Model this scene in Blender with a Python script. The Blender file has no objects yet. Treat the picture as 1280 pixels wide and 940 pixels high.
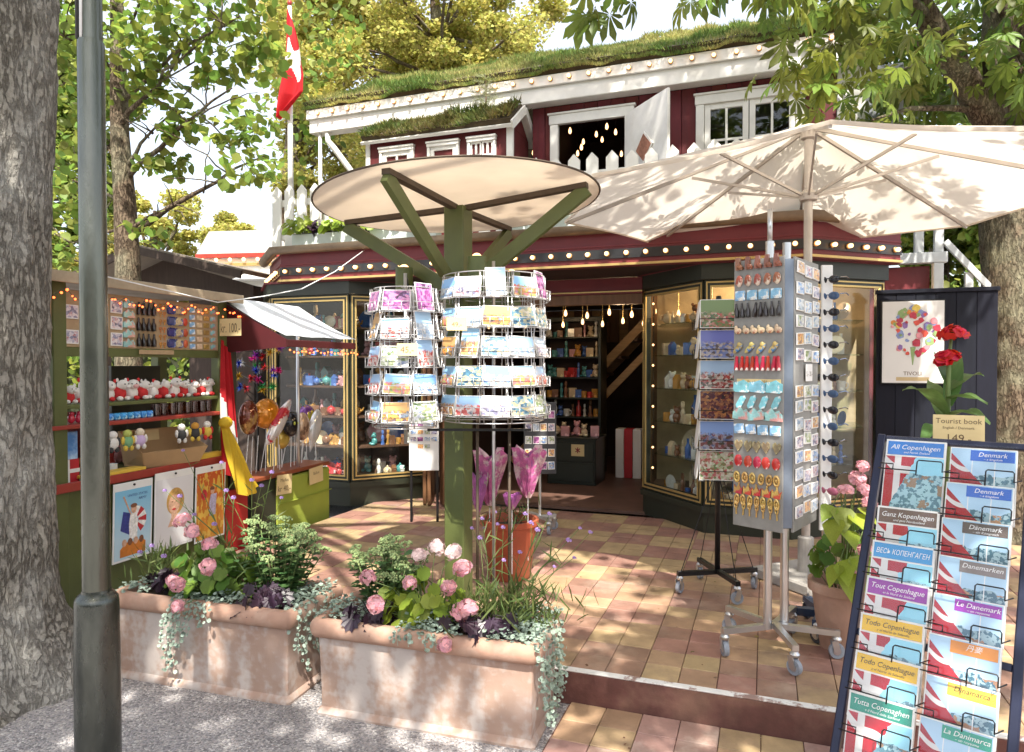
import bpy, math, random
import numpy as np
from mathutils import Matrix, Vector, noise

# ------------------------------------------------------------------ camera, sky, sun, exposure
scn = bpy.context.scene
COL = scn.collection
EYE = 1.615
FPX = 870.0
PITCH = math.radians(1.0)
cam_data = bpy.data.cameras.new('camera')
cam_data.sensor_width = 36.0
cam_data.lens = FPX / 1280.0 * 36.0
cam_data.clip_start = 0.05
cam_data.clip_end = 600.0
cam = bpy.data.objects.new('camera', cam_data)
COL.objects.link(cam)
cam.location = (0, 0, EYE)
cam.rotation_euler = (math.pi / 2 - PITCH, 0, 0)
scn.camera = cam

SUN_TO = Vector((0.10, -1.0, 1.45)).normalized()      # direction towards the sun
sun_el = math.asin(SUN_TO.z)
sun_az = math.atan2(SUN_TO.x, SUN_TO.y)
world = bpy.data.worlds.new('World')
scn.world = world
world.use_nodes = True
wn = world.node_tree
wn.nodes.clear()
sky = wn.nodes.new('ShaderNodeTexSky')
sky.sky_type = 'NISHITA'
sky.sun_disc = False
sky.sun_elevation = sun_el
sky.sun_rotation = sun_az
sky.air_density = 1.0
sky.dust_density = 3.0
sky.ozone_density = 1.0
bg = wn.nodes.new('ShaderNodeBackground')
bg.inputs['Strength'].default_value = 0.125
# a bright, thinly veiled summer sky: the blue is washed out evenly everywhere
veil = wn.nodes.new('ShaderNodeMixRGB')
veil.blend_type = 'ADD'
veil.inputs['Fac'].default_value = 1.0
veil.inputs['Color2'].default_value = (3.15, 3.0, 2.75, 1)
wout = wn.nodes.new('ShaderNodeOutputWorld')
wn.links.new(sky.outputs['Color'], veil.inputs['Color1'])
wn.links.new(veil.outputs['Color'], bg.inputs['Color'])
wn.links.new(bg.outputs['Background'], wout.inputs['Surface'])

sun_data = bpy.data.lights.new('sun', 'SUN')
sun_data.energy = 5.0
sun_data.angle = math.radians(0.55)
sun_data.color = (1.0, 0.95, 0.86)
sun = bpy.data.objects.new('sun', sun_data)
COL.objects.link(sun)
sun.location = (2, -10, 14)
sun.rotation_euler = (-SUN_TO).to_track_quat('-Z', 'Y').to_euler()

scn.view_settings.view_transform = 'Standard'
scn.view_settings.look = 'None'
scn.view_settings.gamma = 1.0
scn.view_settings.use_curve_mapping = False
scn.view_settings.exposure = 1.0
scn.render.resolution_x = 1024
scn.render.resolution_y = 752

# ------------------------------------------------------------------ small maths
rnd = random.Random(7)
rng = np.random.default_rng(11)
R = math.radians
T = 0.165                                             # height of the terrace
def MT(x, y, z): return Matrix.Translation((x, y, z))
def RZ(a): return Matrix.Rotation(a, 4, 'Z')
def RX(a): return Matrix.Rotation(a, 4, 'X')
def RY(a): return Matrix.Rotation(a, 4, 'Y')
def MS(x, y=None, z=None):
    y = x if y is None else y; z = x if z is None else z
    return Matrix.Diagonal((x, y, z, 1))
def ray(px, py):
    dx = (px - 640) / FPX; dy = (470 - py) / FPX
    return Vector((dx, math.cos(PITCH) + dy * math.sin(PITCH), -math.sin(PITCH) + dy * math.cos(PITCH)))
def at(px, py, Y):
    d = ray(px, py); return Vector((0, 0, EYE)) + d * (Y / d.y)
def proj(P):
    x, y, z = P[0], P[1], P[2] - EYE
    d = y * math.cos(PITCH) - z * math.sin(PITCH); u = y * math.sin(PITCH) + z * math.cos(PITCH)
    return 640 + FPX * x / d, 470 - FPX * u / d
UA = R(20)
U = Vector((math.cos(UA), -math.sin(UA), 0)); V = Vector((math.sin(UA), math.cos(UA), 0))
SHOP = MT(0, 6.55, 0) @ RZ(-UA)
SHOPI = SHOP.inverted()
def sz(px, py, t):
    """pixel on the shop plane t -> (s, z)"""
    o = SHOPI @ Vector((0, 0, EYE)); d = SHOPI.to_3x3() @ ray(px, py)
    k = (t - o.y) / d.y; p = o + d * k
    return p.x, p.z

# ------------------------------------------------------------------ mesh collecting
class MB:
    def __init__(s): s.v = []; s.f = []; s.m = []; s.k = 0
    def add(s, vs, fs, M=None):
        b = len(s.v)
        if M is not None: vs = [M @ Vector(q) for q in vs]
        s.v += [tuple(q) for q in vs]
        s.f += [tuple(b + i for i in f) for f in fs]
        s.m += [s.k] * len(fs)
        return s
    def mat(s, k): s.k = k; return s
    def box(s, x0, x1, y0, y1, z0, z1, M=None):
        vs = [(x0,y0,z0),(x1,y0,z0),(x1,y1,z0),(x0,y1,z0),(x0,y0,z1),(x1,y0,z1),(x1,y1,z1),(x0,y1,z1)]
        return s.add(vs, [(0,3,2,1),(4,5,6,7),(0,1,5,4),(1,2,6,5),(2,3,7,6),(3,0,4,7)], M)
    def cbox(s, x0, x1, y0, y1, z0, z1, c=.004, M=None):
        """box with chamfered edges"""
        vs = []; X = (x0, x1); Y = (y0, y1); Z = (z0, z1)
        idx = {}
        for i in (0,1):
            for j in (0,1):
                for k in (0,1):
                    sx = c if i == 0 else -c; sy = c if j == 0 else -c; sc = c if k == 0 else -c
                    for a, q in enumerate(((X[i], Y[j]+sy, Z[k]+sc), (X[i]+sx, Y[j], Z[k]+sc), (X[i]+sx, Y[j]+sy, Z[k]))):
                        idx[i,j,k,a] = len(vs); vs.append(q)
        g = lambda i,j,k,a: idx[i,j,k,a]
        fs = [(g(0,0,0,0),g(0,0,1,0),g(0,1,1,0),g(0,1,0,0)), (g(1,0,0,0),g(1,1,0,0),g(1,1,1,0),g(1,0,1,0)),
              (g(0,0,0,1),g(1,0,0,1),g(1,0,1,1),g(0,0,1,1)), (g(0,1,0,1),g(0,1,1,1),g(1,1,1,1),g(1,1,0,1)),
              (g(0,0,0,2),g(0,1,0,2),g(1,1,0,2),g(1,0,0,2)), (g(0,0,1,2),g(1,0,1,2),g(1,1,1,2),g(0,1,1,2))]
        for j in (0,1):
            for k in (0,1): fs.append((g(0,j,k,1),g(1,j,k,1),g(1,j,k,2),g(0,j,k,2)))
        for i in (0,1):
            for k in (0,1): fs.append((g(i,0,k,0),g(i,1,k,0),g(i,1,k,2),g(i,0,k,2)))
        for i in (0,1):
            for j in (0,1): fs.append((g(i,j,0,0),g(i,j,1,0),g(i,j,1,1),g(i,j,0,1)))
        for i in (0,1):
            for j in (0,1):
                for k in (0,1): fs.append((g(i,j,k,0),g(i,j,k,1),g(i,j,k,2)))
        return s.add(vs, fs, M)
    def tube(s, path, r, n=8, cap=True, M=None):
        P = [Vector(p) for p in path]; k = len(P)
        rr = list(r) if hasattr(r, '__len__') else [r] * k
        vs = []; fs = []; side = None
        for i in range(k):
            d = (P[min(i+1,k-1)] - P[max(i-1,0)]).normalized()
            if side is None:
                side = d.cross(Vector((0,0,1)) if abs(d.z) < .9 else Vector((1,0,0))).normalized()
            else:
                side = (side - d * side.dot(d)).normalized()
            up = d.cross(side)
            for j in range(n):
                a = 2 * math.pi * j / n
                vs.append(P[i] + (side * math.cos(a) + up * math.sin(a)) * rr[i])
        for i in range(k - 1):
            for j in range(n):
                fs.append((i*n+j, i*n+(j+1) % n, (i+1)*n+(j+1) % n, (i+1)*n+j))
        if cap: fs += [tuple(range(n))[::-1], tuple((k-1)*n + j for j in range(n))]
        return s.add(vs, fs, M)
    def bar(s, a, b, w, h=None, M=None, up=(0,0,1)):
        """rectangular bar from a to b"""
        h = w if h is None else h
        a = Vector(a); b = Vector(b); d = (b - a).normalized()
        q = Vector(up)
        if abs(d.dot(q)) > .98: q = Vector((0,1,0))
        x = d.cross(q).normalized() * w / 2; y = x.cross(d).normalized() * h / 2
        vs = [a-x-y, a+x-y, a+x+y, a-x+y, b-x-y, b+x-y, b+x+y, b-x+y]
        return s.add(vs, [(0,3,2,1),(4,5,6,7),(0,1,5,4),(1,2,6,5),(2,3,7,6),(3,0,4,7)], M)
    def lathe(s, prof, n=16, M=None, closed=False):
        vs = []; fs = []; k = len(prof)
        for r, z in prof:
            for j in range(n):
                a = 2 * math.pi * j / n; vs.append((r*math.cos(a), r*math.sin(a), z))
        for i in range(k - 1):
            for j in range(n):
                fs.append((i*n+j, i*n+(j+1) % n, (i+1)*n+(j+1) % n, (i+1)*n+j))
        if closed: fs += [tuple(range(n))[::-1], tuple((k-1)*n + j for j in range(n))]
        return s.add(vs, fs, M)
    def sph(s, c, r, nu=10, nv=7, M=None, wob=0):
        rx, ry, rz = r if hasattr(r, '__len__') else (r, r, r)
        vs = [(c[0], c[1], c[2]-rz)]; fs = []
        for i in range(1, nv):
            p = math.pi * i / nv
            for j in range(nu):
                a = 2*math.pi*j/nu; w = 1 + (rnd.uniform(-wob, wob) if wob else 0)
                vs.append((c[0]+rx*w*math.sin(p)*math.cos(a), c[1]+ry*w*math.sin(p)*math.sin(a), c[2]-rz*w*math.cos(p)))
        vs.append((c[0], c[1], c[2]+rz)); e = len(vs)-1
        for j in range(nu): fs.append((0, 1+(j+1) % nu, 1+j))
        for i in range(nv-2):
            for j in range(nu):
                fs.append((1+i*nu+j, 1+i*nu+(j+1) % nu, 1+(i+1)*nu+(j+1) % nu, 1+(i+1)*nu+j))
        for j in range(nu): fs.append((e, 1+(nv-2)*nu+j, 1+(nv-2)*nu+(j+1) % nu))
        return s.add(vs, fs, M)
    def prism(s, poly, z0, z1, M=None):
        n = len(poly)
        vs = [(x, y, z0) for x, y in poly] + [(x, y, z1) for x, y in poly]
        fs = [tuple(range(n))[::-1], tuple(range(n, 2*n))] + [(i, (i+1) % n, n+(i+1) % n, n+i) for i in range(n)]
        return s.add(vs, fs, M)
    def plate(s, poly, y0, y1, M=None):
        """polygon in x,z pushed through y"""
        n = len(poly)
        vs = [(x, y0, z) for x, z in poly] + [(x, y1, z) for x, z in poly]
        fs = [tuple(range(n)), tuple(range(n, 2*n))[::-1]] + [(i, n+i, n+(i+1) % n, (i+1) % n) for i in range(n)]
        return s.add(vs, fs, M)
    def mesh(s, name, mats, smooth=False):
        me = bpy.data.meshes.new(name)
        me.from_pydata(s.v, [], s.f)
        for q in (mats if isinstance(mats, (list, tuple)) else [mats]): me.materials.append(q)
        if any(s.m): me.polygons.foreach_set('material_index', s.m)
        if smooth: 
            me.polygons.foreach_set('use_smooth', [True]*len(s.f))
            if smooth != True: me.set_sharp_from_angle(angle=R(smooth))
        me.update()
        return me
    def build(s, name, mats, parent=None, M=None, smooth=False, **kw):
        return new(name, s.mesh(name, mats, smooth), parent, M, **kw)

def new(name, data, parent=None, M=None, label=None, cat=None, group=None, kind=None):
    o = bpy.data.objects.new(name, data)
    COL.objects.link(o)
    if parent is not None: o.parent = parent
    if M is not None: o.matrix_basis = M
    if label: o['label'] = label
    if cat: o['category'] = cat
    if group: o['group'] = group
    if kind: o['kind'] = kind
    return o
def thing(name, M, label, cat, group=None): return new(name, None, None, M, label, cat, group)
def np_mesh(name, verts, faces, mats, smooth=False):
    """verts (n,3) array, faces (m,k) array of one polygon size"""
    me = bpy.data.meshes.new(name)
    m, k = faces.shape
    me.vertices.add(len(verts)); me.vertices.foreach_set('co', verts.astype(np.float32).ravel())
    me.loops.add(m*k); me.loops.foreach_set('vertex_index', faces.astype(np.int32).ravel())
    me.polygons.add(m); me.polygons.foreach_set('loop_start', np.arange(0, m*k, k, dtype=np.int32))
    if smooth: me.polygons.foreach_set('use_smooth', [True]*m)
    for q in (mats if isinstance(mats, (list, tuple)) else [mats]): me.materials.append(q)
    me.update(calc_edges=True); me.validate()
    return me
def unit(a): return a / np.maximum(np.linalg.norm(a, axis=1, keepdims=True), 1e-9)
def scatter(tv, tf, P, X, N, S):
    """copies of a small template (x = along leaf, z = leaf normal) -> one vertex/face array"""
    tv = np.asarray(tv, float); tf = np.asarray(tf, int); n = len(P)
    X = unit(X); Yv = unit(np.cross(N, X)); Z = np.cross(X, Yv)
    S = np.asarray(S, float).reshape(n, 1, 1)
    W = (tv[None,:,0:1]*X[:,None,:] + tv[None,:,1:2]*Yv[:,None,:] + tv[None,:,2:3]*Z[:,None,:]) * S + P[:,None,:]
    F = tf[None] + (np.arange(n)*len(tv))[:,None,None]
    return W.reshape(-1,3), F.reshape(-1, tf.shape[1])

# ------------------------------------------------------------------ materials
def nodes(name):
    m = bpy.data.materials.new(name); m.use_nodes = True
    nt = m.node_tree; b = nt.nodes['Principled BSDF']
    return m, nt, b
def nd(nt, typ, **kw):
    n = nt.nodes.new(typ)
    for k, v in kw.items():
        if k in n.inputs: n.inputs[k].default_value = v
        else: setattr(n, k, v)
    return n
def c4(c): return (c[0], c[1], c[2], 1)
MATS = {}
def mat(name, col, rough=.6, metal=0., var=.18, scale=6., col2=None, thr=(.45,.6), bump=0., bscale=40., objrand=0., spec=.5,
        stretch=None, coat=0., detail=4., trans=0., island=False, world=False):
    if name in MATS: return MATS[name]
    m, nt, b = nodes(name); L = nt.links.new
    b.inputs['Roughness'].default_value = rough; b.inputs['Metallic'].default_value = metal
    b.inputs['Specular IOR Level'].default_value = spec; b.inputs['Coat Weight'].default_value = coat
    tc = nd(nt, 'ShaderNodeTexCoord'); src = tc.outputs['Object']
    if world: src = nd(nt, 'ShaderNodeNewGeometry').outputs['Position']
    if stretch:
        mp = nd(nt, 'ShaderNodeMapping'); mp.inputs['Scale'].default_value = stretch; L(src, mp.inputs['Vector']); src = mp.outputs['Vector']
    n1 = nd(nt, 'ShaderNodeTexNoise', Scale=scale, Detail=detail, Roughness=.6); L(src, n1.inputs['Vector'])
    mr = nd(nt, 'ShaderNodeMapRange'); mr.inputs[1].default_value = .25; mr.inputs[2].default_value = .75
    mr.inputs[3].default_value = 1-var; mr.inputs[4].default_value = 1+var; L(n1.outputs['Fac'], mr.inputs[0])
    hsv = nd(nt, 'ShaderNodeHueSaturation'); L(mr.outputs[0], hsv.inputs['Value'])
    if col2 is not None:
        n2 = nd(nt, 'ShaderNodeTexNoise', Scale=scale*.45, Detail=6., Roughness=.65); L(src, n2.inputs['Vector'])
        rp = nd(nt, 'ShaderNodeMapRange'); rp.inputs[1].default_value = thr[0]; rp.inputs[2].default_value = thr[1]
        L(n2.outputs['Fac'], rp.inputs[0])
        mx = nd(nt, 'ShaderNodeMixRGB'); mx.inputs['Color1'].default_value = c4(col); mx.inputs['Color2'].default_value = c4(col2)
        L(rp.outputs[0], mx.inputs['Fac']); L(mx.outputs['Color'], hsv.inputs['Color'])
    else: hsv.inputs['Color'].default_value = c4(col)
    out = hsv.outputs['Color']
    if objrand or island:
        if island: oi = nd(nt, 'ShaderNodeNewGeometry'); ro = oi.outputs['Random Per Island']
        else: oi = nd(nt, 'ShaderNodeObjectInfo'); ro = oi.outputs['Random']
        a = objrand or .25
        m1 = nd(nt, 'ShaderNodeMapRange'); m1.inputs[3].default_value = 1-a; m1.inputs[4].default_value = 1+a; L(ro, m1.inputs[0])
        h2 = nd(nt, 'ShaderNodeHueSaturation'); L(out, h2.inputs['Color']); L(m1.outputs[0], h2.inputs['Value'])
        mm = nd(nt, 'ShaderNodeMath', operation='MULTIPLY'); mm.inputs[1].default_value = 7.31; L(ro, mm.inputs[0])
        fr = nd(nt, 'ShaderNodeMath', operation='FRACT'); L(mm.outputs[0], fr.inputs[0])
        m2 = nd(nt, 'ShaderNodeMapRange'); m2.inputs[3].default_value = .5-a*.09; m2.inputs[4].default_value = .5+a*.09; L(fr.outputs[0], m2.inputs[0])
        L(m2.outputs[0], h2.inputs['Hue']); out = h2.outputs['Color']
    L(out, b.inputs['Base Color'])
    if bump:
        nb = nd(nt, 'ShaderNodeTexNoise', Scale=bscale, Detail=5., Roughness=.6); L(src, nb.inputs['Vector'])
        bp = nd(nt, 'ShaderNodeBump', Strength=bump, Distance=.02); L(nb.outputs['Fac'], bp.inputs['Height']); L(bp.outputs['Normal'], b.inputs['Normal'])
        rr = nd(nt, 'ShaderNodeMapRange'); rr.inputs[3].default_value = max(rough-.1,0); rr.inputs[4].default_value = min(rough+.12,1)
        L(n1.outputs['Fac'], rr.inputs[0]); L(rr.outputs[0], b.inputs['Roughness'])
    if trans:
        tl = nd(nt, 'ShaderNodeBsdfTranslucent'); L(out, tl.inputs['Color'])
        ms = nd(nt, 'ShaderNodeMixShader'); ms.inputs[0].default_value = trans
        L(b.outputs[0], ms.inputs[1]); L(tl.outputs[0], ms.inputs[2]); L(ms.outputs[0], nt.nodes['Material Output'].inputs['Surface'])
    MATS[name] = m
    return m
def emit(name, col, st):
    if name in MATS: return MATS[name]
    m, nt, b = nodes(name)
    b.inputs['Base Color'].default_value = c4(col); b.inputs['Emission Color'].default_value = c4(col); b.inputs['Emission Strength'].default_value = st
    MATS[name] = m; return m
def glass(name='window_glass', tint=(.95,.97,.96), rough=.02, mix=.12):
    if name in MATS: return MATS[name]
    m, nt, b = nodes(name); L = nt.links.new
    tr = nd(nt, 'ShaderNodeBsdfTransparent'); tr.inputs['Color'].default_value = c4(tint)
    gl = nd(nt, 'ShaderNodeBsdfGlossy'); gl.inputs['Roughness'].default_value = rough
    lw = nd(nt, 'ShaderNodeLayerWeight'); lw.inputs['Blend'].default_value = .5
    pw = nd(nt, 'ShaderNodeMath', operation='POWER'); pw.inputs[1].default_value = 4.; L(lw.outputs['Facing'], pw.inputs[0])
    ad = nd(nt, 'ShaderNodeMath', operation='MULTIPLY_ADD'); ad.inputs[1].default_value = .6; ad.inputs[2].default_value = max(.0,.035+mix); L(pw.outputs[0], ad.inputs[0])
    ms = nd(nt, 'ShaderNodeMixShader'); L(ad.outputs[0], ms.inputs[0]); L(tr.outputs[0], ms.inputs[1]); L(gl.outputs[0], ms.inputs[2])
    L(ms.outputs[0], nt.nodes['Material Output'].inputs['Surface'])
    MATS[name] = m; return m
def print_mat(name, stops, scale=(3.,4.), sat=1., rough=.35, warp=.5, sky=None, bottom=None, border=.04):
    """flat print seen on cards and packets: random blotches of a palette, each object its own crop; x,z of the piece are the picture axes"""
    if name in MATS: return MATS[name]
    m, nt, b = nodes(name); L = nt.links.new
    b.inputs['Roughness'].default_value = rough; b.inputs['Coat Weight'].default_value = .3
    tc = nd(nt, 'ShaderNodeTexCoord'); oi = nd(nt, 'ShaderNodeObjectInfo')
    mp = nd(nt, 'ShaderNodeMapping'); mp.inputs['Scale'].default_value = (scale[0], 1, scale[1]); L(tc.outputs['Generated'], mp.inputs['Vector'])
    cb = nd(nt, 'ShaderNodeCombineXYZ'); m3 = nd(nt, 'ShaderNodeMath', operation='MULTIPLY'); m3.inputs[1].default_value = 57.
    L(oi.outputs['Random'], m3.inputs[0])
    for k in range(3): L(m3.outputs[0], cb.inputs[k])
    L(cb.outputs[0], mp.inputs['Location'])
    v = nd(nt, 'ShaderNodeTexVoronoi', Scale=1.6); L(mp.outputs[0], v.inputs['Vector'])
    n = nd(nt, 'ShaderNodeTexNoise', Scale=2.2, Detail=7., Roughness=.7); L(mp.outputs[0], n.inputs['Vector'])
    sp = nd(nt, 'ShaderNodeSeparateColor'); L(v.outputs['Color'], sp.inputs[0])
    mxv = nd(nt, 'ShaderNodeMix'); mxv.inputs['Factor'].default_value = warp; L(sp.outputs[0], mxv.inputs['A']); L(n.outputs['Fac'], mxv.inputs['B'])
    cr = nd(nt, 'ShaderNodeValToRGB'); L(mxv.outputs['Result'], cr.inputs[0])
    e = cr.color_ramp.elements
    while len(e) < len(stops): e.new(.5)
    for i, c in enumerate(stops): e[i].position = .2 + .6*i/(len(stops)-1); e[i].color = c4(c)
    out = cr.outputs[0]; sx = nd(nt, 'ShaderNodeSeparateXYZ'); L(tc.outputs['Generated'], sx.inputs[0])
    if sky is not None:
        a = nd(nt, 'ShaderNodeMath', operation='MULTIPLY_ADD'); a.inputs[1].default_value = .55; L(n.outputs['Fac'], a.inputs[0]); L(sx.outputs['Z'], a.inputs[2])
        rp = nd(nt, 'ShaderNodeMapRange'); rp.inputs[1].default_value = .78; rp.inputs[2].default_value = .86; L(a.outputs[0], rp.inputs[0])
        mx = nd(nt, 'ShaderNodeMixRGB'); mx.inputs['Color2'].default_value = c4(sky); L(rp.outputs[0], mx.inputs['Fac']); L(out, mx.inputs['Color1']); out = mx.outputs[0]
    if border:
        pr = None
        for k in ('X', 'Z'):
            q = nd(nt, 'ShaderNodeMath', operation='PINGPONG'); q.inputs[1].default_value = .5; L(sx.outputs[k], q.inputs[0])
            g = nd(nt, 'ShaderNodeMath', operation='GREATER_THAN'); g.inputs[1].default_value = border; L(q.outputs[0], g.inputs[0])
            if pr is None: pr = g.outputs[0]
            else:
                mu = nd(nt, 'ShaderNodeMath', operation='MULTIPLY'); L(pr, mu.inputs[0]); L(g.outputs[0], mu.inputs[1]); pr = mu.outputs[0]
        mx = nd(nt, 'ShaderNodeMixRGB'); mx.inputs['Color1'].default_value = (.8,.79,.76,1); L(pr, mx.inputs['Fac']); L(out, mx.inputs['Color2']); out = mx.outputs[0]
    L(out, b.inputs['Base Color'])
    MATS[name] = m; return m

m_olive = mat('olive_paint', (.10,.12,.035), .45, var=.15, bump=.06, bscale=60)
m_olive_dark = mat('dark_olive_paint', (.026,.030,.019), .4, var=.2)
m_black = mat('black_paint', (.02,.02,.022), .4)
m_gold = mat('gold_trim', (.62,.44,.17), .35, metal=.55, var=.1)
m_burg = mat('burgundy_paint', (.16,.022,.028), .5, var=.22, scale=3, bump=.05)
m_red = mat('red_paint', (.33,.04,.025), .5, var=.2)
m_redwall = mat('falun_red_boards', (.115,.011,.012), .7, var=.25, scale=3, bump=.12, bscale=30, stretch=(6,6,.6), objrand=.12, world=True)
m_white = mat('white_paint', (.78,.76,.71), .5, var=.06, col2=(.66,.63,.56), thr=(.5,.75), bump=.05)
m_copper = mat('weathered_gutter', (.20,.15,.10), .45, metal=.5, var=.3)
m_chrome = mat('brushed_steel', (.62,.62,.62), .3, metal=.9, var=.08)
m_wire = mat('chromed_wire', (.62,.62,.63), .3, metal=.7, var=.05)
m_blackmetal = mat('black_metal', (.018,.018,.02), .35, metal=.3)
m_brownwood = mat('brown_wood', (.16,.075,.032), .5, var=.35, scale=3, stretch=(8,8,.7), bump=.08)
m_palewood = mat('pale_wood', (.46,.30,.15), .6, var=.25, scale=3, stretch=(1,8,8))
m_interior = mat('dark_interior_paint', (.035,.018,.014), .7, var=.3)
m_glass = glass(mix=.0)
m_bulb = emit('bulb_glow', (1.0,.55,.24), 2.3)
m_bulbred = emit('fairy_glow', (1.0,.13,.03), 3.)
m_rubber = mat('rubber', (.05,.05,.055), .7)
m_tyre = mat('grey_rubber', (.30,.33,.38), .6)
m_card = mat('white_card', (.8,.8,.78), .6, var=.04)
m_sign = mat('cream_card', (.70,.55,.28), .7, var=.08)
m_ink = mat('black_ink', (.03,.03,.03), .6)
m_inkbrown = mat('brown_ink', (.12,.07,.03), .6)
m_dred = mat('flag_red', (.55,.012,.02), .75, var=.12, trans=.35)
m_dwhite = mat('flag_white', (.8,.79,.77), .75, var=.05, trans=.35)

# ------------------------------------------------------------------ ground, terrace, paving
def gravel_mat():
    m, nt, b = nodes('fine_gravel'); L = nt.links.new
    tc = nd(nt, 'ShaderNodeTexCoord')
    v = nd(nt, 'ShaderNodeTexVoronoi', Scale=115.); L(tc.outputs['Object'], v.inputs['Vector'])
    sp = nd(nt, 'ShaderNodeSeparateColor'); L(v.outputs['Color'], sp.inputs[0])
    cr = nd(nt, 'ShaderNodeValToRGB'); L(sp.outputs[0], cr.inputs[0])
    e = cr.color_ramp.elements; e[0].color = (.17,.16,.165,1); e[1].color = (.62,.60,.58,1); e.new(.5).color = (.36,.345,.35,1); e.new(.8).color = (.40,.36,.34,1)
    n = nd(nt, 'ShaderNodeTexNoise', Scale=1.6, Detail=6.); L(tc.outputs['Object'], n.inputs['Vector'])
    mr = nd(nt, 'ShaderNodeMapRange'); mr.inputs[1].default_value=.3; mr.inputs[2].default_value=.7; mr.inputs[3].default_value=.78; mr.inputs[4].default_value=1.15; L(n.outputs['Fac'], mr.inputs[0])
    h = nd(nt, 'ShaderNodeHueSaturation'); L(cr.outputs[0], h.inputs['Color']); L(mr.outputs[0], h.inputs['Value'])
    L(h.outputs[0], b.inputs['Base Color']); b.inputs['Roughness'].default_value = .85
    bp = nd(nt, 'ShaderNodeBump', Strength=.7, Distance=.008); bp.invert = True
    L(v.outputs['Distance'], bp.inputs['Height']); L(bp.outputs[0], b.inputs['Normal'])
    return m
g = MB(); S_ = 160
g.add([(-S_,-S_,0),(S_,-S_,0),(S_,S_,0),(-S_,S_,0)], [(0,1,2,3)])
g.build('ground', gravel_mat(), kind='structure')
# loose stones on the gravel in front
n = 5200
P = np.zeros((n,3)); P[:,0] = rng.uniform(-2.6,1.0,n); P[:,1] = rng.uniform(1.9,3.55,n); P[:,2] = .0015
sizes = rng.uniform(.0022,.0055,n)
oct_v = np.array([(1,0,0),(0,1,0),(-1,0,0),(0,-1,0),(0,0,.7),(0,0,-.7)]); oct_f = np.array([(0,1,4),(1,2,4),(2,3,4),(3,0,4)])
vv, ff = scatter(oct_v, oct_f, P, rng.normal(size=(n,3))*[1,1,.2], np.tile([0,0,1.],(n,1))+rng.normal(size=(n,3))*.25, sizes)
m_stone = mat('loose_stone', (.42,.40,.39), .85, island=True, objrand=.5)
new('gravel', np_mesh('gravel', vv, ff, m_stone), kind='stuff', label='loose pale gravel stones scattered before the planters', cat='gravel')

# terrace frame: origin on the step edge, x along the edge, y into the terrace
TER = MT(.248, 3.294, 0) @ RZ(-UA)
TERI = TER.inverted()
m_slab = mat('terrace_bed', (.14,.075,.06), .9, var=.3)
m_riser = mat('oxblood_step_face', (.125,.05,.042), .6, var=.4, scale=6, col2=(.22,.12,.085), thr=(.48,.68), bump=.2, bscale=25, detail=8.)
ter = thing('terrace', TER, None, None); ter['kind'] = 'structure'
b_ = MB(); b_.box(-2.35, 5.2, .03, 3.3, 0, T-.012); b_.build('bed', m_slab, ter)
b_ = MB(); b_.cbox(-2.35, 5.2, -.012, .03, 0, T-.007, .004); b_.build('step_face', m_riser, ter)
m_edge = mat('worn_white_edge_paint', (.72,.71,.68), .7, var=.1, scale=22, col2=(.30,.2,.17), thr=(.53,.60), bump=.1)
b_ = MB(); b_.cbox(-2.35, 5.2, -.014, .026, T-.007, T+.0015, .003); b_.build('painted_edge', m_edge, ter)
a = .169
m_ochre = mat('ochre_tile', (.40,.27,.155), .6, var=.3, scale=7, col2=(.28,.18,.12), thr=(.5,.68), bump=.14, bscale=60, objrand=.16, world=True, detail=7.)
m_brown = mat('brick_red_tile', (.285,.16,.115), .6, var=.3, scale=7, col2=(.36,.245,.185), thr=(.5,.68), bump=.14, bscale=60, objrand=.16, world=True, detail=7.)
m_pinkt = mat('rose_tile', (.36,.22,.18), .6, var=.3, scale=7, col2=(.46,.34,.28), thr=(.5,.62), bump=.14, bscale=60, objrand=.14, world=True, detail=7.)
def tile_mesh(m, nm):
    q = MB(); h = a/2-.0016; q.cbox(-h, h, -h, h, -.016, 0, .0025); return q.mesh(nm, m)
TM = {0: tile_mesh(m_brown, 'tile_brown'), 1: tile_mesh(m_ochre, 'tile_ochre'), 2: tile_mesh(m_pinkt, 'tile_rose')}
cells = []
for i in range(-14, 31):
    for j in range(0, 20):
        u0, v0 = .02+(i+.5)*a, .028+(j+.5)*a
        w = TER @ Vector((u0, v0, T)); px, py = proj(w)
        kind = 0 if ((i//2) + (j//2)) % 2 == 0 else 1
        if -60 < px < 1330 and py < 990: cells.append((-py, i, j, u0, v0, kind))
        elif v0 < 3.3: cells.append((9e9, i, j, u0, v0, kind))
cells.sort()
far = {0: MB(), 1: MB()}
for n_, (_, i, j, u0, v0, k) in enumerate(cells):
    dz = rnd.uniform(-.0012, .0012); rz = rnd.uniform(-.004, .004)
    M = MT(u0, v0, T+dz) @ RZ(rz)
    if n_ < 300: new('tile', TM[k], ter, M)
    else:
        h = a/2-.0016; far[k].box(-h, h, -h, h, -.014, 0, M)
b_ = MB(); b_.box(-2.95, -2.351, .9, 3.9, 0, T-.012); b_.build('bed', m_slab, ter)
for i in range(-18, -14):
    for j in range(5, 23):
        h = a/2-.0016; far[0 if ((i//2)+(j//2)) % 2 == 0 else 1].box(-h, h, -h, h, -.014, 0, MT(.02+(i+.5)*a+.07, .028+(j+.5)*a, T+rnd.uniform(-.001,.001)))
for k in (0, 1): far[k].build('tile_field', m_brown if k == 0 else m_ochre, ter, kind='stuff')

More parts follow.
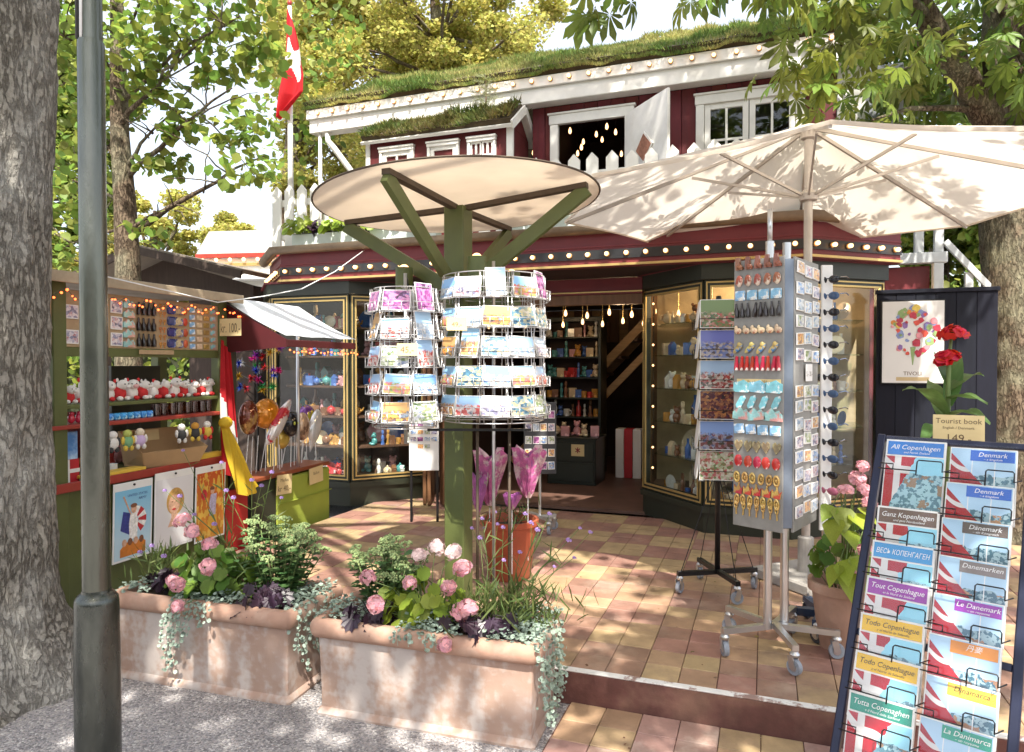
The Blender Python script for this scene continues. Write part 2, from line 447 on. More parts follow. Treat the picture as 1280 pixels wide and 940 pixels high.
pav = thing('paving', TER, None, None); pav['kind'] = 'structure'
b_ = MB(); b_.box(.03, 5.2, -2.4, -.02, -.03, .004); b_.build('bed', m_slab, pav)
for i in range(0, 16):
    for j in range(0, 13):
        u0, v0 = .04+(i+.5)*a, -.016-(j+.5)*a
        px, py = proj(TER @ Vector((u0, v0, .02)))
        if px > 1360 or py > 1150: continue
        k = 1 if ((i//2)+(j//2)) % 2 == 0 else 2
        new('tile', TM[k], pav, MT(u0, v0, .018+rnd.uniform(-.001,.001)) @ RZ(rnd.uniform(-.004,.004)))

# ------------------------------------------------------------------ the souvenir shop (local frame: x along the front, y into the building)
shop = thing('souvenir_shop', SHOP, 'burgundy and olive souvenir shop with splayed glass bays and rows of bulbs', 'shop')
Z0, Z1 = .40, 2.33
def wall_strip(pts, z0, z1, th, name, m, parent=shop, out=0.):
    """boards standing along a polyline, one mesh"""
    q = MB()
    for (x0,y0), (x1,y1) in zip(pts[:-1], pts[1:]):
        d = Vector((x1-x0, y1-y0, 0)); L_ = d.length; A = math.atan2(d.y, d.x)
        q.box(0, L_, -out, th-out, z0, z1, MT(x0,y0,0) @ RZ(A))
    return q.build(name, m, parent)
def offset(pts, d):
    """shift an open polyline to its right-hand side (towards the camera) by d"""
    res = []
    for i, p in enumerate(pts):
        nrm = Vector((0,0))
        for a0, b0 in ((i-1,i),(i,i+1)):
            if a0 >= 0 and b0 < len(pts):
                e = Vector((pts[b0][0]-pts[a0][0], pts[b0][1]-pts[a0][1])).normalized(); nrm += Vector((e.y, -e.x))
        nrm.normalize()
        k = 1.0
        if 0 < i < len(pts)-1:
            e = Vector((pts[i+1][0]-p[0], pts[i+1][1]-p[1])).normalized(); k = 1/max(.3, nrm.dot(Vector((e.y,-e.x))))
        res.append((p[0]+nrm.x*d*k, p[1]+nrm.y*d*k))
    return res
def ribbon(pts, d0, d1, z0, z1, name, m, parent=shop):
    """mitred band along an open polyline between offsets d0 < d1 (outwards) and heights z0, z1"""
    A = offset(pts, d0); B = offset(pts, d1); q = MB()
    vs = []; fs = []; n = len(pts)
    for i in range(n): vs += [(*A[i], z0), (*B[i], z0), (*B[i], z1), (*A[i], z1)]
    for i in range(n-1):
        for k in range(4): fs.append((4*i+k, 4*i+4+k, 4*i+4+(k+1) % 4, 4*i+(k+1) % 4))
    fs += [(0,1,2,3)[::-1], (4*n-4, 4*n-3, 4*n-2, 4*n-1)]
    q.add(vs, fs)
    return q.build(name, m, parent)
BAYL = [(-3.25,.55),(-2.75,0),(-1.774,0),(-1.2,.6)]
BAYR = [(1.12,.68),(1.747,0),(2.45,0),(3.2,.62)]
def bay(pts, back, nm):
    poly = pts + [(pts[-1][0], back), (pts[0][0], back)]
    q = MB(); q.prism(poly, T-.02, Z0-.06); q.build('plinth', m_olive_dark, shop)
    ribbon(pts, -.02, .03, Z0-.06, Z0-.003, 'sill', m_olive_dark)
    q = MB(); q.prism([(x, y) for x, y in offset(pts, -.03)] + [(pts[-1][0]-.03*(1 if pts[-1][0]>0 else -1), back-.02), (pts[0][0], back-.02)], Z0-.05, Z0+.005); q.build('window_floor', mat('display_floor', (.30,.20,.13), .6), shop)
    for (x0,y0), (x1,y1) in zip(pts[:-1], pts[1:]):
        L_ = math.hypot(x1-x0, y1-y0); A = math.atan2(y1-y0, x1-x0)
        M = MT(x0,y0,0) @ RZ(A)
        fw = .062; q = MB()
        q.box(.004, fw, -.012, .045, Z0, Z1, M); q.box(L_-fw, L_-.004, -.012, .045, Z0, Z1, M)
        q.box(fw, L_-fw, -.010, .045, Z0, Z0+fw, M); q.box(fw, L_-fw, -.010, .045, Z1-fw, Z1, M)
        fr = q.build('window_frame', m_olive_dark, shop)
        for ins, w in ((.016, .012), (fw-.012, .016)):
            q = MB(); a0, a1, b0, b1 = ins, L_-ins, Z0+ins, Z1-ins
            q.box(a0, a0+w, -.020, -.008, b0, b1, M); q.box(a1-w, a1, -.020, -.008, b0, b1, M)
            q.box(a0+w, a1-w, -.019, -.008, b0, b0+w, M); q.box(a0+w, a1-w, -.019, -.008, b1-w, b1, M)
            q.build('gold_bead', m_gold, fr)
        q = MB(); q.box(fw-.005, L_-fw+.005, .012, .018, Z0+fw-.005, Z1-fw+.005, M); q.build('glass_pane', m_glass, fr)
    ribbon(pts, -.04, .05, Z1+.002, Z1+.13, 'lintel', m_olive_dark)
    ribbon(pts, -.03, .075, Z1+.13, Z1+.15, 'lintel_cap', m_burg)
bay(BAYL, 1.15, 'left'); bay(BAYR, 1.25, 'right')
# shop walls behind the bays, entrance, room
CEIL = 2.46
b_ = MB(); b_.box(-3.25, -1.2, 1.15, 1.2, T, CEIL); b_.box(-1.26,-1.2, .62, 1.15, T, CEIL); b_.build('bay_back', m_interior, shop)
m_paleback = mat('cream_display_back', (.52,.40,.24), .7, var=.2)
b_ = MB(); b_.box(1.12, 3.2, 1.25, 1.3, T, CEIL); b_.build('bay_back', m_paleback, shop)
b_ = MB(); b_.box(1.12, 1.17, .70, 1.25, T, CEIL); b_.build('door_jamb', m_brownwood, shop)
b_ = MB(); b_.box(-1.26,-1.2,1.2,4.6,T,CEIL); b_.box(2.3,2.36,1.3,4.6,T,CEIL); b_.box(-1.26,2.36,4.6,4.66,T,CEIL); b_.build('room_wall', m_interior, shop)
for k in range(24):
    x0 = -1.2+k*.145; q = MB(); q.cbox(x0+.002, x0+.143, 4.575, 4.599, 1.95 if x0 < .4 else T, CEIL-.01, .003); q.build('wall_plank', m_brownwood if k % 3 else m_palewood, shop)
b_ = MB(); b_.box(-1.2, 2.3, .66, 4.6, T-.03, T+.004); b_.build('room_floor', mat('dark_floor_tiles', (.13,.07,.05), .5, var=.3, scale=4), shop)
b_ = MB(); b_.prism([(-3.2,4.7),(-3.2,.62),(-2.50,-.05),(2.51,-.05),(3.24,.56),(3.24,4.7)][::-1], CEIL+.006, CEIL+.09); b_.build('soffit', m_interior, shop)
b_ = MB(); b_.cbox(-1.2, 1.12, .62, .70, 2.20, 2.30, .005); b_.build('door_header', m_brownwood, shop)
b_ = MB(); b_.box(-1.2, 1.12, .60, .66, 2.30, 2.455); b_.build('door_transom', m_burg, shop)
b_ = MB(); b_.box(-1.2, 1.12, .588, .605, 2.315, 2.328); b_.build('copper_line', m_gold, shop)
# fascia with bulbs
FAS = [(-3.25,.62),(-2.52,-.10),(2.53,-.10),(3.3,.56)]
ribbon(FAS, -.04, .02, 2.465, 2.76, 'fascia_board', m_burg)
ribbon(FAS, .02, .034, 2.535, 2.615, 'bulb_rail', m_black)
ribbon(FAS, .0205, .045, 2.472, 2.492, 'gold_moulding', m_gold)
ribbon(FAS, .0205, .030, 2.640, 2.655, 'burgundy_moulding', m_burg)
gp = [(*p, 2.775) for p in offset(FAS, .07)]
q = MB()
prof = [(-.055,.03),(-.05,-.01),(-.03,-.035),(0,-.045),(.03,-.035),(.05,-.01),(.058,.03),(.05,.032),(.0,-.03),(-.048,.025)]
def sweep(q, pts, prof):
    n = len(pts); m_ = len(prof); vs = []; fs = []
    offs = [offset(pts, o) for o, _ in prof]
    for i in range(n):
        for k in range(m_): vs.append((offs[k][i][0], offs[k][i][1], prof[k][1]))
    for i in range(n-1):
        for k in range(m_): fs.append((i*m_+k, (i+1)*m_+k, (i+1)*m_+(k+1) % m_, i*m_+(k+1) % m_))
    fs += [tuple(range(m_)), tuple((n-1)*m_+k for k in range(m_))[::-1]]
    q.add(vs, fs)
sweep(q, FAS, [(.085+o, 2.79+z) for o, z in prof]); q.build('gutter', m_copper, shop, smooth=40)
m_socket = mat('bulb_socket', (.50,.30,.14), .4, metal=.5)
bq = MB(); bq.lathe([(.010,0),(.015,.009),(.0185,.021),(.0165,.032),(.009,.040),(.001,.042)], 10, RX(R(90)))
bulb_me = bq.mesh('bulb', m_bulb, True)
bq = MB(); bq.lathe([(.024,0),(.024,.014),(.018,.016)], 10, RX(R(90)), closed=True); sock_me = bq.mesh('bulb_socket', m_socket, True)
def bulbs_along(pts, z, step, parent, dout=.034):
    P_ = offset(pts, dout)
    for (x0,y0),(x1,y1) in zip(P_[:-1], P_[1:]):
        L_ = math.hypot(x1-x0,y1-y0); A = math.atan2(y1-y0,x1-x0); n = max(1,int(L_/step))
        for k in range(n):
            t = (k+.5)/n; M = MT(x0+(x1-x0)*t, y0+(y1-y0)*t, z) @ RZ(A+rnd.uniform(-.1,.1))
            s_ = new('bulb_socket', sock_me, parent, M); new('bulb', bulb_me, s_, MT(0,-.013,0) @ RX(rnd.uniform(-.15,.15)))
bulbs_along(FAS, 2.575, .168, shop)
# flat roof over the front, used as a balcony
b_ = MB(); b_.box(-3.18, 3.22, .7, 6.2, 2.56, 2.80); b_.build('balcony_floor', mat('roof_felt', (.12,.10,.09), .9), shop)
b_ = MB(); b_.prism([(-3.25,.62),(-2.52,-.06),(2.53,-.06),(3.3,.56)], 2.765, 2.812); b_.build('roof_edge', m_copper, shop)

# ------------------------------------------------------------------ upper house on the shop roof
house = thing('timber_house', SHOP @ MT(0,0,2.81), 'falun red timber house with white windows and grassy sod roof above shop', 'house')
HZ = 2.81
def hb(q, x0,x1,y0,y1,z0,z1, c=.004): q.cbox(x0,x1,y0,y1,z0-HZ,z1-HZ,c); return q
TW = 1.12
WIN1 = (.13, .85, 3.175, 4.19); WIN2 = (1.65, 2.50, 3.175, 4.21)
k = 0; s0 = -.17
while s0 < 2.85:                                      # upright boards, cut round the two windows
    s1 = min(s0+.145, 2.86); q = MB()
    segs = [(HZ, 4.398)]
    for w in (WIN1, WIN2):
        if s1 > w[0]+.02 and s0 < w[1]-.02: segs = [(HZ, w[2]), (w[3], 4.398)]
    for z0, z1 in segs: hb(MB(), s0+.002, s1-.002, TW, TW+.03, z0, z1).build('board', m_redwall, house)
    s0 += .145
q = MB(); hb(q, -.17,.11,TW+.031,TW+.06,HZ,4.39); hb(q,.87,1.63,TW+.031,TW+.06,HZ,4.39); hb(q,2.52,2.86,TW+.031,TW+.06,HZ,4.39)
hb(q,.11,.87,TW+.031,TW+.06,4.21,4.39); hb(q,1.63,2.52,TW+.031,TW+.06,4.23,4.39); hb(q,-.17,2.86,TW+2.4,TW+2.46,HZ,4.9); hb(q,-.17,-.11,TW+.06,TW+2.4,HZ,4.9); hb(q,2.8,2.86,TW+.06,TW+2.4,HZ,4.9); q.build('inner_wall', m_interior, house)
def window(parent, x0, x1, z0, z1, t, leaves=2, nx=2, nz=3, trim=.09, glazed=True, off=HZ):
    q = MB(); Z = lambda z: z-off
    q.cbox(x0-trim*.9, x0, t-.035, t+.02, Z(z0), Z(z1), .004); q.cbox(x1, x1+trim*.9, t-.035, t+.02, Z(z0), Z(z1), .004)
    q.cbox(x0-trim, x1+trim, t-.042, t+.02, Z(z1), Z(z1+trim), .004); q.cbox(x0-trim*1.15, x1+trim*1.15, t-.055, t+.02, Z(z1+trim), Z(z1+trim+.022), .004)
    q.cbox(x0-trim, x1+trim, t-.05, t+.02, Z(z0-.05), Z(z0), .004)
    w = q.build('window', m_white, parent)
    if not glazed: return w
    lw = (x1-x0)/leaves
    for i in range(leaves):
        a0, a1 = x0+i*lw+.004, x0+(i+1)*lw-.004; st = min(.06, lw*.13); q = MB()
        q.cbox(a0, a0+st, t-.02, t+.015, Z(z0), Z(z1), .003); q.cbox(a1-st, a1, t-.02, t+.015, Z(z0), Z(z1), .003)
        q.cbox(a0+st, a1-st, t-.019, t+.014, Z(z0), Z(z0+st), .003); q.cbox(a0+st, a1-st, t-.019, t+.014, Z(z1-st), Z(z1), .003)
        for k in range(1, nx):
            c = a0+st+(a1-a0-2*st)*k/nx; q.box(c-.011, c+.011, t-.014, t+.008, Z(z0+st), Z(z1-st))
        for k in range(1, nz):
            c = z0+st+(z1-z0-2*st)*k/nz; q.box(a0+st, a1-st, t-.012, t+.007, Z(c-.011), Z(c+.011))
        q.build('sash', m_white, w)
        for ix in range(nx):
            for iz in range(nz):
                p = MB(); dx = (a1-a0-2*st)/nx; dz = (z1-z0-2*st)/nz
                M = MT(a0+st+(ix+.5)*dx, t+.002, Z(z0+st+(iz+.5)*dz)) @ RZ(rnd.uniform(-.012,.012)) @ RX(rnd.uniform(-.012,.012))
                p.box(-dx/2+.004, dx/2-.004, -.002, .002, -dz/2+.004, dz/2-.004, M); p.build('pane', m_glass, w)
    return w
window(house, *WIN1, TW, glazed=False, trim=.10)
window(house, *WIN2, TW, leaves=2, nx=2, nz=3, trim=.09)
q = MB(); q.cbox(0, .76, -.015, .015, 3.19-HZ, 4.20-HZ, .004)
shut = q.build('shutter', m_white, house, MT(.87, TW-.05, 0) @ RZ(R(-48)))
q = MB(); M = MT(.37, -.02, 3.75-HZ) @ RY(R(45)); q.cbox(-.115, .115, -.008, .003, -.115, .115, .003, M); d_ = q.build('diamond_frame', m_white, shut)
q = MB(); M = MT(.37, -.03, 3.75-HZ) @ RY(R(45)); q.box(-.095, .095, -.002, .003, -.095, .095, M); q.build('diamond_panel', mat('brick_print', (.30,.13,.08), .7, var=.4, scale=30), d_)
for sgn in (0,): # boards closing the right end; the grey one has shade put into its colour
    q = MB(); hb(q, 2.862, 3.10, TW-.03, TW+.02, HZ, 4.392); q.build('corner_board', m_white, house)
    q = MB(); hb(q, 3.105, 3.42, TW+.02, TW+.06, HZ, 4.39); q.build('grey_end_board', mat('blue_grey_shade', (.36,.38,.42), .6), house)
# eaves
q = MB(); hb(q, -2.95, 3.12, .95, .985, 4.395, 4.555, .006); q.build('eave_board', m_white, house)
q = MB(); hb(q, -2.97, 3.14, .915, .948, 4.550, 4.66, .005); q.build('bulb_board', m_white, house)
q = MB(); hb(q, -2.95, 3.12, .986, TW, 4.40, 4.425, .003); q.build('eave_soffit', m_white, house)
m_soil = mat('sod_soil', (.07,.05,.025), .95, var=.4, scale=10)
SL = R(27)
q = MB(); q.box(-3.0, 3.16, 0, 2.5, -.05, .06, MT(0,.93,4.70-HZ) @ RX(SL)); q.box(-3.0, 3.16, -2.2, 0, -.05, .06, MT(0,.93+2*2.5*math.cos(SL),4.70-HZ) @ RX(-SL) @ MT(0,-.3,0)); q.build('sod_bed', m_soil, house)
blade_v = np.array([(0,-.09,0),(0,.09,0),(.6,.05,.12),(1,0,.3),(.6,-.05,.12)]); blade_f = np.array([(0,1,2,4),(4,2,3,3)])
m_sod = mat('sod_grass', (.13,.20,.04), .85, var=.45, scale=2.2, col2=(.42,.40,.13), thr=(.44,.58), island=True, objrand=.4, trans=.3)
def grass(n, fx, fy, M, ln, name, m, parent):
    tri = np.array([(0,-.10,0),(0,.10,0),(1,0,.12)]); tf = np.array([(0,1,2)])
    x = rng.uniform(*fx, n); y = rng.uniform(*fy, n) ; P = np.stack([x, y, np.zeros(n)], 1)
    hump = .035*np.sin(x*3.1+y*2)+.03*np.sin(x*7.3-y*5)+.02*np.sin(x*17); P[:,2] = np.maximum(hump,-.02)*rng.uniform(.3,1,n)+.05
    d = np.stack([rng.normal(0,.55,n), rng.normal(-.25,.55,n), rng.uniform(.5,1.2,n)],1)
    Mn = np.array(M); P = P@Mn[:3,:3].T + Mn[:3,3]; d = d@Mn[:3,:3].T
    v, f = scatter(tri, tf, P, d, rng.normal(size=(n,3)), rng.uniform(ln*.5, ln*1.3, n)*(1+4*np.maximum(hump,0)))
    return new(name, np_mesh(name, v, f, m), parent, kind='stuff')
gM = MT(0,.93,4.70-HZ) @ RX(SL)
grass(46000, (-3.02,3.16), (-.04,2.5), gM, .055, 'sod_grass', m_sod, house)
grass(9000, (-3.02,3.16), (-.07,.02), gM @ MT(0,0,-.05), .045, 'sod_fringe', m_sod, house)
bulbs_along([(-2.9,.915),(3.1,.915)], 4.605-HZ, .205, house, dout=.0)
# lights glowing inside the open window
bq = MB(); bq.lathe([(.006,0),(.014,-.02),(.018,-.045),(.012,-.065),(.001,-.07)], 8); hang_me = bq.mesh('lit_lamp', m_bulb, True)
for i in range(5):
    for j in range(3):
        x, y, z = -.35+i*.22+rnd.uniform(-.05,.05), 1.55+j*.4, 4.30-(.20 if (i+j) % 3 == 0 else .0)+.06*j
        c = MB(); c.tube([(x,y,z-HZ),(x,y,4.74-HZ)], .003, 5); cc = c.build('lamp_cord', m_black, house); new('lamp_bulb', hang_me, cc, MT(x,y,z-HZ))
q = MB(); hb(q,-.17,2.86,TW+.06,TW+2.4,4.74,4.78); q.build('inner_ceiling', m_interior, house)
# downpipe and strut at the left eave
q = MB(); q.tube([(-2.72,1.0,4.42-HZ),(-2.72,1.0,4.3-HZ),(-2.66,1.03,4.22-HZ),(-2.35,1.2,3.75-HZ),(-2.3,1.25,3.5-HZ),(-2.3,1.25,HZ-HZ)], .035, 10); q.build('downpipe', m_white, house, smooth=True)
q = MB(); q.tube([(-2.83,1.0,4.42-HZ),(-2.83,1.0,0)], .022, 8); q.build('eave_post', m_white, house, smooth=True)

# ------------------------------------------------------------------ little cabin on the balcony
CZ = 2.806
cab = thing('small_cabin', SHOP @ MT(-1.1,.95,CZ), 'little red cabin with white corner boards and its own sod roof', 'cabin')
hx, hy, wz = .84, .30, 1.29
b_ = MB(); b_.cbox(-hx, hx, -hy, hy, 0, wz, .004)
b_.plate([(-.28,0),(.28,0),(0,.20)], -hx, hx, MT(0,0,wz) @ RZ(R(90))); b_.build('wall', m_redwall, cab)
q = MB()
for sx in (-1,1): q.cbox(sx*hx-.035, sx*hx+.008*sx+.0+.027, -hy-.012, -hy+.03, 0, wz-.02, .003)
q.build('corner_board', m_white, cab)
window(cab, -.66,-.30, .86, 1.14, -hy, leaves=1, nx=2, nz=2, trim=.035, off=0)
window(cab, -.07,.24, .86, 1.14, -hy, leaves=1, nx=1, nz=1, trim=.035, off=0)
window(cab, .40,.66, .86, 1.14, -hy, leaves=2, nx=2, nz=2, trim=.035, off=0)
q = MB()
ra = math.atan2(.20,.28)
for sg in (-1,1):
    M = MT(0,0,wz+.215) @ RX(-sg*ra)
    q.box(-hx-.05, hx+.05, *((-.47,0) if sg < 0 else (0,.47)), .0, .03, M if sg < 0 else M)
q.build('roof_boards', m_white, cab)
q = MB()
for sg in (-1,1):
    M = MT(0,0,wz+.245) @ RX(-sg*ra); q.box(-hx-.04, hx+.04, *((-.45,-.0) if sg < 0 else (0,.45)), .002, .06, M)
q.build('sod_bed', m_soil, cab)
q = MB()
for sg in (-1,1):
    M = MT(hx+.055,0,wz+.235) @ RX(-sg*ra); q.box(0, .022, *((-.5,.0) if sg < 0 else (.0,.5)), -.03, .055, M)
q.build('barge_board', m_white, cab)
m_sod2 = mat('cabin_sod', (.17,.15,.04), .85, var=.35, scale=4, col2=(.10,.15,.03), thr=(.45,.6), island=True, objrand=.45, trans=.2)
for sg in (-1,1):
    grass(5000, (-hx-.05,hx+.05), ((-.48,0) if sg < 0 else (0,.48)), MT(0,0,wz+.25) @ RX(-sg*ra), .07, 'sod_grass', m_sod2, cab)
# a feathery conifer seedling in the sod
def feather(name, M, label, h, n, m, cat):
    t = thing(name, M, label, cat); q = MB(); q.tube([(0,0,-.03),(.01,0,h*.5),(0,.01,h)], [.008,.006,.002], 6); q.build('stem', m_brownwood, t)
    P = []; D = []
    for k in range(26):
        z = h*(.08+.9*k/26); a0 = k*2.4; ln = (h*.62)*(1-z/h*.75)
        e = Vector((math.cos(a0), math.sin(a0), .25)).normalized()
        for i in range(n):
            f_ = (i+1)/n; p = e*ln*f_+Vector((0,0,z-.16*ln*f_*f_)); P.append(p); D.append(e+Vector((rnd.gauss(0,.7),rnd.gauss(0,.7),rnd.gauss(0,.6))))
    P = np.array(P); D = np.array(D); tri = np.array([(0,-.05,0),(0,.05,0),(1,0,.0)]); tf = np.array([(0,1,2)])
    v, f = scatter(tri, tf, P, D, rng.normal(size=P.shape), rng.uniform(.03,.07,len(P))); new('foliage', np_mesh('foliage', v, f, m), t)
    return t
feather('conifer_seedling', SHOP @ MT(-.62,.86,CZ+wz+.22), 'pale feathery conifer seedling growing on the cabin roof', .42, 40, mat('pale_needles', (.36,.38,.20), .7, island=True, objrand=.3, trans=.35), 'seedling')

# ------------------------------------------------------------------ picket fence along the roof edge, each picket a part
fence = thing('picket_fence', SHOP @ MT(0,.08,2.812), 'white pointed picket fence along the edge of the shop roof', 'fence')
pk = MB(); pk.plate([(-.055,0),(.055,0),(.055,.66),(0,.72),(-.055,.66)], -.011, .011); pk_me = pk.mesh('picket', m_white)
s0 = -2.74
while s0 < 3.0:
    new('picket', pk_me, fence, MT(s0, .10*(s0 > 2.6)+rnd.uniform(-.002,.002), rnd.uniform(-.008,.012)) @ RY(rnd.uniform(-.012,.012)))
    s0 += .178 if s0 > -2 else .165
for z in (.14, .5):
    q = MB(); q.cbox(-2.8, 3.0, .0125, .045, z, z+.07, .004); q.build('rail', m_white, fence)
# white timber frame of the side stair at the right
tf_ = thing('stair_landing', SHOP @ MT(3.45,1.0,0), 'pale grey timber stair frame with diagonal brace beside shop roof', 'frame')
m_paleg = mat('pale_grey_timber', (.55,.57,.57), .6, var=.1)
q = MB(); q.cbox(-.27,.30,-.05,.05,2.515,2.61,.005); q.build('beam', m_paleg, tf_)
for x, z0, z1 in ((-.12,2.612,3.3),(.08,2.612,3.2),(.235,2.612,3.4)):
    q = MB(); q.cbox(x-.035,x+.035,-.035,.035,z0,z1,.004); q.build('post', m_paleg, tf_)
q = MB(); q.cbox(.19,.27,-.045,.045,0,2.513,.005); q.build('post', m_paleg, tf_)
q = MB(); q.bar((.28,-.03,2.70),(.62,-.03,2.28),.045,.05); q.build('brace', m_paleg, tf_)
q = MB(); q.cbox(.44,.50,-.03,.03,0,2.42,.004); q.build('post', m_paleg, tf_)
q = MB(); q.box(-.30,.18,.06,.10,0,2.50); q.build('side_wall', m_burg, tf_)

# ------------------------------------------------------------------ flag pole with the hanging flag
pole = thing('flagpole', SHOP @ MT(-2.84,.45,2.80), 'white flagpole rising behind the picket fence', 'flagpole')
q = MB(); q.tube([(0,0,0),(0,0,1.4),(0,0,2.86)], [.034,.030,.022], 12); q.build('pole', m_white, pole, smooth=True)
q = MB(); q.lathe([(.001,2.93),(.02,2.92),(.028,2.895),(.02,2.87),(.001,2.855)][::-1], 12); q.build('finial', mat('red_knob', (.35,.03,.02), .4), pole, smooth=True)
q = MB(); vs=[]; fs=[]; ms=[]; nr, nc = 130, 40
for i in range(nr+1):
    r_ = i/nr; w = (.03+.29*min(1, r_/.62)**.85)*(1 if r_ < .78 else max(0,(1-r_)/.22)**.9)+.004
    for j in range(nc+1):
        c = j/nc; vs.append((.0-.13*r_+w*c, -.075+.045*math.sin(c*8+r_*5)*min(1,r_*2), -1.22*r_-(.10*c*(1-r_))))
for i in range(nr):
    for j in range(nc):
        r_, c = (i+.5)/nr, (j+.5)/nc; fs.append((i*(nc+1)+j,i*(nc+1)+j+1,(i+1)*(nc+1)+j+1,(i+1)*(nc+1)+j))
        ms.append(1 if (abs(r_-.46+.13*(c-.5)) < .075 or (abs(c-.50-1.1*(r_-.46)) < .16 and .26 < r_ < .66)) else 0)
q.add(vs,fs); q.m = ms
q.build('hanging_flag', [m_dred,m_dwhite], None, SHOP @ MT(-2.805,.44,5.60), smooth=True, label='red flag with white cross hanging slack from the white pole', cat='flag')

# ------------------------------------------------------------------ trees
def bark_mat(name, c_dark, c_mid, c_light, sc):
    m, nt, b = nodes(name); L = nt.links.new; b.inputs['Roughness'].default_value = .92; b.inputs['Specular IOR Level'].default_value = .2
    tc = nd(nt,'ShaderNodeTexCoord'); mp = nd(nt,'ShaderNodeMapping'); mp.inputs['Scale'].default_value = (sc,sc,sc*.3); L(tc.outputs['Object'], mp.inputs['Vector'])
    v = nd(nt,'ShaderNodeTexNoise',Scale=2.0,Detail=5.,Roughness=.55); L(mp.outputs[0], v.inputs['Vector'])
    rid = nd(nt,'ShaderNodeMath',operation='SUBTRACT'); rid.inputs[1].default_value=.5; L(v.outputs['Fac'], rid.inputs[0])
    ab = nd(nt,'ShaderNodeMath',operation='ABSOLUTE'); L(rid.outputs[0], ab.inputs[0])
    n = nd(nt,'ShaderNodeTexNoise',Scale=38.,Detail=8.,Roughness=.78); L(tc.outputs['Object'], n.inputs['Vector'])
    n2 = nd(nt,'ShaderNodeTexNoise',Scale=2.3,Detail=6.,Roughness=.6); L(tc.outputs['Object'], n2.inputs['Vector'])
    r = nd(nt,'ShaderNodeMapRange'); r.inputs[1].default_value=.0; r.inputs[2].default_value=.075; L(ab.outputs[0], r.inputs[0])
    m1 = nd(nt,'ShaderNodeMixRGB'); m1.inputs[1].default_value=c4(c_dark); m1.inputs[2].default_value=c4(c_mid); L(r.outputs[0], m1.inputs[0])
    r2 = nd(nt,'ShaderNodeMapRange'); r2.inputs[1].default_value=.46; r2.inputs[2].default_value=.62; L(n2.outputs['Fac'], r2.inputs[0])
    m2 = nd(nt,'ShaderNodeMixRGB'); m2.inputs[2].default_value=c4(c_light); L(r2.outputs[0], m2.inputs[0]); L(m1.outputs[0], m2.inputs[1])
    r3 = nd(nt,'ShaderNodeMapRange'); r3.inputs[1].default_value=.25; r3.inputs[2].default_value=.75; r3.inputs[3].default_value=.5; r3.inputs[4].default_value=1.5; L(n.outputs['Fac'], r3.inputs[0])
    h = nd(nt,'ShaderNodeHueSaturation'); L(m2.outputs[0], h.inputs['Color']); L(r3.outputs[0], h.inputs['Value']); L(h.outputs[0], b.inputs['Base Color'])
    hs = nd(nt,'ShaderNodeMath',operation='MULTIPLY_ADD'); hs.inputs[1].default_value=.6; L(n.outputs['Fac'], hs.inputs[0]); L(r.outputs[0], hs.inputs[2])
    bp = nd(nt,'ShaderNodeBump',Strength=.9,Distance=.018); L(hs.outputs[0], bp.inputs['Height']); L(bp.outputs[0], b.inputs['Normal'])
    MATS[name]=m; return m
m_bark = bark_mat('grey_bark', (.165,.145,.12), (.30,.275,.235), (.42,.40,.36), 17.)
m_bark2 = bark_mat('brown_bark', (.09,.06,.04), (.17,.125,.085), (.26,.24,.16), 18.)
m_leaf_l = mat('lime_tree_leaf', (.23,.30,.055), .5, var=.2, island=True, objrand=.45, trans=.58)
m_leaf_y = mat('sunlit_maple_leaf', (.46,.44,.11), .6, var=.2, scale=.5, island=True, objrand=.35, trans=.5)
m_leaf_g = mat('far_tree_leaf', (.30,.36,.11), .6, var=.25, scale=.5, island=True, objrand=.4, trans=.5)
m_leaf_c = mat('chestnut_leaf', (.13,.19,.03), .45, var=.15, island=True, objrand=.35, trans=.5)
heart_v = np.array([(0,0,0),(.30,.42,.05),(.68,.40,.02),(1.05,0,-.10),(.68,-.40,.02),(.30,-.42,.05),(.5,0,-.03)]); heart_f = np.array([(0,6,2,1),(6,3,3,2),(0,5,4,6),(6,4,3,3)])
heart_f = np.array([(0,6,1),(6,2,1),(6,3,2),(0,5,6),(5,4,6),(4,3,6)])
def rough_trunk(path, radii, n, rings, amp, flute=0, seed=0, ridge=0., rf=13.):
    """trunk surface with ridged, knotted bark"""
    rg = np.random.default_rng(seed); P = [Vector(p) for p in path]; K = len(P)-1
    ph = rg.uniform(0, 6.28, 12); q = MB(); vs = []; fs = []
    for i in range(rings+1):
        t = i/rings*K; k = min(int(t), K-1); f = t-k
        c = P[k].lerp(P[k+1], f); r = radii[k]*(1-f)+radii[k+1]*f; z = c.z
        for j in range(n):
            a = 2*math.pi*j/n
            w = 0
            for m_, (fa, fz) in enumerate(((3,.8),(5,1.7),(9,1.1),(14,2.3),(23,3.9),(31,6.))):
                w += math.sin(fa*a+fz*z*2+ph[m_]+1.3*math.sin(z*2.1*(m_+1)+ph[m_+6]))/(1+m_*.7)
            rr = r*(1+amp*w*.35) + flute*math.sin(5*a+ph[0])*max(0,1-z/.8)**2
            if ridge:
                px_, py_ = math.cos(a)*r*rf, math.sin(a)*r*rf
                rr += ridge*(.6-1.9*abs(noise.noise((px_, py_, z*rf*.22)))) + ridge*.5*noise.noise((px_*2.3, py_*2.3, z*rf*.9))
            vs.append((c.x+rr*math.cos(a), c.y+rr*math.sin(a), z))
    for i in range(rings):
        for j in range(n): fs.append((i*n+j, i*n+(j+1) % n, (i+1)*n+(j+1) % n, (i+1)*n+j))
    q.add(vs, fs); return q
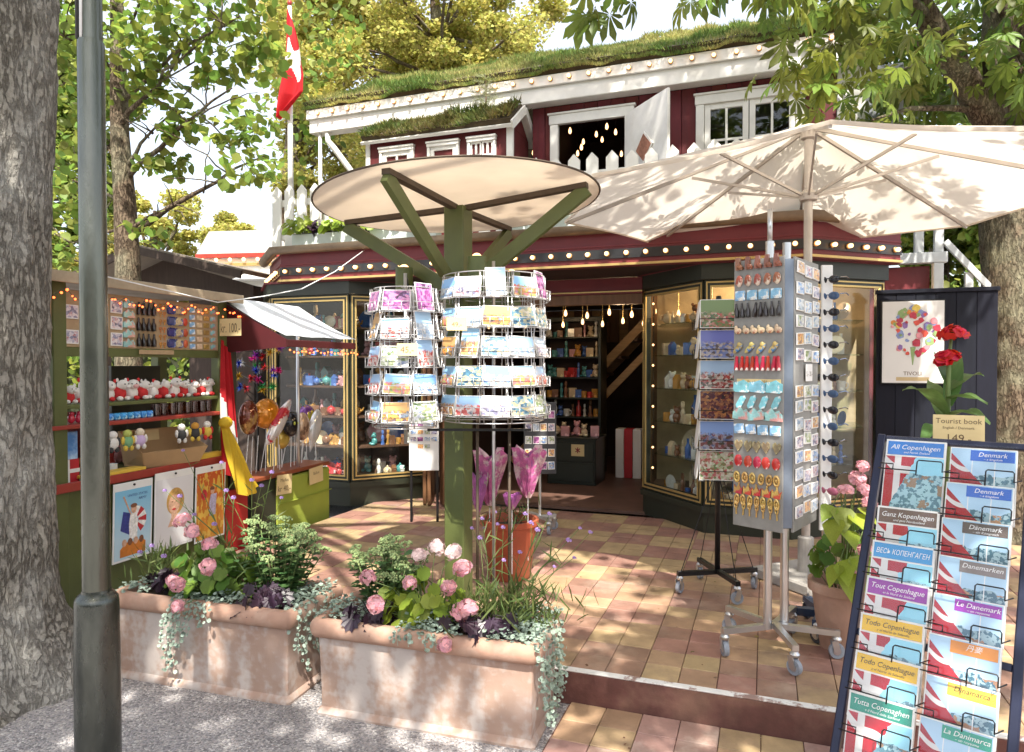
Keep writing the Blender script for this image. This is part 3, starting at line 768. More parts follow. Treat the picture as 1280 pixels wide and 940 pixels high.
def crown(clumps, per, size, name, m, parent, tv=heart_v, tf=heart_f, droop=.4, flat=.55):
    C = []
    for (c, r, k) in clumps:
        n = int(per*k); p = rng.normal(size=(n,3)); p = p/np.linalg.norm(p,axis=1,keepdims=True)*(rng.uniform(0,1,(n,1))**.45)*np.array(r if hasattr(r,'__len__') else (r,r,r*.7)); C.append(p+np.array(c))
    P = np.concatenate(C); n = len(P)
    X = rng.normal(size=(n,3)); X[:,2] = X[:,2]*.5-droop; N = rng.normal(size=(n,3))*flat; N[:,2] += 1
    v, f = scatter(tv, tf, P, X, N, rng.uniform(size*.65, size*1.3, n))
    return new(name, np_mesh(name, v, f, m), parent)
def limb(q, a, b, r0, r1, sag=.1, n=7, wob=.06):
    a = Vector(a); b = Vector(b); L_ = (b-a).length; pts = []
    for i in range(7):
        f = i/6; p = a.lerp(b, f)+Vector((rnd.gauss(0,wob*L_*.25), rnd.gauss(0,wob*L_*.25), math.sin(f*math.pi)*sag*L_))*(0 if i in (0,6) else 1); pts.append(p)
    q.tube(pts, [r0+(r1-r0)*i/6 for i in range(7)], n)

def sunlit(c):
    k = (c.z-T)/1.45; gx, gy = c.x-.1*k, c.y+k          # gaps in the crowns that let the sun reach the paving
    return (.3 < gx < 1.3 and 3.6 < gy < 4.7) or (-1.9 < gx < -.6 and 5.8 < gy < 7.6) or (-2.2 < gx < -1.0 and 4.6 < gy < 6.2)
# big old trunk at the left edge, crown spreading over the forecourt and the camera
t1 = thing('old_linden_tree', MT(-2.70,3.42,0), 'massive grey linden trunk with furrowed bark beside the lamp post', 'tree')
rough_trunk([(.02,0,-.05),(0,0,.12),(-.02,0,.45),(-.02,0,1.2),(-.02,.02,2.2),(.0,.05,3.4),(-.02,.05,4.6),(0,0,6.6)], [.60,.50,.40,.375,.365,.375,.36,.3], 200, 260, .04, .07, 3, .020, 13.).build('trunk', m_bark, t1, smooth=True)
q = MB(); cl = []
for k in range(46):
    a = rnd.uniform(0,6.28); rr = rnd.uniform(.9,4.6); x = rr*math.cos(a)+1.9; y = rr*math.sin(a)-3.4; z = rnd.uniform(4.6,7.6)
    if y > -.9: continue
    if proj((x-2.7, max(y+3.42,.3), z-.7))[1] > -30 and y+3.42 > .25: z += 2.2
    c = Vector((x,y,z))
    w_ = c+Vector((-2.7,3.42,0)); k_ = (w_.z-2.55)/1.45
    if sunlit(w_) or (-1.3 < w_.x-.1*k_ < .7 and 3.0 < w_.y+k_ < 5.0): continue
    cl.append((c, rnd.uniform(.55,.85), rnd.uniform(.7,1.2)))
    if k % 2 == 0: limb(q, (0,0,rnd.uniform(3.6,6.0)), c, .09, .012, .08)
for k in range(13):      # unseen boughs behind the viewer, added to shade the gravel and the troughs
    c = Vector((rnd.uniform(-2.7,.5), rnd.uniform(-2.6,-.9), rnd.uniform(5.2,6.6)))-Vector((-2.7,3.42,0)); cl.append((c, rnd.uniform(.45,.7), rnd.uniform(.5,.9)))
    limb(q, (0,0,rnd.uniform(3.8,5.2)), c, .07, .012, .08)
q.build('branch', m_bark, t1, smooth=True)
crown(cl, 190, .12, 'crown', m_leaf_l, t1)

# slender young tree behind the stall
t2 = thing('young_linden_tree', MT(*at(160,470,6.9)[:2],0), 'slender mottled linden tree with spreading branches behind the stall roof', 'tree')
B2 = Vector((*at(160,470,6.9)[:2],0))
pth = [Vector((0,0,0)), at(160,330,6.9)-B2, at(156,250,6.9)-B2, at(150,170,6.9)-B2, at(148,90,6.9)-B2, at(146,0,6.9)-B2, at(140,-120,6.9)-B2]
rough_trunk(pth, [.14,.115,.10,.085,.075,.06,.04], 32, 70, .05, 0, 5).build('trunk', m_bark2, t2, smooth=True)
q = MB(); tips = []
for (x0,y0),(x1,y1,Y1),r in (((160,300),(330,195,6.3),.035),((157,225),(290,110,6.2),.03),((152,215),(205,150,6.6),.025),((150,160),(240,60,6.2),.028),((160,290),(220,255,6.6),.02),((156,215),(105,150,7.2),.022),((158,255),(90,225,7),.02),((158,285),(80,310,7),.018),((148,90),(70,40,6.8),.02),((147,60),(190,-20,6.4),.02),((150,130),(300,20,6.0),.025)):
    a_ = at(x0,y0,6.9)-B2; b__ = at(x1,y1,Y1)-B2; limb(q, a_, b__, r, .007, .03); tips.append((a_, b__))
    for k in range(5):
        f = rnd.uniform(.35,1); p = a_.lerp(b__, f); limb(q, p, p+Vector((rnd.gauss(0,.3),rnd.gauss(0,.3),rnd.gauss(.15,.25))), .009, .003, .05, 5)
q.build('branch', m_bark2, t2, smooth=True)
cl = []
for px, py, Y_, r, k in ((290,20,6.2,.5,1),(325,60,6.3,.33,.8),(360,110,8.6,.5,1),(315,150,6.2,.3,.7),(245,40,6.3,.4,.7),(200,20,6.3,.5,1),(200,112,6.6,.25,.5),(240,150,6.6,.25,.45),(175,100,6.7,.25,.5),(275,95,6.4,.25,.5),(130,130,7,.35,.7),(215,205,6.8,.2,.4),(290,170,6.4,.22,.4),(180,60,6.5,.35,.7),(215,165,6.6,.2,.35),(185,205,6.6,.16,.25),(120,40,6.8,.5,1),(90,100,7,.5,1),(80,180,7.1,.45,1),(75,250,7.2,.4,.9),(110,290,7.1,.4,.7),(80,330,7.2,.4,.8),(300,205,6.2,.3,.5),(345,205,8.4,.4,.7),(395,165,8.8,.35,.7),(410,60,8.8,.5,.7),(400,10,8.8,.6,.9),(160,50,6.2,.4,.6),(140,-30,6.5,.8,1.3),(260,-40,6.2,.8,1.5),(350,-60,6.4,.5,1.0),(60,20,6.6,.5,1),(190,285,6.7,.25,.3),(110,210,6.9,.3,.5)):
    cl.append((at(px,py,Y_)-B2, r, k))
crown(cl, 120, .092, 'crown', m_leaf_l, t2, droop=.7)

# trees further back, lit from the front
def far_tree(name, label, bx, by, Y_, top, crown_px, n_cl, per, size, m, tr=.25, seed=1, group=None, base_r=.9):
    B = Vector((*at(bx,470,Y_)[:2],0)); t = thing(name, MT(*B), label, 'tree', group)
    x0,x1,y0,y1 = crown_px
    c0 = at((x0+x1)/2,(y0+y1)/2,Y_)-B; rx = (x1-x0)/2*Y_/FPX; rz = (y1-y0)/2*Y_/FPX
    q = MB(); rough_trunk([(0,0,0),(0,0,c0.z*.5),(c0.x*.3,0,c0.z),(c0.x*.5,.1,c0.z+rz*.7)], [tr,tr*.8,tr*.55,tr*.15], 14, 24, .05).build('trunk', m_bark2, t, smooth=True)
    rg = random.Random(seed); cl = []
    for k in range(n_cl):
        d = Vector((rg.gauss(0,1),rg.gauss(0,1),rg.gauss(0,1))).normalized()*(rg.random()**.4)
        c = Vector((c0.x+d.x*rx, d.y*min(rx,rz)*.8, c0.z+d.z*rz)); cl.append((c, (rx+rz)*.5*rg.uniform(.09,.19), rg.uniform(.6,1.3)))
        if k % 3 == 0: limb(q, (c0.x*.2,0,c0.z-rz*.6*rg.random()), c, tr*.22, .015, .05, 5)
    q.build('branch', m_bark2, t, smooth=True)
    crown(cl, per, size, 'crown', m, t, droop=.2, flat=.8)
far_tree('maple_tree', 'broad golden green maple tree rising behind the sod roof', 560, 300, 17, 0, (330,705,-120,210), 190, 420, .085, m_leaf_y, .3, 4)
far_tree('maple_tree', 'pale yellow maple tree between the flagpole and the young linden', 350, 330, 20, 0, (335,500,-60,330), 95, 480, .085, m_leaf_y, .3, 5)
far_tree('park_tree', 'light green park tree showing behind the slender linden', 190, 330, 21, 0, (60,330,235,420), 90, 560, .09, m_leaf_y, .3, 6)
far_tree('park_tree', 'shaded park tree behind the old linden trunk', 40, 330, 15, 0, (-80,150,-60,360), 70, 600, .11, m_leaf_l, .3, 8)
far_tree('park_tree', 'green park tree behind the side stair frame', 1170, 330, 13, 0, (1080,1290,110,370), 110, 600, .11, m_leaf_l, .25, 9)
far_tree('park_tree', 'park tree beyond the chestnut at the edge of the terrace', 1340, 330, 11, 0, (1210,1460,100,420), 80, 380, .14, m_leaf_l, .25, 10)

# horse chestnut at the right: trunk, forking limbs, palmate leaves
TB = Vector((*at(1268,470,6.1)[:2],0))
t3 = thing('chestnut_tree', MT(*TB), 'horse chestnut with brown forked trunk and broad palmate leaves above the parasol', 'tree')
tp = [(0,0,0),(0,0,.3)]+[tuple(at(x,y,6.1)-TB) for x,y in ((1268,470),(1265,330),(1258,250),(1252,165))]
rough_trunk(tp, [.34,.27,.23,.225,.215,.20], 110, 130, .04, .03, 9, .009, 18.).build('trunk', m_bark2, t3, smooth=True)
q = MB()
fk = at(1252,168,6.1)-TB
q.tube([fk, at(1215,115,6.0)-TB, at(1180,60,5.9)-TB, at(1150,5,5.8)-TB, at(1110,-90,5.6)-TB], [.15,.12,.105,.09,.06], 14)
q.tube([fk, at(1257,110,6.1)-TB, at(1250,50,6.1)-TB, at(1252,-20,6.0)-TB, at(1240,-140,5.8)-TB], [.17,.155,.14,.125,.09], 14)
q.tube([at(1255,70,6.1)-TB, at(1285,20,6.0)-TB, at(1330,-60,5.8)-TB], [.10,.085,.06], 12)
for a_, b__ in (((1190,75,5.9),(1040,60,5.0)),((1160,20,5.8),(1000,-20,4.6)),((1230,140,6.05),(1090,150,5.6)),((1250,60,6.1),(1120,90,6.3)),((1150,5,5.8),(760,-40,4.2)),((1255,30,6.1),(1200,-30,4.8)),((1255,60,6.1),(1310,120,5.3)),((1252,0,6.),(1060,-80,6.6))):
    limb(q, at(*a_)-TB, at(*b__)-TB, .035, .01, .06, 7)
q.build('branch', m_bark2, t3, smooth=True)
# one palmate leaf: seven leaflets
pv = []; pf = []
for k, (ang, ln) in enumerate(((-100,.5),(-66,.72),(-32,.92),(0,1.0),(32,.92),(66,.72),(100,.5))):
    ca, sa = math.cos(R(ang)), math.sin(R(ang)); b0 = len(pv)
    for (x, y, z) in ((.04,0,0),(.35,.085,.03),(.72,.15,.0),(1.0,0,-.09),(.72,-.15,.0),(.35,-.085,.03),(.6,0,-.035)):
        x *= ln; y *= ln*1.05; pv.append((x*ca-y*sa, x*sa+y*ca, z*ln-.22*x*x))
    pf += [(b0,b0+6,b0+1),(b0+1,b0+6,b0+2),(b0+2,b0+6,b0+3),(b0,b0+5,b0+6),(b0+5,b0+4,b0+6),(b0+4,b0+3,b0+6)]
pv = np.array(pv); pf = np.array(pf)
leaf_me = np_mesh('leaf', pv, pf, mat('chestnut_leaf_single', (.17,.22,.035), .45, var=.15, objrand=.4, trans=.5))
sprays = [(1075,70,4.9,.45,26),(1010,85,4.8,.25,12),(1040,120,4.9,.25,10),(985,100,4.7,.12,3),(1120,40,5.0,.5,26),(1180,20,6.9,.5,22),(1250,25,6.9,.5,22),(1130,100,5.5,.4,16),(1160,135,6.8,.35,14),(1225,100,6.9,.4,14),(1090,150,5.5,.25,8),(1265,60,5.2,.4,16),(1050,10,4.8,.4,20),(750,8,4.2,.10,4),(775,-5,4.2,.12,4),(728,14,4.2,.06,2),(845,-4,4.3,.08,2),(960,2,4.5,.15,5),(990,12,4.5,.1,3),(1000,-20,4.6,.4,16),(1110,170,5.9,.3,8),(1195,150,7.0,.3,10),(1280,110,5.6,.35,14),(1150,-10,4.8,.5,20)]
nl = 0
for px,py,Y_,r,k in sprays:
    c = at(px,py,Y_)-TB
    for i in range(k):
        p = c+Vector((rnd.gauss(0,r*.6),rnd.gauss(0,r*.6),rnd.gauss(0,r*.4)))
        if nl >= 300: break
        a0 = rnd.uniform(0,6.28)
        M = MT(*p) @ RZ(a0) @ RY(R(rnd.uniform(5,65))) @ RX(R(rnd.gauss(0,25))) @ MS(rnd.uniform(.12,.20)); new('leaf', leaf_me, t3, M); nl += 1
cl = []
for px,py,Y_,r,k in ((1130,-80,5.2,.7,1.3),(1040,-90,5.0,.8,1.3),(1240,-70,5.5,.9,1.6),(1300,20,5.6,.7,1.2),(1320,120,5.8,.6,1),(930,-70,4.8,.6,.7),(1180,60,7.0,.6,1),(1110,100,7.0,.5,.8),(1250,40,7.2,.7,1.2),(1200,140,7.2,.5,.8),(1090,30,6.8,.5,.9),(1150,110,6.6,.4,.7),(1060,60,5.8,.35,.5),(1100,130,6.3,.3,.4)): cl.append((at(px,py,Y_)-TB, r, k))
for k in range(30):      # the crown goes on above and towards the viewer, shading the terrace
    x, y, z = rnd.uniform(.4,4.6), rnd.uniform(-1.2,3.6), rnd.uniform(4.4,6.4)
    w = Vector((x,y,z)); pxy = proj((x,max(y,.3),z-.6))
    if y > .2 and pxy[1] > -40: w.z += 1.4
    k_ = (w.z-2.9)/1.45
    if sunlit(w) or (.5 < w.x-.1*k_ < 3.2 and 3.3 < w.y+k_ < 6.0 and rnd.random() < .85): continue
    cl.append((w-TB, rnd.uniform(.4,.7), rnd.uniform(.35,.8)))
for k in range(22):     # unseen top clumps, added high above the parasols to shade the house front
    cl.append((Vector((rnd.uniform(-.2,4.2), rnd.uniform(2.6,4.8), rnd.uniform(7.9,9.6)))-TB, rnd.uniform(.6,.9), rnd.uniform(1.,1.6)))
crown(cl, 46, .19, 'crown', m_leaf_c, t3, tv=pv, tf=pf, droop=.6)

# ------------------------------------------------------------------ buildings behind
sh = thing('shed', MT(*at(215,470,8.6)[:2],0) @ RZ(R(-14)), 'dark brown shed with shallow gable roof behind the stall', 'shed')
m_dshed = mat('dark_brown_boards', (.045,.028,.02), .8, var=.3, stretch=(6,6,.6)); m_felt = mat('roof_felt_grey', (.22,.18,.14), .85, var=.2)
q = MB(); q.box(.25,1.15,0,1.6,0,2.55); q.build('wall', m_dshed, sh); q = MB(); q.cbox(-1.05,-.97,.0,.08,0,2.56,.004); q.build('post', m_dshed, sh); q = MB(); q.cbox(-.97,.25,0,.06,2.40,2.55,.004); q.build('beam', m_dshed, sh)
q = MB(); q.plate([(-1.05,2.55),(1.15,2.55),(-.1,2.9)], .003, .05); q.build('gable', m_dshed, sh)
for sg, (xa, xb) in ((0,(-1.25,-.1)),(1,(-.1,1.35))):
    q = MB(); za, zb = (2.56,2.96) if sg == 0 else (2.96,2.62)
    q.bar((xa,.6,za+.03),(xb,.6,zb+.03), 2.2, .05, up=(0,0,1)); q.build('roof_slope', m_felt, sh)
    q = MB(); q.bar((xa,-.52,za-.01),(xb,-.52,zb-.01), .03, .09, up=(0,0,1)); q.build('barge_board', m_dshed, sh)
pv_ = thing('pavilion', MT(*at(318,470,19)[:2],0) @ RZ(R(-8)), 'distant white pavilion with red cornice and tiled roof skirt', 'pavilion')
q = MB(); q.cbox(-1.6,.75,0,3,0,4.5,.01); q.build('wall', m_white, pv_)
q = MB(); q.cbox(-1.65,.8,-.12,-.002,4.5,4.62,.01); q.build('cornice', m_red, pv_)
q = MB(); q.cbox(-1.65,.8,-.08,-.002,4.28,4.36,.01); q.build('gold_band', m_gold, pv_)
for k in range(6): q = MB(); q.sph((-1.4+k*.4,-.16,4.44),.05,8,6); q.build('lamp', m_bulb, pv_)
q = MB(); q.plate([(-1.7,4.62),(.85,4.62),(.5,5.25),(-1.3,5.25)], .0, .5); q.build('roof', mat('pale_roof',(.52,.50,.47),.7,var=.15), pv_)
q = MB(); q.bar((-1.6,-.2,3.9),(.75,-.2,3.9),.5,.06); q.build('roof_skirt', mat('grey_shingles', (.5,.5,.5), .8, var=.4, scale=20), pv_)

# ------------------------------------------------------------------ lettering, made once for all signs
TEXTS = ['All Copenhagen','and North Zealand','Ganz Kopenhagen','und ganz Nordseeland','ВЕСЬ КОПЕНГАГЕН','Tout Copenhague','et le Nord du Sealand','Todo Copenhague','y el Norte de Selandia',
  'Tutta Copenaghen','e il Nord della Sjælland','Denmark','– a kingdom','Dänemark','– ein Königreich','Danemarken','– ein Königreich','Le Danemark','– un royaume','丹麥','Dinamarca','La Danimarca',
  'Tourist book','English / Denmark','149.-','kr. 100,-','49,-','Medløs','kr 40,-','Ballon','45,-','UNITED STATES','ARMY','TIVOLI','Pr. stk. 3,- 250,-','5,-  20,-']
TX = {}
_tmp = []
for s_ in set(TEXTS):
    cu = bpy.data.curves.new('lettering', 'FONT'); cu.body = s_; cu.size = 1.0; cu.align_x = 'CENTER'; cu.resolution_u = 2
    o_ = bpy.data.objects.new('lettering', cu); COL.objects.link(o_); _tmp.append((s_, o_))
dg_ = bpy.context.evaluated_depsgraph_get()
for s_, o_ in _tmp:
    me = bpy.data.meshes.new_from_object(o_.evaluated_get(dg_)); me.materials.clear()
    xs = [v.co.x for v in me.vertices]; TX[s_] = (me, max(xs)-min(xs) if xs else 1)
for s_, o_ in _tmp:
    cu = o_.data; bpy.data.objects.remove(o_); bpy.data.curves.remove(cu)
_tc = {}
def text(s_, parent, x, y, z, size, m, maxw=None, shear=0., name='lettering', ry=0.):
    """lettering standing in the x,z plane of its parent, facing -y"""
    k = (s_, m.name, shear)
    if k not in _tc:
        me = TX[s_][0].copy(); me.name = 'lettering'; me.materials.append(m); _tc[k] = me
        if shear:
            S = Matrix.Identity(4); S[0][1] = shear; me.transform(S)
    w = TX[s_][1]*size; sx = min(1., maxw/w) if maxw else 1.
    return new(name, _tc[k], parent, MT(x,y,z) @ RY(ry) @ RX(R(90)) @ MS(size*sx, size, size))
def sign(M, w, h, lines, label, m=m_sign, mi=m_inkbrown, cat='price sign', name='price_sign', group=None):
    q = MB(); q.cbox(-w/2, w/2, -.0015, .0015, -h/2, h/2, .0007)
    o = q.build(name, m, None, M, label=label, cat=cat, group=group)
    for t_, zz, sc in lines: text(t_, o, 0, -.0022, zz*h, sc*h, mi, w*.9)
    return o

# ------------------------------------------------------------------ lamp post in front, left
m_post = mat('weathered_grey_steel', (.125,.13,.11), .24, metal=.85, var=.35, scale=9, stretch=(1,1,.25), col2=(.14,.14,.12), thr=(.5,.62), bump=.10, bscale=50)
LPX = at(118,470,2.4)
lp = thing('lamp_post', MT(LPX.x,2.4,0), 'dark grey steel lamp post with wider sleeve in the gravel', 'lamp post')
q = MB(); q.lathe([(.072,-.02),(.072,.55),(.069,.79),(.067,.805),(.058,.818),(.047,.826),(.0455,.835)], 40); q.build('sleeve', mat('worn_dark_steel', (.09,.095,.085), .26, metal=.8, var=.4, scale=12, stretch=(1,1,.4), col2=(.34,.34,.33), thr=(.60,.66), bump=.12, bscale=40), lp, smooth=35)
q = MB(); q.lathe([(.0445,.83),(.043,1.7),(.042,2.70),(.041,2.715),(.036,2.718),(.036,4.6)], 40); q.build('shaft', m_post, lp, smooth=35)
q = MB(); q.tube([(-.028,-.026,2.715),(-.029,-.025,3.3),(-.027,-.026,4.4)], .008, 6); q.build('cable', m_black, lp, smooth=True)
q = MB(); q.tube([(-.012,-.036,2.715),(-.010,-.037,2.9),(-.012,-.036,4.4)], .005, 6); q.build('cable', m_card, lp, smooth=True)

# ------------------------------------------------------------------ round parasol on the olive post
m_canvas = mat('tan_canvas', (.84,.76,.66), .85, var=.06, scale=4, trans=.5)
m_rail = mat('brown_rail', (.075,.05,.03), .6)
DX, DY = at(573,470,4.0).x, 4.0
dp = thing('round_parasol', MT(DX,DY,T) @ RZ(R(-22)), 'round tan canvas parasol braced by four olive struts on a square post', 'parasol')
PT = 2.345
q = MB(); q.cbox(-.062,.062,-.062,.062,0,PT,.006); q.build('post', m_olive, dp)
q = MB(); q.cbox(-.12,.12,-.12,.12,0,.02,.004); q.build('base_plate', m_olive, dp)
tilt = RY(R(-3.2))
q = MB(); n_ = 64; vs=[]; fs=[]
for r_, z_ in ((.03,.012),(.45,.004),(.795,-.003),(.803,.004),(.795,.012),(.45,.018),(.03,.024)):
    for j in range(n_): vs.append((r_*math.cos(2*math.pi*j/n_), r_*math.sin(2*math.pi*j/n_), z_))
for i in range(6):
    for j in range(n_): fs.append((i*n_+j, i*n_+(j+1)%n_, (i+1)*n_+(j+1)%n_, (i+1)*n_+j))
fs += [tuple(range(n_))[::-1], tuple(6*n_+j for j in range(n_))]
q.add(vs, fs, MT(0,0,PT+.03) @ tilt); can = q.build('canopy', m_canvas, dp, smooth=50)
q = MB(); q.tube([(.806*math.cos(a_), .806*math.sin(a_), .004) for a_ in [2*math.pi*k/64 for k in range(65)]], .006, 5, M=MT(0,0,PT+.03) @ tilt); q.build('rim_cord', m_rail, can)
for k in range(4):
    A = RZ(k*math.pi/2); e = (MT(0,0,PT+.012) @ tilt @ A) @ Vector((.765,0,0))
    q = MB(); q.bar((A @ Vector((.06,0,PT-.46))), e-Vector((0,0,.02)), .035, .075); q.build('strut', m_olive, dp)
    q = MB(); q.bar((A @ Vector((.05,0,PT-.008))), e, .045, .028); q.build('canopy_rail', m_rail, dp)
for k, (an, ln, dz) in enumerate(((202,.31,0),(-45,.31,.02),(32,.31,-.02),(122,.31,.03))):
    A = RZ(R(an)); z_ = PT-.52+dz
    q = MB(); q.bar(A @ Vector((.05,0,z_)), A @ Vector((ln+.05,0,z_)), .06, .035); arm = q.build('lamp_arm', m_olive, dp)
    q = MB(); q.lathe([(.001,.018),(.05,.02),(.05,.175),(.043,.175),(.043,.12),(.001,.118)], 18, MT(*(A @ Vector((ln,0,z_))))); q.build('lamp_cup', m_olive, arm, smooth=40)
    q = MB(); q.sph((0,0,0), .03, 10, 7, MT(*(A @ Vector((ln,0,z_+.165))))); q.build('lamp_bulb', m_bulb, arm, smooth=True)

# ------------------------------------------------------------------ big cream market parasol
m_cream = mat('cream_parasol_cloth', (.80,.72,.62), .85, var=.05, scale=3, trans=.5)
m_alu = mat('matt_aluminium', (.52,.48,.44), .45, metal=.6)
UX, UY = 1.95, 4.60
um = thing('market_parasol', MT(UX,UY,T) @ RZ(R(25)), 'large cream octagonal market parasol on a pale aluminium pole', 'parasol')
RR, ZR, ZA = 1.66, 2.665-T, 3.185-T
q = MB(); vs = [(0,0,ZA+.01)]; fs = []; RG = 6; SG = 8
for i in range(1, RG+1):
    for j in range(8*SG):
        f = i/RG; a0 = (j//SG)*math.pi/4; w = (j % SG)/SG
        p = Vector((math.cos(a0),math.sin(a0),0)).lerp(Vector((math.cos(a0+math.pi/4),math.sin(a0+math.pi/4),0)), w)*RR*f
        p *= 1-.035*math.sin(math.pi*w)*f
        z = ZA+(ZR-ZA)*f - .045*math.sin(math.pi*f)*0 - .05*math.sin(math.pi*w)*math.sin(math.pi*min(f*.9,1)) + .012*math.sin(math.pi*w)*f
        vs.append((p.x,p.y,z))
NN = 8*SG
for j in range(NN): fs.append((0, 1+j, 1+(j+1)%NN))
for i in range(RG-1):
    for j in range(NN): fs.append((1+i*NN+j, 1+(i+1)*NN+j, 1+(i+1)*NN+(j+1)%NN, 1+i*NN+(j+1)%NN))
q.add(vs, fs); can = q.build('canopy', m_cream, um, smooth=True)
q = MB()
for j in range(8):
    a0 = j*math.pi/4
    pts = [Vector((RR*math.cos(a0+w*math.pi/4),RR*math.sin(a0+w*math.pi/4),0)) for w in (0,1)]
    for i in range(8):
        w0, w1 = i/8, (i+1)/8
        def hp(w):
            p = pts[0].lerp(pts[1], w)*(1-.035*math.sin(math.pi*w)); return (p.x,p.y,ZR+.012*math.sin(math.pi*w)-.05*math.sin(math.pi*w)*math.sin(math.pi*.9))
        q.bar(hp(w0), hp(w1), .004, .02)
q.build('hem', m_cream, can)
for j in range(8):
    a0 = j*math.pi/4; e = Vector((math.cos(a0),math.sin(a0),0))
    q = MB(); q.bar(e*.05+Vector((0,0,ZA-.035)), e*(RR-.01)+Vector((0,0,ZR-.012)), .016, .024); rb = q.build('rib', m_alu, um)
    q = MB(); q.bar(e*.05+Vector((0,0,2.72-T)), e*RR*.45+Vector((0,0,ZA+(ZR-ZA)*.45-.045)), .012, .018); q.build('stretcher', m_alu, um)
q = MB(); q.tube([(0,0,.05),(0,0,ZA-.02)], .027, 16); q.build('pole', m_alu, um, smooth=40)
q = MB(); q.lathe([(.03,2.68-T),(.055,2.69-T),(.06,2.73-T),(.03,2.76-T)], 16, closed=True); q.build('runner', m_alu, um, smooth=30)
q = MB(); q.lathe([(.03,ZA-.10),(.05,ZA-.09),(.055,ZA-.02),(.02,ZA-.005)], 16, closed=True); q.build('crown_hub', m_alu, um, smooth=30)
q = MB(); q.cbox(-.24,.24,-.24,.24,0,.075,.012); q.lathe([(.05,.07),(.05,.3),(.032,.31)], 16); q.build('base_slab', mat('concrete', (.36,.34,.31), .9, bump=.2, bscale=40), um)

# ------------------------------------------------------------------ postcard spinners
PALS = [((.04,.10,.32),(.25,.42,.70),(.7,.7,.68),(.22,.16,.12)), ((.55,.16,.06),(.85,.55,.2),(.3,.12,.08),(.75,.7,.6)), ((.08,.16,.06),(.35,.4,.2),(.75,.75,.7),(.2,.25,.4)),
        ((.35,.05,.08),(.75,.7,.72),(.3,.3,.45),(.1,.08,.12)), ((.03,.03,.05),(.3,.06,.25),(.7,.3,.5),(.1,.1,.3)), ((.30,.45,.65),(.70,.71,.70),(.2,.32,.5),(.6,.5,.3)), ((.6,.10,.04),(.75,.45,.10),(.12,.05,.03),(.3,.45,.6)), ((.02,.05,.10),(.10,.25,.35),(.5,.42,.2),(.65,.6,.55)), ((.25,.02,.03),(.55,.08,.06),(.75,.7,.66),(.08,.08,.12)), ((.10,.22,.10),(.5,.45,.12),(.65,.15,.12),(.3,.4,.55))]
m_prints = [print_mat('postcard_print_%s' % n_, p_, sky=s_, scale=(5.,5.), border=.025) for n_, p_, s_ in zip(('harbour','townhouse','garden','parade','night','seaside','sunset','evening','guards','meadow'), PALS, ((.22,.45,.78),(.35,.6,.85),None,(.5,.62,.75),None,(.45,.68,.88),(.7,.4,.15),None,(.35,.55,.8),(.3,.55,.82)))]
cq = MB(); cq.box(-.074,.074,-.003,.003,0,.105); cme = [cq.mesh('postcard', m_) for m_ in m_prints]
cq2 = MB(); cq2.box(-.052,.052,-.003,.003,0,.148); cme2 = [cq2.mesh('postcard', m_) for m_ in m_prints]
cq3 = MB(); cq3.box(-.074,.074,-.003,.003,0,.105); blank = cq3.mesh('postcard', m_card)
PNAME = ('blue harbour','orange town house','green garden','pale parade','dark magenta night','pale seaside','orange sunset','dark teal evening','red guards','meadow green'); ORD = ('top','second','third','fourth','bottom')
def wire_pocket(w=.165, dpt=.03, r=.0022):
    q = MB(); h = .045
    q.tube([(-w/2,.0,.02),(-w/2,-dpt,-.004),(-w/2,-dpt,h),(w/2,-dpt,h),(w/2,-dpt,-.004),(w/2,0,.02)], r, 5)
    q.tube([(-w/2,-dpt,-.004),(w/2,-dpt,-.004)], r, 5); q.tube([(-w*.2,-dpt,-.004),(-w*.2,-dpt,h)], r, 4); q.tube([(w*.2,-dpt,-.004),(w*.2,-dpt,h)], r, 4)
    q.tube([(-w/2,0,.02),(-w/2,0,.12)], r, 4); q.tube([(w/2,0,.02),(w/2,0,.12)], r, 4); q.tube([(-w/2,0,.02),(w/2,0,.02)], r, 4)
    return q.mesh('wire_pocket', m_wire, True)
pocket_me = wire_pocket()
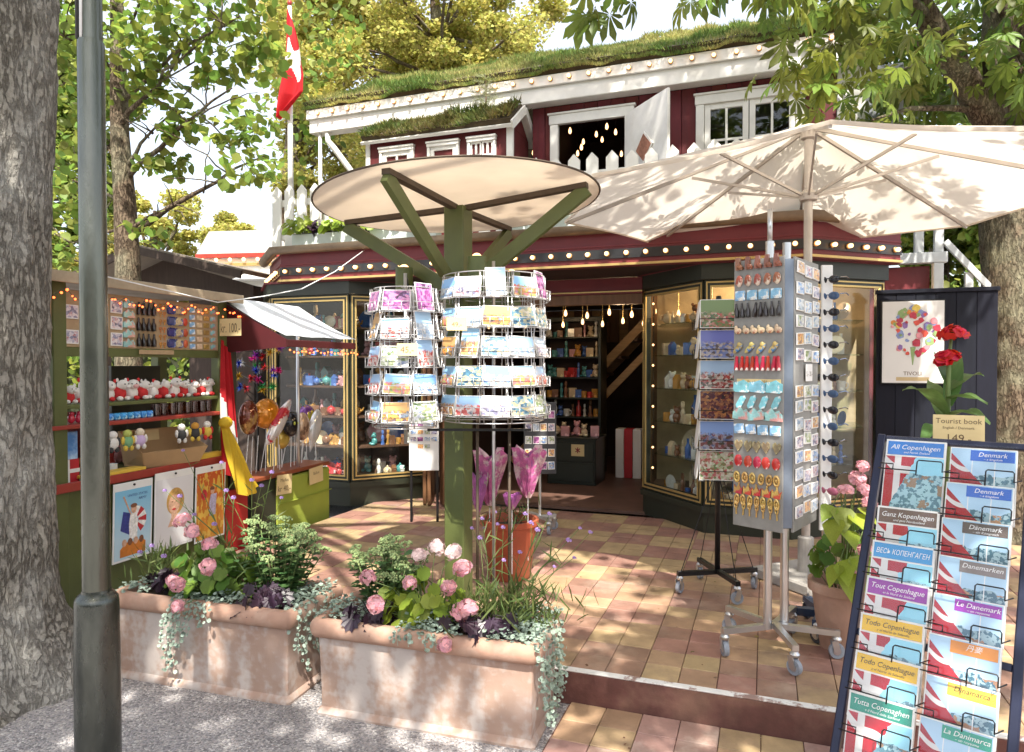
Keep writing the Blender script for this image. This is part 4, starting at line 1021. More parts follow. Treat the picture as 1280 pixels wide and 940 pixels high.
def spinner(name, label, M, ztop, tiers, dz, cols, rad, rot, zrod, desc, grp, skip=lambda t,c: False):
    t = thing(name, M, label, 'card rack')
    q = MB(); q.tube([(0,0,zrod),(0,0,ztop+.12)], .009, 8); q.build('spindle', m_wire, t, smooth=True)
    for c in range(cols):
        a0 = rot+2*math.pi*c/cols
        for sg in (-.06,.06):
            p = RZ(a0) @ Vector((sg, -rad, 0)); q = MB(); q.tube([(p.x,p.y,ztop-tiers*dz+.02),(p.x,p.y,ztop+.035)], .0026, 5); q.build('upright', m_wire, t, smooth=True)
    for z_ in (ztop+.035, ztop-tiers*dz+.02):
        q = MB(); n_ = 40; q.tube([(rad*math.cos(2*math.pi*k/n_),rad*math.sin(2*math.pi*k/n_),z_) for k in range(n_+1)], .003, 5)
        for k in range(4): q.tube([(0,0,z_),(rad*math.cos(k*1.571),rad*math.sin(k*1.571),z_)], .003, 5)
        q.build('ring', m_wire, t, smooth=True)
    for i in range(tiers):
        for c in range(cols):
            a0 = rot+2*math.pi*c/cols+rnd.uniform(-.03,.03)
            L_ = MT(0,0,ztop-(i+.62)*dz) @ RZ(a0) @ MT(0,-rad,0)
            new('wire_pocket', pocket_me, t, L_)
            w = (M @ L_) @ Vector((0,-.03,.05)); nrm = (M @ L_).to_3x3() @ Vector((0,-1,0))
            facing = nrm.dot(Vector((0,0,EYE))-w) > -.25
            if not facing or skip(i,c): continue
            up = rnd.random() < .22
            k = (rnd.randrange(10)*7+i*3+c) % 10; me = (cme2 if up else cme)[k]
            new('postcard', me, None, M @ L_ @ MT(rnd.uniform(-.006,.006),-.019,.002) @ RX(R(-rnd.uniform(9,17))) @ RY(rnd.uniform(-.06,.06)) @ MS(.98), label='%s %s postcard, %s tier of the %s spinner' % ('upright' if up else 'landscape', PNAME[k], ORD[i], desc), cat='postcard', group=grp)
    return t
SA = at(507,470,3.62)
spinner('postcard_spinner', 'narrow chrome wire postcard spinner hanging beside the olive post', MT(SA.x,3.62,0), 1.965, 5, .139, 7, .160, R(-8), 1.2, 'narrow hanging', 'postcards in the narrow spinner')
SB = at(617,470,3.74)
spinner('postcard_spinner', 'wide chrome wire postcard spinner in front of the olive post', MT(SB.x,3.74,0), 2.045, 5, .150, 12, .265, R(4), .3, 'wide', 'postcards in the wide spinner')
# stand of the wide spinner and hanger of the narrow one
sd = thing('spinner_stand', MT(SB.x,3.74,T), 'thin metal floor stand carrying the wide postcard spinner', 'stand')
for x in (-.085,.085):
    q = MB(); q.tube([(x,-.05,.02),(x,-.05,1.16)], .008, 8); q.build('leg', m_rail, sd, smooth=True)
q = MB(); q.cbox(-.16,.16,-.16,.12,0,.02,.004); q.build('base', m_blackmetal, sd)
q = MB(); q.bar((-.35,-.05,1.10),(.2,-.05,1.10),.02,.012); q.build('cross_bar', m_blackmetal, sd)
hg = thing('spinner_hanger', MT(SA.x,3.62,2.02), 'slim steel hanger rod between lamp arm and narrow spinner', 'hanger')
q = MB(); q.tube([(0,0,0),(0,0,.05),(-.02,.2,.06),(-.04,.38,.0)], .006, 6); q.build('rod', m_blackmetal, hg, smooth=True)
for px,py,Y_,w_,h_,ln,lab in ((509,437,3.41,.10,.062,[('45,-',-.25,.7)],'cream price sign reading 45 clipped to the narrow spinner'),(571,405,3.43,.10,.065,[('49,-',-.2,.5)],'small cream price sign clipped to the wide spinner'),):
    sign(MT(*at(px,py,Y_)) @ RZ(R(4)) @ RX(R(-8)), w_, h_, ln, lab)

# ------------------------------------------------------------------ castor base used by the rolling racks
def castor(parent, M, m_w, r=.038):
    q = MB(); q.lathe([(.022,r*2+.012),(.024,r*2+.022),(.016,r*2+.034),(.009,r*2+.04),(.009,r*2+.065)], 12, closed=True)
    q.bar((-.017,.0,r*.9),(-.017,.012,r*2+.014),.004,.03); q.bar((.017,0,r*.9),(.017,.012,r*2+.014),.004,.03); q.build('castor', m_chrome, parent, M, smooth=30)
    o = MB(); o.lathe([(r*.45,-.011),(r*.95,-.012),(r,-.006),(r,.006),(r*.95,.012),(r*.45,.011)], 20, MT(0,0,r) @ RY(R(90))); w = o.build('castor_wheel', m_w, parent, M, smooth=40)
    o = MB(); o.lathe([(.001,-.013),(r*.5,-.0125),(r*.5,.0125),(.001,.013)], 14, MT(0,0,r) @ RY(R(90))); o.build('wheel_hub', m_chrome, w, smooth=40)
def castor_base(t, n, L_, rot, m_arm, m_w, zarm=.115, w=.03, h=.028, wl=None):
    for k in range(n):
        a0 = rot+2*math.pi*k/n; e = Vector((math.cos(a0),math.sin(a0),0))
        q = MB(); q.bar(Vector((0,0,zarm+.004*(k%2))), e*L_+Vector((0,0,zarm+.004*(k%2))), w, h); q.build('base_arm', m_arm, t)
        castor(t, MT(e.x*(L_-.015), e.y*(L_-.015), -.01+.012) @ RZ(rnd.uniform(0,6.28)), m_w)

# ------------------------------------------------------------------ silver magnet rack
RCX, RCY = 1.33, 3.50
mr_ = thing('magnet_rack', MT(RCX,RCY,T), 'silver rolling rack hung with rows of souvenir magnets and packets', 'display rack')
castor_base(mr_, 5, .30, R(195), m_chrome, m_tyre, .128)
for x, y in ((-.045,-.02),(.055,.02)):
    q = MB(); q.tube([(x,y,.12),(x,y,2.06)], .021, 14); q.build('pole', m_chrome, mr_, smooth=40)
m_grid = mat('grey_pegboard', (.27,.265,.25), .5, metal=.2, var=.08, scale=40)
m_bluegrey = mat('blue_grey_steel', (.20,.24,.30), .4, metal=.5)
# two boards meeting near a blue-grey corner column
PA0 = at(917,480,3.52); PA1 = at(979,480,3.33); PB0 = at(993,480,3.34); PB1 = at(1022,480,3.62)
def board_frame(p0, p1):
    d = Vector((p1.x-p0.x, p1.y-p0.y, 0)); A = math.atan2(d.y, d.x); return MT(p0.x,p0.y,0) @ RZ(A), d.length
FA, LA = board_frame(PA0, PA1); FB, LB = board_frame(PB0, PB1)
rel = MT(-RCX,-RCY,-T)
zb0, zb1 = .80, 2.13
q = MB(); q.cbox(0, LA, 0, .012, zb0, zb1, .002, rel @ FA); q.build('magnet_board', m_grid, mr_)
q = MB(); q.cbox(0, LB, 0, .012, zb0+.0, zb1+.0, .002, rel @ FB); q.build('packet_board', m_grid, mr_)
mid = (PA1+PB0)/2
q = MB(); q.cbox(mid.x-.024, mid.x+.024, mid.y+.004, mid.y+.06, zb0+.02, zb1-.01, .004, rel); q.build('corner_column', m_bluegrey, mr_)
q = MB(); q.cbox(RCX-.03,RCX+.16,RCY+.08,RCY+.10,zb0,zb1-.02,.002,rel); q.build('rear_board', m_grid, mr_)
q = MB(); q.bar((-.045,-.02,1.3),(mid.x-RCX,mid.y+.03-RCY,1.3),.02); q.bar((-.045,-.02,.75),(mid.x-RCX,mid.y+.03-RCY,.75),.02); q.bar((-.045,-.02,1.8),(mid.x-RCX,mid.y+.03-RCY,1.8),.02); q.build('bracket', m_chrome, mr_)
q = MB(); q.tube([(-.045,-.02,2.06),(-.045,-.02,2.22)], .012, 10); q.build('top_rod', m_chrome, mr_, smooth=True)
def enamel(nm, c, **k): return mat(nm, c, k.pop('rough',.25), var=.25, scale=60, objrand=.15, coat=.4, **k)
e_brown = enamel('brown_enamel', (.22,.075,.03)); e_rust = enamel('rust_enamel', (.33,.09,.05), col2=(.6,.5,.4), thr=(.5,.55)); e_blue = enamel('pale_blue_enamel', (.25,.5,.75), col2=(.85,.85,.8), thr=(.5,.56))
e_black = enamel('bottle_black', (.02,.012,.01)); e_cream = enamel('cream_enamel', (.72,.55,.36), col2=(.4,.15,.1), thr=(.58,.62)); e_yel = enamel('slipper_enamel', (.65,.5,.15), col2=(.06,.22,.5), thr=(.48,.52)); e_red = enamel('guard_red', (.55,.03,.04), col2=(.75,.7,.65), thr=(.56,.6))
e_cyan = enamel('cyan_enamel', (.22,.60,.72), col2=(.8,.85,.85), thr=(.52,.57)); e_mix = enamel('harbour_enamel', (.3,.6,.6), col2=(.6,.3,.25), thr=(.48,.55)); e_olive = enamel('olive_enamel', (.22,.16,.08), col2=(.35,.3,.15), thr=(.5,.55)); e_gold = enamel('gold_enamel', (.62,.42,.13), metal=.4); e_crown = enamel('crown_enamel', (.60,.38,.10), col2=(.5,.03,.03), thr=(.47,.52))
def mg(kind):
    q = MB()
    if kind == 'boot': q.plate([(-.011,0),(.017,0),(.019,.008),(.008,.014),(.006,.036),(-.009,.036),(-.012,.015)], -.012, 0); q.sph((.006,-.01,.008),(.014,.006,.008),8,5); return q, e_brown
    if kind == 'ornament': q.sph((0,-.005,.016),(.017,.008,.017),9,6,wob=.12); q.sph((.004,-.011,.02),.006,6,5); return q, e_rust
    if kind == 'plaque': q.cbox(-.022,.022,-.006,0,0,.028,.002); q.cbox(-.017,.017,-.008,-.0055,.005,.023,.001); return q, e_blue
    if kind == 'bottle': q.lathe([(.001,0),(.0085,.001),(.009,.024),(.004,.036),(.0036,.05),(.001,.051)], 9, MT(0,-.006,0)); return q, e_black
    if kind == 'clog': q.sph((.003,-.007,.010),(.020,.008,.009),9,6); q.sph((-.008,-.007,.018),(.009,.007,.008),8,5); return q, e_cream
    if kind == 'slipper': q.sph((0,-.006,.014),(.024,.007,.009),9,6,RY(R(-35))); q.sph((.006,-.010,.022),(.009,.006,.008),8,5,RY(R(-20))); return q, e_yel
    if kind == 'guard': q.lathe([(.001,0),(.008,.001),(.009,.02),(.006,.032),(.0065,.034),(.0062,.046),(.002,.05)], 8, MT(0,-.006,0)); return q, e_red
    if kind == 'label_magnet': q.plate([(-.026,.004),(-.02,0),(.02,0),(.026,.004),(.026,.026),(.016,.030),(.006,.036),(-.008,.030),(-.026,.027)], -.006, 0); return q, e_cyan
    if kind == 'tilted_label': q.plate([(-.012,-.002),(.006,0),(.024,.030),(.020,.042),(.002,.038),(-.016,.008)], -.006, 0); return q, e_cyan
    if kind == 'harbour_magnet': q.plate([(-.028,0),(.028,0),(.026,.018),(.016,.030),(.004,.024),(-.006,.036),(-.018,.026),(-.027,.020)], -.007, 0); return q, e_mix
    if kind == 'heart': q.plate([(0,0),(.016,.016),(.017,.027),(.009,.033),(0,.026),(-.009,.033),(-.017,.027),(-.016,.016)], -.006, 0); return q, e_olive
    if kind == 'disc': q.lathe([(.001,-.001),(.017,0),(.017,.005),(.012,.007),(.001,.008)], 14, MT(0,0,.017) @ RX(R(90))); return q, e_red
    if kind == 'ring': q.tube([(.013*math.cos(a),-.004,.016+.013*math.sin(a)) for a in [2*math.pi*k/14 for k in range(15)]], .0045, 6); q.sph((0,-.004,.016),(.007,.004,.007),7,5); return q, e_gold
    if kind == 'crown': q.plate([(-.017,0),(.017,0),(.02,.022),(.011,.014),(0,.027),(-.011,.014),(-.02,.022)], -.007, 0); q.sph((0,-.004,.029),.004,6,4); return q, e_crown
    if kind == 'key': q.tube([(0,-.004,.0),(0,-.004,.02)], .004, 6); q.tube([(.009*math.cos(a),-.004,.028+.009*math.sin(a)) for a in [2*math.pi*k/12 for k in range(13)]], .0035, 6); return q, e_gold
ROWS = [(90,'boot',5,'brown boot shaped'),(150,'ornament',5,'rust red round figure'),(200,'plaque',4,'pale blue and white plaque'),(262,'bottle',8,'black beer bottle shaped'),(322,'clog',6,'cream wooden clog'),(388,'slipper',4,'yellow and blue slipper'),(452,'guard',9,'red uniformed guard'),(530,'label_magnet',3,'cyan name plate'),(585,'tilted_label',4,'tilted cyan clog'),(628,'harbour_magnet',3,'teal harbour houses'),(680,'plaque',4,'blue picture plaque'),(745,'heart',5,'olive heart'),(800,'disc',5,'red and white round'),(820,'disc',0,''),(858,'ring',6,'golden ring'),(898,'crown',5,'gold and red crown'),(940,'ring',7,'small golden medallion'),(975,'key',7,'golden key')]
for yy, kind, n_, lab in ROWS:
    if not n_: continue
    q, m_ = mg(kind)
    me = q.mesh(kind+'_magnet' if not kind.endswith('magnet') else kind, m_, 40)
    z_ = zb1-.02-(yy-70)/940*(zb1-zb0-.03)
    for k in range(n_):
        x = LA*(k+.5)/n_*.96+LA*.02
        s_ = min(1.25, LA/n_*.95/.046) if kind in ('bottle','guard','ring','key','disc','crown','clog','boot','ornament','heart') else LA/n_*.9/.052
        if kind in ('bottle','guard'): s_ = 1.15
        new('souvenir_magnet', me, None, FA @ MT(x,-.0015,z_) @ RY(rnd.uniform(-.12,.12)) @ MS(s_*1.12,1.3,1.75 if kind not in ('bottle','guard','tilted_label') else 1.45), label=lab+' souvenir magnet on the silver rack', cat='magnet', group='magnets in one row of the silver rack')
sign(FA @ MT(LA*.52,-.004,zb1-.02-(490-70)/940*(zb1-zb0-.03)), .23, .022, [('Pr. stk. 3,- 250,-',-.35,.8)], 'narrow cream price strip between magnet rows on the silver rack')
# packets on the second board
pk_m = [print_mat('packet_print_%d' % k, PALS[k], scale=(3.,3.), border=.08) for k in range(6)]
pq = MB(); pq.cbox(-.022,.022,-.008,0,0,.06,.002); pk_me = [pq.mesh('packet', m_) for m_ in pk_m]
pq = MB(); pq.cbox(-.022,.022,-.008,0,0,.06,.002); pk_me.append(pq.mesh('packet', m_card))
PKN = ('blue','orange','green','red grey','magenta','pale blue','white')
for i in range(15):
    if i in (6,): continue
    for c in range(3):
        x = LB*(c+.5)/3; z_ = zb1-.085-i*.084
        kk = rnd.choice((0,1,3,5,0,2,1,3)); new('souvenir_packet', pk_me[kk], None, FB @ MT(x+rnd.uniform(-.004,.004),-.0015,z_+rnd.uniform(-.012,.012)) @ RY(rnd.uniform(-.05,.05)) @ MS(LB/3/.05,1,1), label='%s souvenir packet, row %s of packets on the silver rack' % (PKN[kk], ('one','two','three','four','five','six','seven','eight','nine','ten','eleven','twelve','thirteen','fourteen','fifteen')[i]), cat='packet', group='packets on the silver rack')
sign(FB @ MT(LB*.5,-.012,zb1-.085-6*.084+.03), .10, .085, [('5,-  20,-',-.2,.4)], 'white price sign hung among packets on the silver rack', m=m_card)
# sunglasses strip
sgx = at(1031,470,3.72)
ss = thing('sunglasses_stand', MT(sgx.x+.02,sgx.y+.03,T), 'slim white sunglasses stand behind the silver rack', 'display stand')
q = MB(); q.cbox(-.03,.03,-.008,.008,.55,1.98,.003); q.build('strip', m_card, ss)
q = MB(); q.tube([(0,.012,.03),(0,.012,1.95)], .011, 8); q.build('pole', m_chrome, ss)
castor_base(ss, 5, .21, R(20), mat('dark_blue_plastic', (.03,.05,.10), .35), m_rubber, .10, .045, .04)
lm = [mat('dark_lens', (.02,.022,.03), .08, coat=.6), mat('blue_lens', (.06,.12,.25), .08, coat=.6), mat('pink_lens', (.4,.12,.2), .1, coat=.6)]
gq = MB()
for sx in (-1,1): gq.sph((sx*.034,-.004,0),(.031,.006,.022),12,7); gq.tube([(sx*.066,0,.008),(sx*.068,.06,.006),(sx*.064,.09,-.008)], .003, 5)
gq.tube([(-.006,-.006,.006),(.006,-.006,.006)], .003, 5)
sg_me = [gq.mesh('sunglasses', m_, 50) for m_ in lm]
for k in range(15):
    new('sunglasses', sg_me[2 if k == 13 else k % 2], None, MT(sgx.x+.02,sgx.y+.014-.002,T+1.90-k*.087) @ RZ(R(-52)+rnd.uniform(-.12,.12)) @ RX(R(8)), label=('pink' if k == 13 else ('black','blue')[k % 2])+' lens sunglasses on the white strip stand', cat='sunglasses', group='sunglasses on the strip stand')

# ------------------------------------------------------------------ black stand with large cards
bs = thing('poster_card_stand', MT(*at(898,470,4.42)[:2],T), 'black four armed rolling stand stacked with large picture cards', 'display stand')
BSX, BSY = at(898,470,4.42)[:2]
castor_base(bs, 4, .27, R(190), m_blackmetal, m_tyre, .125)
q = MB(); q.tube([(0,0,.11),(0,0,1.88)], .017, 10); q.build('pole', m_blackmetal, bs, smooth=True)
for k in range(4):
    a0 = R(190)+k*math.pi/2; q = MB(); q.tube([(.25*math.cos(a0),.25*math.sin(a0),.125),(.02*math.cos(a0),.02*math.sin(a0),.76)], .003, 5); q.build('stay', m_blackmetal, bs)
m_big = [print_mat('large_card_%d' % k, p_, scale=(9.,8.), sky=s_, border=.02, warp=.35) for k, (p_, s_) in enumerate((
    (((.04,.09,.02),(.14,.2,.06),(.42,.04,.04),(.5,.42,.32)),(.14,.22,.06)), (((.06,.09,.30),(.2,.25,.5),(.5,.42,.34),(.08,.06,.07)),(.14,.16,.48)), (((.30,.02,.02),(.6,.55,.5),(.06,.06,.04),(.4,.05,.04)),(.35,.5,.7)),
    (((.02,.008,.012),(.12,.015,.02),(.42,.18,.05),(.05,.01,.04)),None), (((.06,.09,.24),(.34,.34,.4),(.2,.05,.05),(.04,.06,.04)),(.22,.34,.65)), (((.35,.4,.24),(.6,.6,.5),(.45,.05,.07),(.14,.22,.08)),None)))]
lab6 = ('park parade','blue harbour at dusk','marching guards','dark night','blue town view','pale floral')
for i in range(6):
    z_ = 2.02-T-.188*(i+1)
    for c, (ax, ay, rz) in enumerate(((0,-.135,0),(-.135,0,-90),(.135,0,90))):
        L_ = MT(0,0,z_) @ RZ(R(rz-12)) @ MT(0,-.125,0)
        q = MB(); q.tube([(-.128,.0,.01),(-.128,-.03,.0),(-.128,-.03,.06),(.128,-.03,.06),(.128,-.03,0),(.128,0,.01)], .0026, 5); q.tube([(-.128,-.03,.0),(.128,-.03,.0)], .0026, 5); q.build('wire_pocket', m_blackmetal, bs, L_)
        q = MB(); q.box(-.122,.122,-.004,.004,0,.178)
        q.build('picture_card', m_big[i] if c != 1 else m_card, None, MT(BSX,BSY,T) @ L_ @ MT(0,-.014,.004) @ RX(R(-7)),
                label=('large %s picture card facing out of the black stand' % lab6[i]) if c == 0 else ('white backed large card on the flank of the black stand' if c == 1 else 'large picture card turned sideways on the black stand'), cat='picture card', group=None if c == 0 else 'sideways cards on the black stand')

# ------------------------------------------------------------------ rack of tourist books at the right
PHI, LEAN = R(41.97), R(28.24)
BK = MT(1.4315,2.6506,1.3277) @ RZ(-PHI) @ RX(-LEAN)        # x right, z up along the leaning face, -y towards the reader
br = thing('book_rack', BK, 'leaning navy wire rack filled with two columns of tourist books', 'book rack')
m_navy = mat('navy_frame', (.018,.022,.05), .4, metal=.3)
for x in (-.03, .445):
    q = MB(); q.cbox(x-.014,x+.014,.03,.06,-1.47,.035,.004); q.build('side_rail', m_navy, br)
for z_ in (.02,-.72,-1.42):
    q = MB(); q.cbox(-.016,.431,.036,.054,z_-.012,z_+.012,.003); q.build('cross_bar', m_navy, br)
for x in (-.03,.445):
    q = MB(); a0 = BK.inverted() @ (BK @ Vector((x,.05,0))+Vector((.12,.14,0))); top = Vector((x,.07,-.05)); w_ = BK @ top; foot = BK.inverted() @ Vector((w_.x+.18,w_.y+.2,.005)); q.bar(top, foot, .02); q.build('rear_leg', m_navy, br)
def cover_mat(name, kind):
    m, nt, b = nodes(name); L = nt.links.new; b.inputs['Roughness'].default_value = .18; b.inputs['Coat Weight'].default_value = .5
    tc = nd(nt,'ShaderNodeTexCoord'); sp = nd(nt,'ShaderNodeSeparateXYZ'); L(tc.outputs['Object'], sp.inputs[0])
    def math_(op, a, b_=None, c=None):
        n = nd(nt,'ShaderNodeMath',operation=op)
        for i, v in enumerate((a,b_,c)):
            if v is None: continue
            if isinstance(v,(int,float)): n.inputs[i].default_value = v
            else: L(v, n.inputs[i])
        return n.outputs[0]
    def mix(f, c1, c2):
        n = nd(nt,'ShaderNodeMixRGB'); L(f, n.inputs[0])
        for i, c in ((1,c1),(2,c2)):
            if isinstance(c,tuple): n.inputs[i].default_value = c4(c)
            else: L(c, n.inputs[i])
        return n.outputs[0]
    X, Z = sp.outputs['X'], sp.outputs['Z']
    oi = nd(nt,'ShaderNodeObjectInfo'); rw = math_('MULTIPLY', oi.outputs['Random'], 40.)
    no = nd(nt,'ShaderNodeTexNoise',noise_dimensions='4D',Scale=22.,Detail=6.); L(tc.outputs['Object'], no.inputs['Vector']); L(rw, no.inputs['W'])
    n2 = nd(nt,'ShaderNodeTexNoise',noise_dimensions='4D',Scale=75.,Detail=6.); L(tc.outputs['Object'], n2.inputs['Vector']); L(rw, n2.inputs['W'])
    wave = math_('MULTIPLY_ADD', math_('SINE', math_('MULTIPLY', X, 45.)), .012, Z)
    if kind == 'a':     # waving flag at the left, pale sky and water at the right
        fld = mix(math_('GREATER_THAN', n2.outputs['Fac'], .50), (.10,.22,.28), (.34,.55,.62))
        fld = mix(math_('GREATER_THAN', no.outputs['Fac'], .58), fld, (.30,.20,.13))
        fld = mix(math_('GREATER_THAN', math_('ADD', Z, math_('MULTIPLY', no.outputs['Fac'], .05)), -.10), fld, (.30,.66,.82))
        fl = mix(math_('COMPARE', math_('ADD', wave, math_('MULTIPLY', X, .55)), -.075, .014), (.40,.012,.02), (.66,.65,.64))
        fl = mix(math_('COMPARE', X, .045, .011), fl, (.66,.65,.64))
        edge = math_('ADD', math_('ADD', X, math_('MULTIPLY', Z, -.45)), math_('MULTIPLY', no.outputs['Fac'], .06))
        out = mix(math_('LESS_THAN', math_('ADD', edge, math_('MULTIPLY', oi.outputs['Random'], .05)), .20), fld, fl)
    else:               # row of small photographs
        fld = mix(math_('GREATER_THAN', n2.outputs['Fac'], .50), (.07,.16,.22), (.32,.46,.52))
        fld = mix(math_('GREATER_THAN', no.outputs['Fac'], .57), fld, (.42,.22,.12))
        fld = mix(math_('GREATER_THAN', math_('ADD', Z, math_('MULTIPLY', no.outputs['Fac'], .06)), -.065), fld, (.42,.62,.80))
        fr = math_('FRACT', math_('MULTIPLY', X, 15.0)); out = mix(math_('LESS_THAN', fr, .04), fld, (.8,.8,.8))
        fl = mix(math_('COMPARE', math_('ADD', wave, math_('MULTIPLY', X, .4)), -.05, .008), (.36,.012,.02), (.66,.65,.64))
        out = mix(math_('LESS_THAN', math_('ADD', X, math_('MULTIPLY', Z, .9)), -.015), out, fl)
    L(out, b.inputs['Base Color']); return m
mc_a, mc_b = cover_mat('copenhagen_cover', 'a'), cover_mat('denmark_cover', 'b')
q = MB(); q.cbox(0,.197,0,.011,-.262,0,.001); page_me = q.mesh('pages', m_card)
q = MB(); q.box(.004,.193,-.0012,-.0001,-.258,-.064); pic_a = q.mesh('cover_picture', mc_a)
q = MB(); q.box(.004,.193,-.0012,-.0001,-.258,-.004); pic_b = q.mesh('cover_picture', mc_b)
m_white_ink = mat('white_ink', (.85,.85,.85), .4, var=.02)
m_film = glass('clear_wrapper', (.98,.98,.98), .10, -.02)
q = MB(); q.box(-.002,.199,-.0035,-.003,-.262,.012); film_me = q.mesh('wrapper', m_film)
BL = [(0,'l','All Copenhagen','and North Zealand',(.03,.20,.60),0),(2,'l','Ganz Kopenhagen','und ganz Nordseeland',(.16,.10,.08),0),(3,'l','ВЕСЬ КОПЕНГАГЕН',None,(.05,.30,.62),0),(4,'l','Tout Copenhague','et le Nord du Sealand',(.30,.04,.34),0),(5,'l','Todo Copenhague','y el Norte de Selandia',(.78,.48,.02),1),(6,'l','Todo Copenhague','y el Norte de Selandia',(.78,.48,.02),1),(7,'l','Tutta Copenaghen','e il Nord della Sjælland',(.03,.28,.20),0),
      (0,'r','Denmark','– a kingdom',(.04,.14,.55),0),(1,'r','Denmark','– a kingdom',(.04,.14,.55),0),(2,'r','Dänemark','– ein Königreich',(.13,.10,.09),0),(3,'r','Danemarken',None,(.24,.20,.19),0),(4,'r','Le Danemark','– un royaume',(.28,.03,.36),0),(5,'r','丹麥',None,(.70,.26,.03),0),(6,'r','Dinamarca',None,(.76,.50,.05),1),(7,'r','La Danimarca','– un royaume',(.04,.34,.24),0)]
cname = {(.03,.20,.60):'blue',(.16,.10,.08):'brown',(.05,.30,.62):'sky blue',(.30,.04,.34):'purple',(.78,.48,.02):'yellow',(.03,.28,.20):'green',(.04,.14,.55):'blue',(.13,.10,.09):'dark brown',(.24,.20,.19):'grey',(.28,.03,.36):'purple',(.70,.26,.03):'orange',(.76,.50,.05):'yellow',(.04,.34,.24):'green'}
for i, c, t1_, t2_, colr, dark in BL:
    u0 = 0 if c == 'l' else .2087; s_ = i*.1317+(.0142 if c == 'r' else 0)
    M = BK @ MT(u0+rnd.uniform(-.003,.003), 0, -s_+rnd.uniform(-.003,.004)) @ RX(R(8.5+rnd.uniform(-.4,.4))) @ RY(rnd.uniform(-.014,.014))
    dup_ = (t1_ in ('Todo Copenhague','Denmark'))
    bk = thing('tourist_book', M, ('%s banded guide book titled %s in the book rack%s' % (cname[colr], t1_, {(0,'r'):', topmost of its column',(1,'r'):', above the dark brown one',(5,'l'):', directly below the purple one',(6,'l'):', directly above the green one'}.get((i,c),''))), 'book', None)
    new('pages', page_me, bk); new('cover_picture', pic_a if c == 'l' else pic_b, bk)
    bm = mat('band_%s_%s' % (cname[colr].replace(' ','_'), c), colr, .25, var=.05, coat=.4)
    q = MB()
    if c == 'l': q.box(.007,.190,-.0016,-.0004,-.058,-.007)
    else: q.box(.062,.190,-.0022,-.0013,-.046,-.008)
    q.build('title_band', bm, bk)
    mi = m_ink if dark else m_white_ink
    if c == 'l':
        text(t1_, bk, .098, -.0022, -.036 if t2_ else -.042, .025, mi, .165, .25, 'title')
        if t2_: text(t2_, bk, .104, -.0022, -.051, .011, mi, .14, .25, 'subtitle')
    else:
        text(t1_, bk, .126, -.0028, -.030, .022, mi, .12, .25, 'title')
        if t2_: text(t2_, bk, .128, -.0028, -.042, .011, mi, .10, .25, 'subtitle')
    new('wrapper', film_me, bk)
    # wire pocket in front of the book
    q = MB(); z0 = -s_-.125
    q.tube([(u0+.215,-.0,z0+.02),(u0+.197,-.030,z0-.0),(u0+.197,-.034,z0+.030),(u0+.192,-.035,z0+.036),(u0+.122,-.035,z0+.036),(u0+.117,-.034,z0+.030),(u0+.117,-.030,z0-.02)], .0024, 6)
    q.tube([(u0-.01,-.028,z0-.004),(u0+.117,-.030,z0-.004)], .0024, 6); q.tube([(u0+.04,-.03,z0-.004),(u0+.04,-.03,z0+.016),(u0-.004,-.03,z0+.016)], .0024, 6)
    q.build('wire_pocket', m_blackmetal, br, smooth=True)
sw = at(1198,538,2.62)
sign(MT(*sw) @ RZ(R(-30)) @ RX(R(-6)), .165, .115, [('Tourist book',.22,.24),('English / Denmark',.04,.12),('149.-',-.38,.36)], 'cream sign reading Tourist book above the book rack')

# ------------------------------------------------------------------ terracotta planters
def terracotta():
    m, nt, b = nodes('limed_terracotta'); L = nt.links.new
    tc = nd(nt,'ShaderNodeTexCoord')
    n1 = nd(nt,'ShaderNodeTexNoise',Scale=3.2,Detail=8.,Roughness=.62); L(tc.outputs['Object'], n1.inputs['Vector'])
    mp = nd(nt,'ShaderNodeMapping'); mp.inputs['Scale'].default_value = (5,5,1.1); L(tc.outputs['Object'], mp.inputs['Vector'])
    n2 = nd(nt,'ShaderNodeTexNoise',Scale=1.5,Detail=6.); L(mp.outputs[0], n2.inputs['Vector'])
    n3 = nd(nt,'ShaderNodeTexNoise',Scale=26.,Detail=6.); L(tc.outputs['Object'], n3.inputs['Vector'])
    cr = nd(nt,'ShaderNodeValToRGB'); L(n1.outputs['Fac'], cr.inputs[0]); e = cr.color_ramp.elements
    e[0].position=.3; e[0].color=(.34,.215,.165,1); e[1].position=.7; e[1].color=(.45,.335,.28,1); e.new(.5).color=(.41,.28,.215,1)
    ad = nd(nt,'ShaderNodeMath',operation='MULTIPLY_ADD'); ad.inputs[1].default_value=.5; L(n3.outputs['Fac'], ad.inputs[0]); L(n2.outputs['Fac'], ad.inputs[2])
    r = nd(nt,'ShaderNodeMapRange'); r.inputs[1].default_value=.66; r.inputs[2].default_value=.86; r.inputs[4].default_value=.62; L(ad.outputs[0], r.inputs[0])
    mx = nd(nt,'ShaderNodeMixRGB'); mx.inputs['Color2'].default_value=(.58,.55,.52,1); L(r.outputs[0], mx.inputs[0]); L(cr.outputs[0], mx.inputs['Color1'])
    L(mx.outputs[0], b.inputs['Base Color']); b.inputs['Roughness'].default_value=.85
    bp = nd(nt,'ShaderNodeBump',Strength=.18,Distance=.01); L(n3.outputs['Fac'], bp.inputs['Height']); L(bp.outputs[0], b.inputs['Normal'])
    return m
m_terra = terracotta()
m_rimterra = mat('warm_terracotta', (.41,.245,.175), .8, var=.2, scale=5, col2=(.50,.37,.29), thr=(.5,.68), bump=.12, bscale=30)
m_earth = mat('potting_soil', (.05,.035,.025), .95, var=.4, scale=30, bump=.5, bscale=50)
